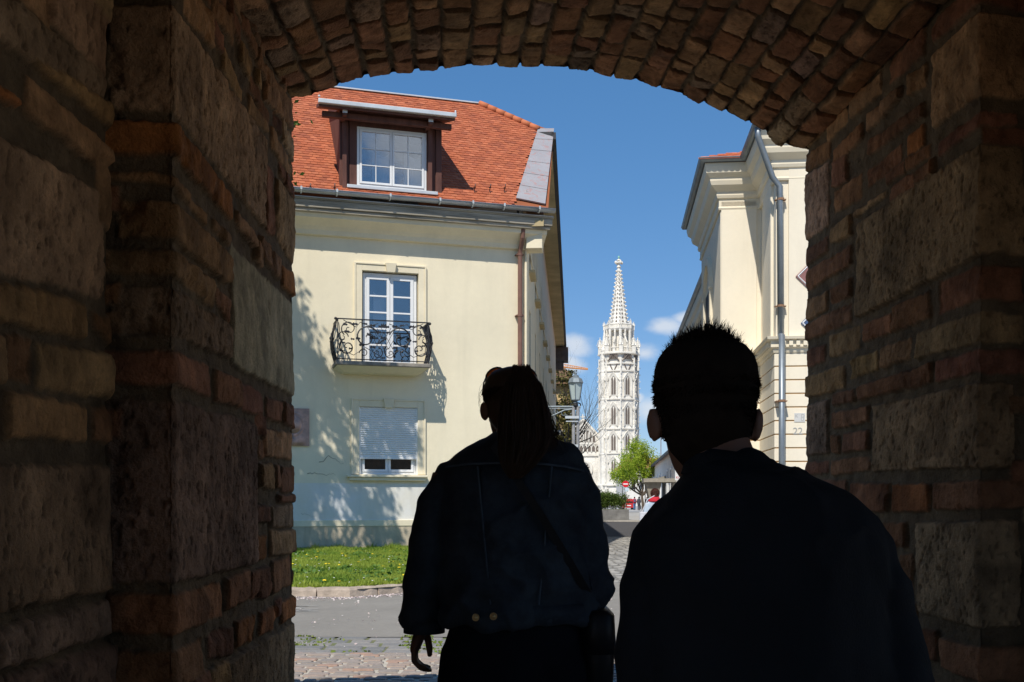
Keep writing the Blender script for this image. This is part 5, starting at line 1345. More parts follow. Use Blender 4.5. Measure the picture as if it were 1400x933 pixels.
# small spotlights on a mast by the tower, and low annex to the right
# ============================================================ street beyond
ochre = mat('ochre_plaster', (.62,.46,.25), rough=.9, var=.25, scale=1, fine=.1)
ob = empty('ochre_house', (3.1,73,0)); tag(ob, 'narrow ochre house hung with creeper behind the cream house', 'house')
mb = MB(); mb.box(-3,1.35,0,9,0,9.6); mb.build('wall', ochre, ob)
mb = MB(); mb.hexa([(-3.2,-.5,9.6),(1.75,-.5,9.6),(1.75,9,9.6),(-3.2,9,9.6)],[(-3.2,2,11.6),(.2,2,11.6),(.2,9,11.6),(-3.2,9,11.6)]); mb.build('roof', mat('brown_roof',(.20,.12,.07),var=.3), ob)
for zz in (4.7,):
    for xx in (-.1,):
        w_ = MB(); w_.box(xx-.0,xx+.8,-.06,.02,zz,zz+1.5); wo = w_.build('window', dark, ob); f_ = MB(); f_.box(xx-.1,xx,-.1,.0,zz-.1,zz+1.6); f_.box(xx+.8,xx+.9,-.1,0,zz-.1,zz+1.6); f_.box(xx,xx+.8,-.1,0,zz+1.5,zz+1.62); f_.box(xx,xx+.8,-.1,0,zz-.12,zz); f_.box(xx+.37,xx+.43,-.09,0,zz,zz+1.5); f_.build('frame', white, wo)
cree = leafmat('creeper', (.06,.06,.02), (.22,.20,.06), .2)
rs = np.random.RandomState(8); n = 9000; cxs = rs.uniform(-3,1.5,n); czs = rs.uniform(.6,10.6,n); k = fbm(cxs*.9,czs*.7,5)>.40
tag(leaves('creeper', np.stack([cxs+3.1, 72.8-rs.rand(n)*.35, czs],1)[k], .22, cree, seed=8), 'tangled brownish creeper covering the ochre house front', 'creeper')
# white house on the right side of the street further on
wh = empty('white_house', RB_O, RB_T); tag(wh, 'low white house with orange tiles and a dark porch, beyond the corner building', 'house')
whp = mat('whitewash', (.74,.71,.66), rough=.9, var=.1, scale=1, fine=.06)
mb = MB(); mb.box(0,10,43,86,0,4.9); mb.build('wall', whp, wh)
mb = MB(); mb.hexa([(-.3,42.7,4.9),(10,42.7,4.9),(10,86.5,4.9),(-.3,86.5,4.9)],[(2,45,6.3),(8,45,6.3),(8,84,6.3),(2,84,6.3)]); ro = mb.build('roof', mat('orange_roof',(.62,.25,.10),var=.3,scale=3,fine=.2), wh)
mb = MB(); mb.box(-.4,-.2,42.7,86.5,4.75,4.95); mb.build('gutter', darkg, wh)
for yy in (47,52,64,70,76,81):
    w_ = MB(); w_.box(-.05,.02,yy,yy+1.1,1.6,3.6); wo = w_.build('window', dark, wh); f_ = MB(); f_.box(-.09,.0,yy-.12,yy,1.5,3.7); f_.box(-.09,0,yy+1.1,yy+1.22,1.5,3.7); f_.box(-.09,0,yy,yy+1.1,3.6,3.75); f_.box(-.14,0,yy-.1,yy+1.2,1.4,1.5); f_.build('frame', white, wo)
mb = MB(); mb.box(-.05,.03,56,61,0,3.0); mb.build('porch_opening', dark, wh)
mb = MB(); mb.hexa([(-1.6,55.6,2.75),(.02,55.6,3.05),(.02,61.4,3.05),(-1.6,61.4,2.75)],[(-1.6,55.6,2.95),(.02,55.6,3.35),(.02,61.4,3.35),(-1.6,61.4,2.95)]); mb.build('porch_roof', mat('porch_grey',(.28,.26,.22),var=.2), wh, fix=True)
conc = mat('tapered_concrete', (.34,.31,.26), rough=.9, var=.2)
for yy in (43.6,46.4):
    mb = MB(); mb.loft([[(-1.5-r,yy-r,z),(-1.5+r,yy-r,z),(-1.5+r,yy+r,z),(-1.5-r,yy+r,z)] for r,z in ((.16,0),(.2,1),(.42,2.0),(.55,2.6))]); mb.build('pillar', conc, wh)
mb = MB(); mb.box(-2.2,.0,42.8,47.4,2.6,2.85); mb.build('canopy', conc, wh)
# shop sign with red lettering
sp = at(923,657,69.5); sg = empty('shop_sign', (sp.x,sp.y,sp.z)); tag(sg, 'white shop sign with red lettering above the street', 'sign')
MB().box(0,1.15,0,.12,0,.86).build('panel', white, sg, bevel=.01)
redp = mat('red_letters', (.55,.02,.06), rough=.6)
text_mesh('lettering', 'KONZUM', .20, redp, sg, (.06,-.006,.19), (R(90),0,0), .004, 'LEFT')
text_mesh('lettering', '?', .26, redp, sg, (.10,-.006,.62), (R(90),0,0), .004, 'LEFT')
mb = MB(); mb.tube([(.5,.06,0),(.5,.06,-sp.z)],.06,8); mb.build('post', conc, sg)
# annex beside the church on the right, partly hidden by the tree
an = empty('pale_annex', (30,240,0)); tag(an, 'pale building with dark red roof right of the church tower, behind the green tree', 'building')
MB().box(-3.5,10,0,20,0,9).build('wall', whp, an); 
mb = MB(); mb.hexa([(-4,-.5,9),(10,-.5,9),(10,20,9),(-4,20,9)],[(-2,8,11.6),(8,8,11.6),(8,12,11.6),(-2,12,11.6)]); mb.build('roof', ro.data.materials[0], an)
for xx in (-2,0,2):
    w_ = MB(); w_.box(xx,xx+.9,-.06,.02,4,6); w_.build('window', dark, an)
# kerbs of the square in the distance
paleg = mat('square_paving', (.40,.385,.36), rough=.9, var=.12, scale=.6, fine=.1)
poly_sheet('square', [(-10,63.2),(40,63.2),(60,400),(-40,400)], .10, paleg, thick=.12)
# ============================================================ street furniture
greym = mat('grey_enamel', (.21,.25,.28), rough=.5, var=.15, scale=3, metal=.2)
postm = mat('galvanised_post', (.33,.33,.34), rough=.6, var=.3, scale=5, fine=.15, metal=.2)
lampg = mat('milk_glass', (.46,.54,.54), rough=.25, var=.05, spec=.6)
b_ = at(787,556,27); lamp = empty('street_lamp', (b_.x,27,0)); tag(lamp, 'grey lantern street lamp with scrolled bracket arm before the bare tree', 'street lamp')
def lamp_lantern(parent, z, s=1.0, m1=greym, m2=lampg):
    mb = MB(); mb.lathe([(.05*s,z-.12*s),(.09*s,z-.10*s),(.05*s,z-.04*s),(.15*s,z-.01*s),(.15*s,z+.01*s)],8)
    mb.lathe([(.235*s,z+.50*s),(.25*s,z+.52*s),(.20*s,z+.64*s),(.10*s,z+.70*s),(.10*s,z+.74*s),(.04*s,z+.77*s),(.05*s,z+.82*s),(.01*s,z+.86*s)],8,a0=math.pi/8)
    for k in range(6):
        a = math.pi/8+k*math.pi/3; mb.tube([(.145*s*math.cos(a),.145*s*math.sin(a),z),(.225*s*math.cos(a),.225*s*math.sin(a),z+.51*s)],.012*s,4)
    mb.build('lantern_frame', m1, parent)
    mb = MB(); mb.lathe([(.13*s,z+.012*s),(.21*s,z+.505*s)],6,a0=math.pi/8); mb.build('lamp_glass', m2, parent)
zl = at(787,548,27).z
lamp_lantern(lamp, zl+.02, .86)
mb = MB(); zb_ = at(787,558,27).z
mb.tube([(0,0,zb_-.02),(0,0,zl-.08)],.04,8)
for sg,(r1) in ((1,.14),(-1,.14)):
    scr = [(sg*(.02+r1*math.sin(t)*(1-t/8)),0,zb_+.02+.12*(1-math.cos(t))*(1-t/9)*.7) for t in np.linspace(0,5.5,18)]; mb.tube(scr,.018,5)
mb.ball((0,0,zl-.12),.07); mb.build('crown_scrolls', iron, lamp)
mb = MB(); xa = -.98
mb.tube([(xa-.1,0,zb_+.03),(.13,0,zb_+.03)],.028,6); mb.tube([(xa-.1,.0,zb_-.02),(.13,0,zb_-.02)],.012,6)
mb.tube([(xa,0,zb_-.36),(-.6,0,zb_-.20),(-.3,0,zb_-.06),(-.05,0,zb_-.03)],.018,6)
for (cx_,cz_,r,a) in ((-.75,-.13,.10,0),(-.50,-.10,.08,2),(-.30,-.15,.10,1),(-.12,-.18,.12,3),(-.86,-.22,.08,2)):
    mb.tube([(cx_+r*(1-t/7)*math.cos(a+t),0,zb_+cz_+r*(1-t/7)*math.sin(a+t)) for t in np.linspace(0,6,20)],.010,5)
mb.build('bracket_arm', greym, lamp)
mb = MB()
for xx in (-.055,.06): mb.tube([(xx,0,.0),(xx,0,zb_+.02)],[.055,.045],8)
mb.box(-.14,.15,-.1,.1,0,.6)
mb.build('post', postm, lamp, bevel=.005)
for zz,xx in ((at(783,571,27).z,-.12),(at(783,610,27).z,-.14)):
    mb = MB(); mb.box(xx-.16,xx+.20,-.09,-.06,zz-.035,zz+.035); mb.box(xx-.14,xx+.18,-.09,-.06,zz-.12,zz-.095); mb.build('clamp_plate', lightmet, lamp)
# far crane jib
cr = empty('tower_crane', (12,180,0)); tag(cr, 'orange crane jib behind the lamp lantern', 'crane')
om = mat('crane_orange', (.75,.30,.06), rough=.6, var=.1)
a = at(744,500,180)-Vector((12,180,0)); b = at(804,505,180)-Vector((12,180,0)); mb = MB()
for oz,oy in ((0,0),(.9,.4),(0,.8)): mb.tube([a+Vector((0,oy,oz)),b+Vector((0,oy,oz*.2))],.06,4)
for k in range(24):
    f = k/24; g_ = (k+.5)/24; q = a.lerp(b,f); q2 = a.lerp(b,g_); q3 = a.lerp(b,(k+1)/24); mb.tube([q,q2+Vector((0,.4,.9*(1-g_*.8))),q3+Vector((0,.8,0))],.035,4)
mb.build('jib', om, cr); mb = MB()
for ox,oy in ((0,0),(1,0),(1,1),(0,1)): mb.tube([(a.x-4+ox,oy,0),(a.x-4+ox,oy,a.z+3)],.08,4)
for k in range(26): mb.tube([(a.x-4,0,k),(a.x-3,0,k+.5),(a.x-4,0,k+1)],.05,4)
mb.tube([(a.x-3.5,.5,a.z+3),a.lerp(b,.5)],.04,4); mb.tube([(a.x-12,.4,a.z),a],.3,4); mb.build('mast', om, cr)
# traffic signs
def disc(mb, r, y, z=0, n=24, ry=0): mb.extrude([(r*math.cos(2*math.pi*k/n),y,z+r*math.sin(2*math.pi*k/n)) for k in range(n)],(0,.02,0))
blue = mat('sign_blue', (.02,.14,.48), rough=.4, var=.05); red = mat('sign_red', (.62,.02,.03), rough=.4, var=.05); whs = mat('sign_white',(.85,.85,.85),rough=.4,var=.03)
d = 98; q = at(855.3,662,d); ns = empty('no_entry_sign', (q.x,d,0)); tag(ns, 'round red no-entry sign on a pole above the planter', 'traffic sign')
MB().tube([(0,.05,0),(0,.05,q.z+.35)],.04,8).build('pole', postm, ns)
mb = MB(); disc(mb,.31,0,q.z); pn = mb.build('disc', red, ns, fix=True); MB().box(-.22,.22,-.012,-.002,q.z-.055,q.z+.055).build('bar', whs, pn)
mb = MB(); z = at(857,670,d).z; mb.box(-.05,.30,.0,.02,z-.15,z+.22); mb.build('supplementary_plate', mat('pale_plate',(.55,.66,.74),rough=.5), ns)
d = 96; q = at(904,657,d); ps = empty('parking_sign_post', (q.x,d,0)); tag(ps, 'tall pole with square blue arrow sign over a round no-stopping sign', 'traffic sign')
MB().tube([(-.02,.06,0),(-.02,.06,at(903,592,d).z)],.045,8).build('pole', postm, ps)
sq = MB().box(-.24,.24,0,.02,q.z-.28,q.z+.30).build('square_panel', blue, ps, bevel=.01)
mb = MB(); mb.extrude([(-.13,-.006,q.z+.03),(.13,-.006,q.z+.03),(0,-.006,q.z+.24)],(0,.004,0)); mb.box(-.045,.045,-.006,-.002,q.z-.2,q.z+.03); mb.build('arrow', whs, sq)
z = at(904,668,d).z; mb = MB(); disc(mb,.25,0,z); ro_ = mb.build('round_rim', red, ps, fix=True); mb = MB(); disc(mb,.19,-.006,z); mb.build('round_face', blue, ro_, fix=True)
for a in (math.pi/4,-math.pi/4):
    v = Vector((math.cos(a),0,math.sin(a))); n_ = Vector((-v.z,0,v.x)); c = Vector((0,-.016,z)); mb = MB(); mb.extrude([c+v*.2+n_*.025,c-v*.2+n_*.025,c-v*.2-n_*.025,c+v*.2-n_*.025],(0,.008,0)); mb.build('cross_bar', red, ro_, fix=True)
# far lanterns in front of the tree
def far_lamp(px, py, d, s, label):
    q = at(px,py,d); o = empty('street_lantern', (q.x,d,0)); lamp_lantern(o, q.z-.35*s, s, iron, lampg)
    mb = MB(); mb.lathe([(.14,0),(.13,.6),(.07,.8),(.05,1.4),(.045,q.z-.45*s)],8); mb.build('post', iron, o); tag(o, label, 'street lamp', 'lanterns in front of the green tree')
far_lamp(882,654,112,1.0,'tallest dark lantern post, in front of the green tree trunk')
far_lamp(875,668,150,1.0,'smaller dark lantern post, left of the tree trunk')
far_lamp(851,664,165,.7,'thin faint lantern just left of the no-entry sign')
# planter with clipped shrub
q0 = at(800,712,64.5); q1 = at(860,712,64.5)
pt = empty('stone_planter', ((q0.x+q1.x)/2,64.5,.10)); hw = (q1.x-q0.x)/2; tag(pt, 'long low grey stone planter box holding a green shrub', 'planter')
plm = mat('planter_stone', (.20,.20,.20), rough=.9, var=.35, scale=2.2, fine=.2)
mb = MB(); zt = at(830,697,64.5).z-.10; mb.box(-hw,hw,0,1.6,0,zt); mb.build('trough', plm, pt, bevel=.03)
MB().box(-hw+.1,hw-.1,.1,1.5,zt-.02,zt+.02).build('soil', soil, pt)
shrubm = leafmat('shrub_leaf', (.035,.075,.015), (.13,.19,.03), .25)
rs = np.random.RandomState(31); pts = []
for _ in range(95):
    c = np.array([rs.uniform(-hw+.25,hw-.15), rs.uniform(.25,1.4), 0]); c[2] = zt+.25+rs.uniform(0,.72)*(1-.25*abs(math.sin(c[0]*2.1)))
    pts.append(c+rs.normal(0,.15,(130,3)))
pts = np.concatenate(pts)
sb = empty('shrub', (pt.location.x,64.5,.10)); tag(sb, 'dense dark green shrub growing in the stone planter', 'shrub')
leaves('foliage', pts, .085, shrubm, sb, 31); mb = MB()
for k in range(14): x = -hw+.3+k*(2*hw-.5)/13; mb.tube([(x,.8,zt-.05),(x+rs.uniform(-.2,.2),.8,zt+.9)],.02,5)
mb.build('stems', mat('shrub_stem',(.30,.24,.16),var=.2), sb)
# red car behind the planter
rc = empty('parked_car', (at(860,690,140).x,140,.1)); tag(rc, 'red car parked behind the planter, seen from behind', 'car')
cp = mat('car_red', (.50,.03,.03), rough=.3, var=.05, spec=.6)
mb = MB(); sec = [(-.82,.25),(-.86,.5),(-.82,.85),(-.62,1.40),(-.45,1.47),(.45,1.47),(.62,1.40),(.82,.85),(.86,.5),(.82,.25)]
mb.loft([[(x*s_,y,.25+(z-.25)*h_) for x,z in sec] for y,s_,h_ in ((0,.92,.95),(.15,1,1),(1.2,1,1.02),(2.2,1,1.0),(3.0,1,.62),(3.9,.92,.5))]); mb.build('body', cp, rc, smooth=False, bevel=.04)
MB().hexa([(-.66,-.02,.92),(.66,-.02,.92),(.66,.1,.92),(-.66,.1,.92)],[(-.52,.02,1.32),(.52,.02,1.32),(.52,.15,1.32),(-.52,.15,1.32)]).build('rear_window', dark, rc)
for sx in (-1,1):
    MB().box(sx*.70-.1,sx*.70+.1,-.03,.05,.72,.92).build('tail_light', mat('lens_red',(.5,.02,.02),rough=.2) if 'lens_red' not in bpy.data.materials else bpy.data.materials['lens_red'], rc)
    for yy in (.7,3.1):
        mb = MB(); mb.tube([(sx*.62,yy,.3),(sx*.86,yy,.3)],.31,16); wo = mb.build('wheel', iron, rc); MB().tube([(sx*.861,yy,.3),(sx*.875,yy,.3)],.18,12).build('rim', postm, wo)
MB().box(-.26,.26,-.05,-.02,.5,.62).build('number_plate', whs, rc)

# ============================================================ trees
bark = mat('bark', (.13,.10,.075), rough=.95, var=.4, scale=6, stretch=(3,3,.6), bump=.02, bscale=20)
greybark = mat('grey_bark', (.12,.115,.11), rough=.95, var=.35, scale=6)
def branch_tree(mb, p, d, L_, r, depth, rs, tips, spread=.6, up=.25, n=3, bend=.25):
    pts = [p]; rad = [r]; q = p.copy(); dd = d.copy(); seg = 4
    for k in range(seg):
        dd = (dd+Vector((rs.uniform(-1,1),rs.uniform(-1,1),rs.uniform(-.5,1)))*bend*.5+Vector((0,0,up*.12))).normalized()
        q = q+dd*L_/seg; pts.append(q.copy()); rad.append(r*(1-.42*(k+1)/seg))
    mb.tube(pts, rad, 6 if r>.03 else 4, caps=False)
    tips += [(x,depth) for x in pts[2:]]
    if depth<=0: return
    for k in range(n+(1 if rs.random()<.4 else 0)):
        f = rs.uniform(.4,1) if k else 1; i_ = min(seg,max(1,int(f*seg))); base_ = pts[i_]
        ax = Vector((rs.uniform(-1,1),rs.uniform(-1,1),rs.uniform(-.2,.7))).normalized()
        nd = (dd+ax*spread*rs.uniform(.7,1.4)).normalized()
        branch_tree(mb, base_, nd, L_*rs.uniform(.60,.82), rad[i_]*.62, depth-1, rs, tips, spread, up, n, bend)
# bright green tree before the church
rs_ = random.Random(12); T = at(880,702,106); gt = empty('green_tree', (T.x,106,.1)); tag(gt, 'fresh green leafy tree in the square before the church tower', 'tree')
mb = MB(); tips = []
branch_tree(mb, Vector((0,0,0)), Vector((-.08,0,1)).normalized(), 1.9, .20, 0, rs_, [], bend=.1)
for (dx,dz,L_) in ((-.9,.9,1.9),(.55,1.0,1.8),(-.35,1.2,2.1),(.15,1.3,2.1),(-1.2,.5,1.7),(.9,.7,1.5)):
    branch_tree(mb, Vector((-.12,0,1.75)), Vector((dx,rs_.uniform(-.6,.6),dz)).normalized(), L_, .11, 3, rs_, tips, .7, .2, 3)
mb.build('trunk', bark, gt)
rs = np.random.RandomState(5); P = []
for t,dp in tips:
    if t.z<1.7 or dp>2: continue
    for _ in range(2): c = np.array(t)+rs.normal(0,.16,3); P.append(c+rs.normal(0,.14,(11,3)))
P = np.concatenate(P); 
# keep an irregular crown
crx = (P[:,0]+.75)/2.7; crz = (P[:,2]-4.9)/3.5; k = (crx**2+crz**2+ (P[:,1]/2.7)**2) < 1.15+.5*fbm(P[:,0]*1.5,P[:,2]*1.5,3)
k &= fbm(P[:,0]*1.9+3,P[:,2]*1.9+P[:,1],7,3)>.36
Pk = P[k].copy(); Pk[:,2] = 2.2+(Pk[:,2]-2.2)*1.22
leaves('crown', Pk, .16, leafmat('spring_leaf', (.24,.36,.03), (.50,.60,.07), .5), gt, 5)
# bare tree left, behind the lamp
rs_ = random.Random(77); T = at(776,700,58); bt = empty('bare_tree', (T.x,58,0)); tag(bt, 'leafless tree with thin grey twigs between the house corner and church tower', 'tree')
mb = MB(); tips = []
branch_tree(mb, Vector((0,0,0)), Vector((0,0,1)), 4.6, .15, 0, rs_, [], bend=.05)
for (dx,dz,L_,z) in ((.7,1.0,2.3,4.2),(-.4,1.2,1.9,4.4),(1.0,.6,1.9,3.4),(.35,1.3,2.6,4.5),(.9,.9,2.3,4.5),(1.1,.35,1.8,4.4),(.6,1.1,2.2,3.8)):
    branch_tree(mb, Vector((0,0,z)), Vector((dx,rs_.uniform(-.7,.7),dz)).normalized(), L_, .042, 4, rs_, tips, .62, .05, 2, .4)
mb.v = [(min(x,2.2+.12*(x-2.2)) if False else x,y,z) for x,y,z in mb.v]
mb.build('trunk', greybark, bt)
# shade tree in front of the cream house, left of the opening: casts the dappled shade
poly = [(370,380),(405,392),(422,430),(452,465),(445,505),(472,520),(492,560),(560,562),(574,600),(560,640),(532,670),(536,700),(546,752),(370,760)]
def inpoly(x,y,pl):
    r_ = False; j = len(pl)-1
    for i_ in range(len(pl)):
        if (pl[i_][1]>y)!=(pl[j][1]>y) and x<(pl[j][0]-pl[i_][0])*(y-pl[i_][1])/(pl[j][1]-pl[i_][1])+pl[i_][0]: r_ = not r_
        j = i_
    return r_
rs = np.random.RandomState(17); cl = []
while len(cl) < 560:
    px = rs.uniform(250,580); py = rs.uniform(370,760)
    if px<372:
        if py < 440+ (372-px)*.3: continue
    elif not inpoly(px,py,poly): continue
    dens = fbm(np.array([px*.060]),np.array([py*.085]),6,3)[0]
    if dens < (.480 if px<478 else .535): continue
    x,z = F(px,py,0); w_ = LB_O+Vector((x*ct,x*st_,z))
    Lh = rs.normal(5.3,.6)
    if z+Lh/ math.cos(R(SUN_EL))*math.sin(R(SUN_EL)) < 4: continue
    q = w_+SUN*(Lh/math.cos(R(SUN_EL)))
    if q.x/q.y > -.218: 
        need = None
        for L2 in np.arange(Lh,11,.3):
            q2 = w_+SUN*(L2/math.cos(R(SUN_EL)))
            if q2.x/q2.y < -.224: need = q2; break
        if need is None: continue
        q = need
    cl.append(np.array(q))
st = empty('shade_tree', (-7.0,18.6,.1)); tag(st, 'leafy tree standing left of the passage opening before the cream house', 'tree')
O = np.array(st.location); cl = np.array(cl)-O
P = np.concatenate([c+rs.normal(0,.12,(40,3)) for c in cl])
leaves('crown', P, .13, leafmat('shade_leaf', (.05,.10,.015), (.14,.22,.03), .35), st, 17)
mb = MB(); top = Vector((-.1,.3,4.6)); mb.tube([(0,0,0),(-.05,.1,1.5),(.05,.2,3.2),top],[.24,.20,.17,.14],10)
order = rs.permutation(len(cl))[:46]
for i_ in order:
    c = Vector(cl[i_]); s0_ = Vector((0,.15,rs.uniform(2.6,4.4))); m_ = s0_.lerp(c,.5)+Vector((0,0,.3)); mb.tube([s0_,m_,c],[.05,.03,.01],5)
mb.build('trunk', bark, st)
# ============================================================ people
skin = mat('skin', (.17,.085,.055), rough=.6, var=.12, scale=8, spec=.3)
mhair = mat('dark_hair', (.016,.011,.008), rough=.9, var=.4, scale=30, spec=.08)
whair = mat('brown_hair', (.062,.034,.020), rough=.55, var=.25, scale=22, stretch=(4,4,.4), spec=.3)
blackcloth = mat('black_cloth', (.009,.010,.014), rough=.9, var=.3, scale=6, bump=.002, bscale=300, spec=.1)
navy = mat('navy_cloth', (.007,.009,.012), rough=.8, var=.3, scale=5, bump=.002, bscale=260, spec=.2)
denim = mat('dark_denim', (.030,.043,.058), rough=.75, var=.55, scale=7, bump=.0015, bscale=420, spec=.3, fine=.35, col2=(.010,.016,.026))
leather = mat('black_leather', (.010,.010,.012), rough=.5, var=.3, scale=12, bump=.001, bscale=150, spec=.3)
shoem = mat('shoe_leather', (.03,.025,.02), rough=.5)
brass = mat('brass', (.55,.38,.18), rough=.35, metal=.9, var=.15)
def er(cx, cy, z, rx, ry, n=22, yaw=0, tx=0, ty=0, pw=1.0):
    out = []
    for k in range(n):
        a = 2*math.pi*k/n; ca,sa_ = math.cos(a),math.sin(a)
        u = rx*math.copysign(abs(ca)**pw,ca); v = ry*math.copysign(abs(sa_)**pw,sa_)
        x = u*math.cos(yaw)-v*math.sin(yaw); y = u*math.sin(yaw)+v*math.cos(yaw)
        out.append((cx+x, cy+y, z+tx*x+ty*y))
    return out
def head(mb, c, yaw, tilt=0, s=1.0, ear=1.0):
    "c = centre of the head base (below the chin line); faces +Y turned by yaw"
    M = Matrix.Translation(Vector(c))@Matrix.Rotation(yaw,4,'Z')@Matrix.Rotation(-tilt,4,'X')@Matrix.Scale(s,4)
    t = MB()
    t.loft([er(0,y,z,rx,ry) for z,rx,y,ry in [(-.012,.012,.072,.012),(.0,.028,.066,.026),(.022,.046,.050,.044),(.05,.059,.028,.068),(.085,.067,.014,.084),(.115,.071,.008,.090),(.145,.0755,.0,.097),(.175,.0735,-.004,.095),(.20,.060,-.006,.080),(.216,.040,-.006,.056),(.225,.012,-.006,.018)]])
    t.loft([er(0,y,z,rx,ry,10) for z,rx,y,ry in [(.060,.015,.100,.012),(.068,.017,.106,.016),(.08,.012,.103,.014),(.105,.008,.098,.012),(.12,.009,.092,.012)]])   # nose
    t.ball((0,.093,.038),.022,.010,.006); t.ball((0,.093,.029),.019,.010,.006)             # lips
    t.ball((0,.088,.122),.050,.014,.009)                                                     # brow
    for sx in (-1,1):
        t.ball((sx*.035,.078,.075),.020,.018,.016)
        e = MB(); e.ball((0,0,0),.0095,.020,.032); e.ball((-sx*.014,.008,0),.016,.016,.024)
        Me = Matrix.Translation((sx*.084*ear,-.004,.092))@Matrix.Rotation(sx*-.55,4,'Z')@Matrix.Rotation(sx*.12,4,'Y')
        e.v = [tuple(Me@Vector(v)) for v in e.v]; n0 = len(t.v); t.v += e.v; t.f += [tuple(i_+n0 for i_ in f) for f in e.f]
    vs = [tuple(M@Vector(v)) for v in t.v]; mb.add(vs, t.f)
    return M
def eyes(M, parent):
    for sx in (-1,1):
        m_ = MB(); c = M@Vector((sx*.031,.083,.108)); m_.ball(c,.0115); m_.build('eye', whs, parent, smooth=True)
        m_ = MB(); c = M@Vector((sx*.031,.0925,.108)); m_.ball(c,.005,.003,.005); m_.build('iris', iron, parent, smooth=True)
def hand(mb, w_, d_, f_, s_, side=1, curl=.5, sc_=1.0):
    "w wrist, d palm direction, f curl (palm) direction, s towards the thumb"
    w_=Vector(w_); d_=Vector(d_).normalized(); f_=(Vector(f_)-d_*Vector(f_).dot(d_)).normalized(); s_=d_.cross(f_)*side
    rings = []
    for t,hw,th in ((-.02,.026,.019),(0,.027,.018),(.03,.036,.016),(.065,.042,.014),(.088,.040,.012)):
        rings.append([tuple(w_+d_*t*sc_+s_*(hw*sc_*math.cos(a))+f_*(th*sc_*math.sin(a))) for a in np.linspace(0,2*math.pi,15)[:-1]])
    mb.loft(rings)
    for k,(o_,l_) in enumerate(((.030,.92),(.010,1.0),(-.011,.95),(-.031,.78))):
        q = w_+d_*.080*sc_+s_*o_*sc_; a = .25+.12*k; pts=[w_+d_*.05*sc_+s_*o_*.8*sc_, q]; rd=[.009*sc_,.0088*sc_]
        for j,seg in enumerate((.040,.026,.020)):
            q = q+(d_*math.cos(a)+f_*math.sin(a))*seg*l_*sc_; pts.append(q); rd.append((.0082-.0008*j)*sc_); a += curl*(.9+.2*k/3)
        mb.tube(pts, rd, 8); mb.ball(pts[-1],.0068*sc_)
    q = w_+d_*.018*sc_+s_*.022*sc_; a = .55; pts=[q]; rd=[.013*sc_]
    dirt = (s_*.55+d_*.8+f_*.35).normalized()
    for j,seg in enumerate((.038,.030,.024)):
        q = q+dirt*seg*sc_; dirt=(dirt+d_*.25-s_*.12+f_*.05).normalized(); pts.append(q); rd.append((.0115-.0015*j)*sc_)
    mb.tube(pts, rd, 8); mb.ball(pts[-1],.0085*sc_)
def shoe(parent, x, y, z, yaw=0, L_=.27, w_=.05):
    m_ = MB(); M = Matrix.Translation((x,y,z))@Matrix.Rotation(yaw,4,'Z')
    m_.loft([[tuple(M@Vector((wx*math.cos(a),yy,max(0,hz*(.5+.5*math.sin(a)))))) for a in np.linspace(0,2*math.pi,15)[:-1]] for yy,wx,hz in ((-.09,.02,.05),(-.075,.036,.085),(-.03,.038,.10),(.03,.042,.085),(.10,.048,.06),(.155,.040,.05),(.18,.015,.03))])
    m_.build('shoe', shoem, parent, smooth=True)
def strands(name, roots, dirs, ln, wd, m, parent, seed=1, droop=0.0, curl=.2, seg=4):
    rs = np.random.RandomState(seed); P = np.asarray(roots,float); Dn = np.asarray(dirs,float); n = len(P)
    Dn = Dn/np.linalg.norm(Dn,axis=1)[:,None]; l_ = (np.asarray(ln)*np.ones(n))[:,None]/seg
    side = np.cross(Dn, rs.normal(size=(n,3))); side /= np.linalg.norm(side,axis=1)[:,None]; cv = rs.normal(size=(n,3))*curl
    V = []; q = P.copy(); d_ = Dn.copy()
    for k in range(seg+1):
        w_ = wd*(1-k/seg)**.6+.00008; V += [q-side*w_, q+side*w_]; d_ = d_+cv/seg; d_[:,2] -= droop/seg; d_ /= np.linalg.norm(d_,axis=1)[:,None]; q = q+d_*l_
    V = np.stack(V,1); idx = np.arange(n)[:,None]*(2*(seg+1)); F_ = np.concatenate([np.stack([idx[:,0]+2*k,idx[:,0]+2*k+1,idx[:,0]+2*k+3,idx[:,0]+2*k+2],1) for k in range(seg)])
    return np_mesh(name, V.reshape(-1,3), F_, m, parent, smooth=True)
def folds(amp, freq, seed, dirs=((1,.3,.9),(-.8,.2,1.0))):
    def f(me):
        n = len(me.vertices); co = np.empty(n*3,np.float32); me.vertices.foreach_get('co',co); co = co.reshape(-1,3)
        no = np.empty(n*3,np.float32); me.vertices.foreach_get('normal',no); no = no.reshape(-1,3)
        h = 0
        for k,dv in enumerate(dirs):
            d_ = np.array(dv)/np.linalg.norm(dv); t = co@d_; o_ = fbm(co[:,0]*6+k*3, co[:,2]*6+co[:,1]*4, seed+k,3)
            r = 1-np.abs(((t*freq+o_*2.2)%1)*2-1); m_ = np.clip((fbm(co[:,0]*4+co[:,1]*4,co[:,2]*3.2,seed+9+k,2)-.42)*4,0,1)
            h = h+(r**2.2)*m_
        h += .5*fbm(co[:,0]*14+co[:,1]*9,co[:,2]*14,seed+3,3)
        co = co+no*(h*amp)[:,None]; me.vertices.foreach_set('co', co.astype(np.float32).ravel()); me.update()
    return f

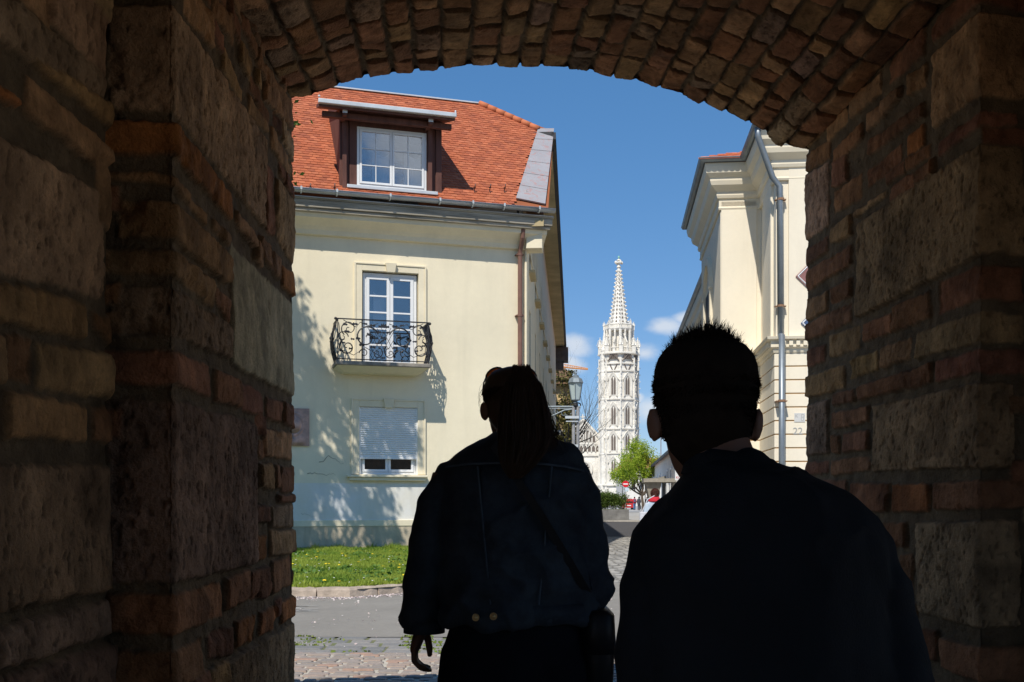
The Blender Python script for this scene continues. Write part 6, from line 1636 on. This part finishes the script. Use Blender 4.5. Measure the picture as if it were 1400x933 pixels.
# ------------------------------------------------------------ man, right
MD = 1.75; KM = FPX/MD
man = empty('person', (.40,MD,-.088)); MO = Vector(man.location)
tag(man, 'person with short spiky dark hair and black jacket seen from behind, nearest on the right', 'person')
def mp(px, py, dy=0):
    q = at(px,py,MD); return Vector((q.x, MD+dy, q.z))-MO
hb = mp(968,655,0); hb.y = -.01
body = MB(); HM = head(body, (hb.x, .02, hb.z), R(0), tilt=.06, s=1.02, ear=1.04)
sh = mp(1010,650)
nk = [er(mp(975,0).x,.0,mp(0,590).z,.056,.060), er(mp(982,0).x,-.005,mp(0,620).z,.060,.064), er(mp(1000,0).x,-.02,mp(0,655).z,.070,.075), er(mp(1020,0).x,-.02,mp(0,690).z,.13,.09)]
body.loft(nk)
tb = [(mp(1036,y).x, mp(0,y).z, hw/KM*.86, ry) for y,hw,ry in ((685,110,.08),(720,150,.10),(800,150,.11),(900,140,.10),(1000,130,.10),(1060,138,.11),(1110,145,.12))]
body.loft([er(x,-.01,z,rx,ry) for x,z,rx,ry in tb])
aL = [mp(905,745),mp(893,850),mp(883,985,.0)]; aR = [mp(1163,738),mp(1203,850,-.01),mp(1238,985,-.02)]
hx = tb[-1][0]; hz_ = tb[-1][1]
wl = Vector((aL[2].x+.03,.20,aL[2].z-.15)); wr = Vector((aR[2].x-.02,.16,aR[2].z-.19))
for A_,w_,sd in ((aL,wl,1),(aR,wr,-1)):
    body.tube([A_[0],A_[1],A_[2],A_[2].lerp(w_,.5),w_],[.048,.046,.040,.036,.026],12)
    dd = (w_-A_[2]).normalized(); hand(body, w_, dd+Vector((0,0,-.5)), Vector((sd*1.0,0,-.1)), None, side=sd, curl=.55)
for sx,fy in ((-1,.16),(1,-.12)):
    hp_ = Vector((hx+sx*.085,0,hz_+.02)); kn = Vector((hx+sx*.09,fy*.6+.05,.46)); an_ = Vector((hx+sx*.09,fy,.09))
    body.tube([hp_,hp_.lerp(kn,.5),kn,kn.lerp(an_,.35),an_,an_+Vector((0,.02,-.05))],[.085,.075,.058,.055,.038,.035],12)
remeshed('body', body, skin, man, .007, 4).parent = man
eyes(HM, man)
# jacket
jk = MB(); cyl = [(618,1014,20,.055),(632,1005,46,.080),(645,1008,66,.098),(660,1022,95,.110),(678,1034,122,.120),(705,1038,148,.130),(745,1036,165,.138),(800,1036,166,.142),(860,1040,166,.140),(930,1046,165,.136),(1000,1052,166,.136),(1060,1056,172,.142),(1110,1058,176,.146)]
jk.loft([er(mp(cx_,0).x,-.015,mp(0,y).z,hw/KM,ry,28,ty=.10 if y<650 else 0,tx=-.12 if y<640 else 0) for y,cx_,hw,ry in cyl])
jk.tube([mp(935,705),mp(905,742),mp(896,800),mp(889,880),mp(884,990),aL[2].lerp(wl,.5),wl+Vector((0,-.01,.01))],[.046,.053,.054,.053,.051,.046,.040],18)
jk.tube([mp(1125,700),mp(1160,732,-.0),mp(1180,790,-.01),mp(1204,860,-.015),mp(1236,990,-.02),aR[2].lerp(wr,.5),wr+Vector((0,-.01,.01))],[.046,.056,.057,.057,.054,.048,.041],18)
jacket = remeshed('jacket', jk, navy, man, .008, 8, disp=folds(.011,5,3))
m_ = MB(); m_.loft([er(mp(1003,0).x,-.012,mp(0,648).z,.092,.088,24),er(mp(999,0).x,-.010,mp(0,632).z,.078,.080,24,tx=-.12),er(mp(1000,0).x,-.008,mp(0,622).z,.070,.074,24,tx=-.16),er(mp(1000,0).x,-.008,mp(0,624).z,.062,.066,24,tx=-.16),er(mp(1000,0).x,-.01,mp(0,650).z,.07,.07,24)], caps=False)
m_.build('collar', navy, jacket, smooth=True)
tr_ = MB()
for sx,fy in ((-1,.16),(1,-.12)):
    hp_ = Vector((hx+sx*.085,0,hz_+.06)); kn = Vector((hx+sx*.09,fy*.6+.05,.46)); an_ = Vector((hx+sx*.09,fy,.07))
    tr_.tube([hp_,hp_.lerp(kn,.5),kn,kn.lerp(an_,.5),an_],[.105,.092,.078,.072,.068],14); shoe(man, hx+sx*.09, fy+.02, .003, w_=.05)
tr_.loft([er(hx,0,hz_+dz,.155,.115) for dz in (-.10,.0,.12)])
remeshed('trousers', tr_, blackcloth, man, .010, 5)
# hair: close cap, short sides, spiky top
hc = MB(); hcx = mp(968,0).x
def MH(v): return HM@Vector(v)
capr = [(.020,.040,-.020,.040),(.045,.062,-.022,.064),(.080,.074,-.014,.086),(.11,.0795,-.008,.097),(.14,.085,-.005,.103),(.17,.087,-.008,.104),(.188,.0855,-.008,.102),(.205,.080,-.008,.095),(.220,.069,-.007,.082),(.230,.050,-.006,.060),(.2365,.022,-.004,.028)]
capv = []
for z,rx,y,ry in capr:
    ring_ = er(0,y,z,rx,ry,40)
    # open the face: pull front points back to the hairline
    capv.append([tuple(MH((px_, min(py_, .055 if z<.15 else (.075 if z<.19 else 9)), pz_))) for px_,py_,pz_ in ring_])
hc.loft(capv)
hairo = hc.build('hair', mhair, man, smooth=True)
rs = np.random.RandomState(3); n = 15000; roots=[];dirs=[];lens=[]
for _ in range(n):
    a = rs.rand()*2*math.pi; ph = math.acos(rs.uniform(-.62,1.0)); v = np.array([math.sin(ph)*math.cos(a),math.sin(ph)*math.sin(a),math.cos(ph)])
    if v[1]>.62 and v[2]<.55: continue
    z = .145+.085*v[2] if v[2]>0 else .145+.12*v[2]
    rx_ = .085*math.sin(ph); nf = 1 if v[2]>-.3 else 1-.35*(-.3-v[2])
    r_ = Vector((v[0]*.083*nf/max(.35,math.sin(ph))*min(1,math.sin(ph)*1.0+.0) if v[2]>=0 else v[0]/max(.3,math.sin(ph))*.082*nf,-.006+(v[1] if v[2]>=0 else v[1]/max(.3,math.sin(ph)))*.098*nf,z)); 
    top_ = max(0,v[2]-.25)/.75
    clump = vnoise(np.array([v[0]*9]),np.array([v[1]*9]),4)[0]
    d_ = Vector((v[0]*.55+.5*(clump-.5)+rs.normal()*.12, v[1]*.55+rs.normal()*.15, v[2]*.6+.75*top_+rs.normal()*.1+(.25 if v[2]>.05 else -.6)))
    roots.append(MH(r_)); dirs.append((HM.to_3x3()@d_)); lens.append(((.011 if v[2]>-.1 else .0035)+.026*top_**1.3*(.35+1.1*clump))*rs.uniform(.7,1.2))
strands('hair_strands', [tuple(r_) for r_ in roots], [tuple(d_) for d_ in dirs], np.array(lens), .0011, mhair, hairo, 3, droop=.1, curl=.3)
# extra longer tufts on the crown
roots=[];dirs=[];lens=[]
for _ in range(2600):
    a = rs.rand()*2*math.pi; q = rs.rand()**.5; v = (math.cos(a)*q,math.sin(a)*q)
    r_ = MH((v[0]*.074,-.006+v[1]*.085,.232-.045*q*q)); cl_ = vnoise(np.array([v[0]*5+3]),np.array([v[1]*5]),8)[0]
    d_ = HM.to_3x3()@Vector((v[0]*1.3+(cl_-.5)*.8, v[1]*.9, .85)); roots.append(tuple(r_)); dirs.append(tuple(d_)); lens.append((.010+.040*max(0,cl_-.25)*rs.uniform(.6,1.2))*(1-.6*q*q))
strands('hair_tufts', roots, dirs, np.array(lens), .0010, mhair, hairo, 5, droop=.45, curl=.6)

# ------------------------------------------------------------ woman, left
WD = 3.05; KW = FPX/WD
wom = empty('person', (-.01,WD,0)); WO = Vector(wom.location)
tag(wom, 'person with brown ponytail and dark denim jacket seen from behind, walking on the left', 'person')
def wp(px, py, dy=0):
    q = at(px,py,WD); return Vector((q.x, WD+dy, q.z))-WO
hb = wp(699,602); body = MB(); HW = head(body, (hb.x, .03, hb.z), R(16), tilt=.02, s=.94, ear=1.06)
body.loft([er(wp(700,0).x,.0,wp(0,575).z,.046,.050),er(wp(700,0).x,-.01,wp(0,598).z,.048,.052),er(wp(702,0).x,-.02,wp(0,615).z,.075,.065),er(wp(703,0).x,-.02,wp(0,632).z,.14,.08)])
body.loft([er(wp(cx_,0).x,-.01,wp(0,y).z,hw/KW,ry) for y,cx_,hw,ry in ((625,702,70,.07),(660,702,84,.095),(720,702,80,.10),(790,703,68,.09),(850,704,76,.10),(900,706,84,.11),(935,706,80,.11))])
L0,L1,L2 = wp(610,650),wp(588,730,-.01),wp(580,795,.0); LWr = wp(574,866,.06)
R0,R1,R2 = wp(785,655),wp(800,725,-.01),wp(806,800,.0); RWr = wp(770,800,.24)
body.tube([L0,L1,L2,L2.lerp(LWr,.5),LWr],[.042,.040,.036,.032,.024],12); body.tube([R0,R1,R2,R2.lerp(RWr,.5),RWr],[.042,.040,.036,.032,.024],12)
# left hand: relaxed, fingers curled towards the thigh, thumb hanging forward
def whand():
    w_ = wp(574,862,.06); k_ = wp(564,893,.07)
    d_ = (k_-w_).normalized(); s_ = Vector((0,1,0)); f_ = Vector((1,0,-.1)).normalized()
    body.loft([[tuple(w_.lerp(k_,t)+s_*(hw*math.cos(a))+f_*(th*math.sin(a))) for a in np.linspace(0,2*math.pi,15)[:-1]] for t,hw,th in ((-.2,.024,.020),(.1,.026,.020),(.5,.036,.019),(.9,.040,.016),(1.08,.036,.013))])
    for o_,l_ in ((.030,.95),(.010,1.04),(-.011,1.0),(-.031,.82)):
        base_ = k_+s_*o_; P_ = [base_-d_*.02, base_, base_+Vector((.000,0,-.036))*l_, base_+Vector((.020,0,-.056))*l_, base_+Vector((.044,0,-.062))*l_]
        body.tube(P_,[.0095,.0098,.0092,.0086,.0076],8); body.ball(P_[-1],.0076)
    t0_ = wp(577,868,.085); P_ = [t0_, wp(581,880,.105), wp(583,893,.11), wp(583.5,903,.11)]; body.tube(P_,[.014,.0125,.0115,.009],8); body.ball(P_[-1],.0090)
whand()
dd = (RWr-R2).normalized(); hand(body, RWr, dd, Vector((-.3,0,-1)), None, side=1, curl=.6, sc_=.92)
hx = wp(706,0).x; hz_ = wp(0,925).z
for sx,fy in ((-1,.20),(1,-.16)):
    hp_ = Vector((hx+sx*.085,0,hz_)); kn = Vector((hx+sx*.085,fy*.55+.05,.47)); an_ = Vector((hx+sx*.085,fy,.09))
    body.tube([hp_,hp_.lerp(kn,.5),kn,kn.lerp(an_,.35),an_,an_+Vector((0,.02,-.05))],[.085,.072,.052,.050,.034,.03],12)
remeshed('body', body, skin, wom, .0048, 3)
eyes(HW, wom)
jk = MB()
jk.loft([er(wp(cx_,0).x,-.012,wp(0,y).z,hw/KW,ry,28) for y,cx_,hw,ry in ((596,701,26,.058),(606,702,50,.075),(615,702,66,.085),(628,703,84,.100),(650,703,96,.118),(700,702,102,.130),(760,702,100,.128),(815,705,100,.126),(838,708,99,.128),(846,710,99,.128))])
jk.tube([wp(655,640),wp(616,652),wp(597,690),wp(587,740,-.01),wp(580,795,.0),wp(577,830,.03),wp(577,848,.05)],[.036,.048,.052,.053,.054,.054,.051],18)
jk.tube([wp(752,640),wp(783,654),wp(797,700),wp(804,750,-.01),wp(806,800,.0),wp(800,822,.06),wp(780,815,.18)],[.036,.048,.050,.052,.051,.048,.042],18)
def wdisp(me):
    folds(.020,5.0,11,((.9,.2,1),(-1,.2,.8),(.35,0,1)))(me)
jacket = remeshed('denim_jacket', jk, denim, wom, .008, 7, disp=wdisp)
# turned cuff, hem band, yoke seam, buttons
seamm = mat('faded_seam', (.060,.085,.115), rough=.85, var=.3, scale=30)
def band(name, c, rx, ry, z0, z1, yaw=0, m=denim, par=jacket, t=.006):
    m_ = MB(); m_.loft([er(c.x,c.y,z0,rx,ry,28,yaw),er(c.x,c.y,z0,rx+t,ry+t,28,yaw),er(c.x,c.y,z1,rx+t,ry+t,28,yaw),er(c.x,c.y,z1,rx,ry,28,yaw)], caps=False); return m_.build(name, m, par, smooth=True)
zc0 = wp(0,868).z; zc1 = wp(0,846).z
band('cuff', wp(578,855,.05), .056, .056, zc0, zc1, t=.007)
m_ = MB(); m_.loft([er(wp(578,0).x,.05,zc0+.002,.058,.058,24),er(wp(578,0).x,.05,zc0+.03,.058,.058,24)]); m_.build('cuff_lining', blackcloth, jacket)
band('hem_band', wp(709,0,-.012), 99/KW, .127, wp(0,845).z, wp(0,822).z, t=.009)
bp_ = MB()
def backy(px,z):  # y on the back of the jacket
    x = wp(px,0).x-wp(703,0).x; return -.012-.135*math.sqrt(max(.02,1-(x/(103/KW))**2))
yk = [Vector((wp(px,0).x, backy(px,0)-.010, wp(0,y).z)) for px,y in ((612,640),(640,637),(670,636),(703,636),(740,637),(770,640),(796,645))]
bp_.tube(yk,.0035,5); bp_.build('yoke_seam', seamm, jacket)
for px0_,px1_ in ((655,672),(752,735)):
    q = MB(); q.tube([Vector((wp(px0_+(px1_-px0_)*t,0).x, backy(px0_+(px1_-px0_)*t,0)-.008, wp(0,640+t*180).z)) for t in np.linspace(0,1,8)],.0028,5); q.build('seam', seamm, jacket)
for px,py in ((653,836),(676,834)):
    q = MB(); c = Vector((wp(px,0).x, backy(px,0)-.030, wp(0,py).z)); q.tube([c+Vector((0,.03,0)),c+Vector((0,-.006,0))],.0105,12); q.ball(c+Vector((0,-.006,0)),.006,.003,.006); q.build('button', brass, jacket)
m_ = MB(); m_.loft([er(wp(700,0).x,-.012,wp(0,612).z,.098,.082,24),er(wp(700,0).x,-.010,wp(0,600).z,.072,.070,24),er(wp(700,0).x,-.008,wp(0,594).z,.060,.062,24),er(wp(700,0).x,-.008,wp(0,597).z,.053,.055,24)], caps=False); m_.build('collar', denim, jacket, smooth=True)
tr_ = MB()
tr_.loft([er(wp(cx_,0).x,-.005,wp(0,y).z,hw/KW,ry,24) for y,cx_,hw,ry in ((835,706,84,.10),(860,706,92,.115),(895,706,104,.125),(930,706,108,.125),(945,706,108,.12))])
for sx,fy in ((-1,.20),(1,-.16)):
    hp_ = Vector((hx+sx*.105,0,hz_+.04)); kn = Vector((hx+sx*.12,fy*.55+.05,.47)); an_ = Vector((hx+sx*.12,fy,.06))
    tr_.tube([hp_,hp_.lerp(kn,.5),kn,kn.lerp(an_,.5),an_],[.125,.115,.10,.105,.115],16); shoe(wom, hx+sx*.10, fy+.02, .003)
remeshed('trousers', tr_, blackcloth, wom, .010, 5, disp=folds(.004,7,20))
# hair cap
hc = MB(); capv = []
for z,rx,y,ry in [(.035,.060,-.036,.050),(.055,.074,-.030,.066),(.080,.080,-.018,.084),(.11,.084,-.010,.099),(.14,.089,-.007,.106),(.17,.090,-.008,.108),(.20,.080,-.008,.098),(.222,.058,-.006,.072),(.234,.02,-.004,.03)]:
    capv.append([tuple(HW@Vector((a, min(b, .045 if z<.15 else (.075 if z<.19 else 9)), c))) for a,b,c in er(0,y,z,rx,ry,26)])
hc.loft(capv); wh_o = hc.build('hair', whair, wom, smooth=True)
# ponytail
pt_ = MB(); prf = [(518,712,10,.018,-.105),(530,715,20,.030,-.125),(555,715,26,.036,-.140),(580,716,29,.038,-.150),(603,717,30,.038,-.160),(622,713,27,.034,-.168),(640,708,20,.026,-.172),(656,704,8,.012,-.170)]
pt_.loft([er(wp(cx_,0).x,yy,wp(0,y).z,hw/KW,ry,20) for y,cx_,hw,ry,yy in prf])
pony = pt_.build('ponytail', whair, wh_o, smooth=True)
rs = np.random.RandomState(9); pc = np.array([(q[1],q[0]) for q in prf],float)
V=[];Fs=[]
def lock(path, w0, rsx):
    n0 = len(V); 
    for i_,p_ in enumerate(path):
        t = i_/(len(path)-1); w_ = w0*(1-t)**.5+.0002; sd = Vector((math.cos(rsx),math.sin(rsx),.1)); V.append(tuple(p_-sd*w_)); V.append(tuple(p_+sd*w_))
    for i_ in range(len(path)-1): Fs.append((n0+2*i_,n0+2*i_+1,n0+2*i_+3,n0+2*i_+2))
for _ in range(6500):
    a = rs.uniform(0,2*math.pi); endy = rs.uniform(600,655); st0 = rs.uniform(505,560); path=[]; of = 1.0+abs(rs.normal())*.07; wv = rs.uniform(-1,1)
    for t in np.linspace(0,1,9):
        y = st0+(endy-st0)*t; k_ = np.interp(y,[q[0] for q in prf],[q[1] for q in prf]); hw = np.interp(y,[q[0] for q in prf],[q[2] for q in prf]); ry_ = np.interp(y,[q[0] for q in prf],[q[3] for q in prf]); yy = np.interp(y,[q[0] for q in prf],[q[4] for q in prf])
        hw = max(hw,9); path.append(Vector((wp(k_,0).x+hw/KW*of*math.cos(a)+.003*wv*math.sin(6*t), yy+ry_*of*math.sin(a), wp(0,y).z)))
    lock(path, rs.uniform(.0002,.0005), rs.uniform(0,3.14))
# cap strands drawn back from the hairline to the tie
tie = wp(712,520,-.105)
for _ in range(3200):
    a = rs.uniform(0,2*math.pi); ph = math.acos(rs.uniform(-.35,1)); v = Vector((math.sin(ph)*math.cos(a),math.sin(ph)*math.sin(a),math.cos(ph)))
    if v.y>.5 and v.z<.6: continue
    def sp_(v_): return HW@Vector((v_.x*.091,-.007+v_.y*.108,.145+(.091 if v_.z>0 else .085)*v_.z))
    vt_ = ((HW.inverted()@tie)-Vector((0,-.007,.145))); vt_ = Vector((vt_.x/.091,vt_.y/.108,vt_.z/.09)).normalized()
    path = [sp_(v.lerp(vt_,t).normalized()*(1+.012*math.sin(t*9+a))) for t in np.linspace(0,.95,8)]
    lock(path, rs.uniform(.0004,.0009), rs.uniform(0,3.14))
# loose hair falling at the right and wisps
for _ in range(620):
    s0_ = wp(rs.uniform(728,740),rs.uniform(535,570),rs.uniform(-.09,-.02)); fl = abs(rs.normal()); e_ = wp(742+7*fl+rs.uniform(-8,6),rs.uniform(588,612),-.12+rs.uniform(-.03,.05)); m_ = s0_.lerp(e_,.5)+Vector((.006*fl+.006,0,0)); e2 = e_+Vector((rs.uniform(-.012,.022)+.008*fl,0,rs.uniform(-.035,.004)))
    path = [ (s0_*(1-t)**3+3*m_*(1-t)**2*t+3*e_*(1-t)*t*t+e2*t**3) for t in np.linspace(0,1,10)]; lock(path, rs.uniform(.0004,.0009), rs.uniform(0,3.14))
for _ in range(7):
    s0_ = wp(661,rs.uniform(525,545),0); path = [s0_+Vector((-.014*math.sin(t*2.6)*rs.uniform(.7,1.1)-.002*t,0,-.045*t+.01)) for t in np.linspace(0,1,8)]; lock(path,.00015,0)
me = bpy.data.meshes.new('hair_strands'); me.from_pydata(V,[],Fs); me.update(); link_mesh('hair_strands', me, whair, wh_o, smooth=True)
# sunglasses pushed up on the head
sg = empty('sunglasses', tuple(WO+wp(699,506,.03))); SGo = wp(699,506,.03); tag(sg, 'brown tinted sunglasses pushed up on top of the brown ponytail hair', 'sunglasses')
lens = leafmat('amber_lens', (.45,.10,.02), (.45,.10,.02), .75); fr_ = mat('dark_frame', (.05,.02,.012), rough=.3, spec=.6)
for sx in (-1,1):
    m_ = MB(); cxm = SGo+Vector((sx*.048,.02,-.012)); nseg = 18
    ring_ = [Vector((cxm.x+.029*math.cos(a), cxm.y+.004*math.cos(a)*sx-.020*math.sin(a)*.4, cxm.z-sx*0+ .024*math.sin(a)-.35*sx*(.029*math.cos(a))*.55))-SGo for a in np.linspace(0,2*math.pi,nseg+1)[:-1]]
    m_.add([tuple(q) for q in ring_]+[tuple(sum(ring_,Vector())/nseg+Vector((0,.005,.003)))],[(k,(k+1)%nseg,nseg) for k in range(nseg)]); m_.build('lens', lens, sg, smooth=True)
    m_ = MB(); m_.tube(ring_,.0028,6,closed=True); h_ = ring_[0] if sx>0 else ring_[nseg//2]
    m_.tube([h_, Vector((sx*.083,.0,-.035)), Vector((sx*.087,-.03,-.075))],[.003,.0022,.002],6); m_.build('rim', fr_, sg, smooth=True)
m_ = MB(); m_.tube([Vector((-.020,.02,-.006)),Vector((0,.03,.002)),Vector((.020,.02,-.006))],.0025,6); m_.build('bridge', fr_, sg)
# crossbody bag
bg_ = empty('shoulder_bag', tuple(WO+wp(822,880,.02))); BO = wp(822,880,.02); tag(bg_, 'black leather crossbody bag hanging at the right hip of the denim jacket', 'bag')
m_ = MB(); ang = .22
secs = []
for z_,w_,t_ in ((-.13,.10,.035),(-.12,.115,.045),(0,.115,.05),(.08,.11,.042),(.095,.10,.030)):
    secs.append(er(-.01-ang*z_*.0,0,z_,t_*.95,w_,22,pw=.55))
m_.loft(secs); po = m_.build('pouch', leather, bg_, smooth=True)
m_ = MB(); m_.loft([er(-.010,0,z_,t_*.95,w_,22,pw=.55) for z_,w_,t_ in ((-.02,.118,.055),(.09,.116,.049),(.105,.10,.034))]); m_.build('flap', leather, po, smooth=True)
sp_ = []
for px,py in ((676,612),(690,632),(708,660),(728,690),(737,703),(755,732),(775,765),(795,798),(812,828),(818,842)):
    z_ = wp(0,py).z; yb_ = backy(px,z_)-.016+ (0.018 if py<640 else 0); sp_.append(Vector((wp(px,0).x, yb_ if py<835 else -.05, z_))-BO)
m_ = MB(); 
for i_ in range(len(sp_)-1):
    a,b = sp_[i_],sp_[i_+1]; t_ = (b-a).normalized(); s_ = t_.cross(Vector((0,1,0))).normalized()*.011
    m_.hexa([a-s_,a+s_,b+s_,b-s_],[a-s_+Vector((0,-.003,0)),a+s_+Vector((0,-.003,0)),b+s_+Vector((0,-.003,0)),b-s_+Vector((0,-.003,0))])
m_.build('strap', leather, bg_, fix=True)
m_ = MB(); q = sp_[-1]; m_.tube([q+Vector((.012*math.cos(a),-.004,.012*math.sin(a))) for a in np.linspace(0,2*math.pi,13)[:-1]],.0022,6,closed=True); m_.tube([q,Vector((.0,-.06,.07))],.006,8); m_.build('ring', postm, bg_)

# ------------------------------------------------------------ distant people
def walker(name_label, px, d, h, top_col, leg_col, hair_col, step=.2, z0=0, extra=None, yaw=0, group=None):
    q = at(px, 690, d); o = empty('person', (q.x,d,z0), yaw); s_ = h/1.7
    b_ = MB(); head(b_, (0,.0,1.48), 0, 0, 1.0)
    b_.loft([er(0,-.01,z,rx,ry,14) for z,rx,ry in ((1.55,.05,.05),(1.47,.06,.06),(1.42,.15,.09),(1.2,.17,.11),(1.0,.15,.10),(.88,.165,.11))])
    for sx in (-1,1):
        b_.tube([(sx*.17,0,1.38),(sx*.22,-.02,1.12),(sx*.20,.10,.92)],[.05,.042,.03],8); hand(b_, (sx*.20,.10,.90),(0,.2,-1),(-sx,0,0),None,side=sx,curl=.4)
        b_.tube([(sx*.085,0,.90),(sx*.09,sx*step*.5+.03,.48),(sx*.09,sx*step,.08)],[.085,.06,.045],8)
        shoe(o, sx*.09, sx*step+.02, .0)
    b_.v = [(x*s_,y*s_,z*s_) for x,y,z in b_.v]
    remeshed('body', b_, skin, o, .014, 2)
    t_ = MB(); t_.loft([er(0,-.01,z,rx,ry,16) for z,rx,ry in ((1.50,.06,.07),(1.44,.16,.11),(1.2,.19,.135),(1.0,.18,.13),(.84,.19,.135))])
    for sx in (-1,1): t_.tube([(sx*.16,0,1.40),(sx*.225,-.02,1.12),(sx*.205,.09,.94)],[.068,.06,.048],10)
    t_.v = [(x*s_,y*s_,z*s_) for x,y,z in t_.v]; jo = remeshed('jacket', t_, top_col, o, .016, 3)
    l_ = MB(); l_.loft([er(0,0,z,.17,.12,14) for z in (.80,.95)])
    for sx in (-1,1): l_.tube([(sx*.085,0,.88),(sx*.09,sx*step*.5+.03,.48),(sx*.09,sx*step,.08)],[.10,.078,.07],10)
    l_.v = [(x*s_,y*s_,z*s_) for x,y,z in l_.v]; remeshed('trousers', l_, leg_col, o, .016, 3)
    hh = MB(); hh.loft([er(0,y,1.48+z,rx,ry,18) for z,rx,y,ry in ((.05,.065,-.04,.06),(.09,.085,-.025,.085),(.14,.092,-.018,.095),(.19,.088,-.014,.09),(.225,.06,-.01,.065),(.24,.02,-.01,.02))])
    hh.v = [(x*s_,y*s_,z*s_) for x,y,z in hh.v]; ho = hh.build('hair', hair_col, o, smooth=True)
    if extra: extra(o, s_, ho)
    tag(o, name_label, 'person', group); return o
redc = mat('red_cloth', (.50,.02,.035), rough=.85, var=.15); jean = mat('blue_jeans', (.07,.17,.32), rough=.85, var=.2); paleb = mat('pale_blue_jacket', (.33,.42,.52), rough=.85, var=.15, col2=(.6,.64,.7))
greyc = mat('grey_cloth', (.06,.06,.07), rough=.9, var=.2); auburn = mat('auburn_hair', (.09,.030,.018), rough=.6, var=.5, scale=30)
def scarf(o,s_,ho):
    m_ = MB(); m_.loft([er(0,-.01,z*s_,rx*s_,ry*s_,20) for z,rx,ry in ((1.43,.15,.13),(1.46,.155,.135),(1.52,.10,.10),(1.555,.085,.085))]); m_.build('scarf', redc, o, smooth=True)
    rs = np.random.RandomState(2); a = rs.uniform(0,6.283,2600); ph = np.arccos(rs.uniform(-.4,1,2600)); v = np.stack([np.sin(ph)*np.cos(a),np.sin(ph)*np.sin(a),np.cos(ph)],1)
    strands('curls', v*np.array([.088,.09,.09])*s_+np.array([0,-.015,1.63])*s_, v+rs.normal(0,.6,v.shape), .03*s_, .0022, auburn, ho, 2, curl=1.6)
sc1 = walker('person with curly auburn hair and a red scarf, beyond the near right person', 895.5, 20.5, 1.52, paleb, jean, auburn, extra=scarf)
bgp = mat('light_bag', (.62,.62,.66), rough=.7, var=.2)
q = at(884,700,20.2); tb_ = empty('shoulder_bag', (q.x,20.2,.78)); m_ = MB(); m_.loft([er(0,0,z,.14,.06,18,pw=.6) for z in (0,.02,.28,.30)]); m_.build('pouch', bgp, tb_, smooth=True); m_ = MB(); m_.tube([(-.10,0,.28),(.02,.0,.55),(.16,.05,.62)],.010,5); m_.build('strap', bgp, tb_); tag(tb_, 'pale grey bag on the shoulder of the person with the red scarf', 'bag')
def pack(o,s_,ho):
    m_ = MB(); m_.loft([er(0,-.20,z*s_,.13*s_,.08,14,pw=.6) for z in (1.02,1.06,1.36,1.40)]); m_.build('backpack', mat('slate_cloth',(.10,.12,.18),rough=.8), o, smooth=True)
walker('person in a red jacket and blue jeans with a dark backpack, right of the planter', 867.5, 135, 1.72, redc, jean, mhair, step=.22, z0=.1, extra=pack)
walker('person in dark clothes standing left of the lantern posts', 873.5, 128, 1.70, greyc, greyc, mhair, step=.05, z0=.1)
walker('person in dark grey clothes at the foot of the green tree', 884.5, 128, 1.66, greyc, greyc, auburn, step=.1, z0=.1)
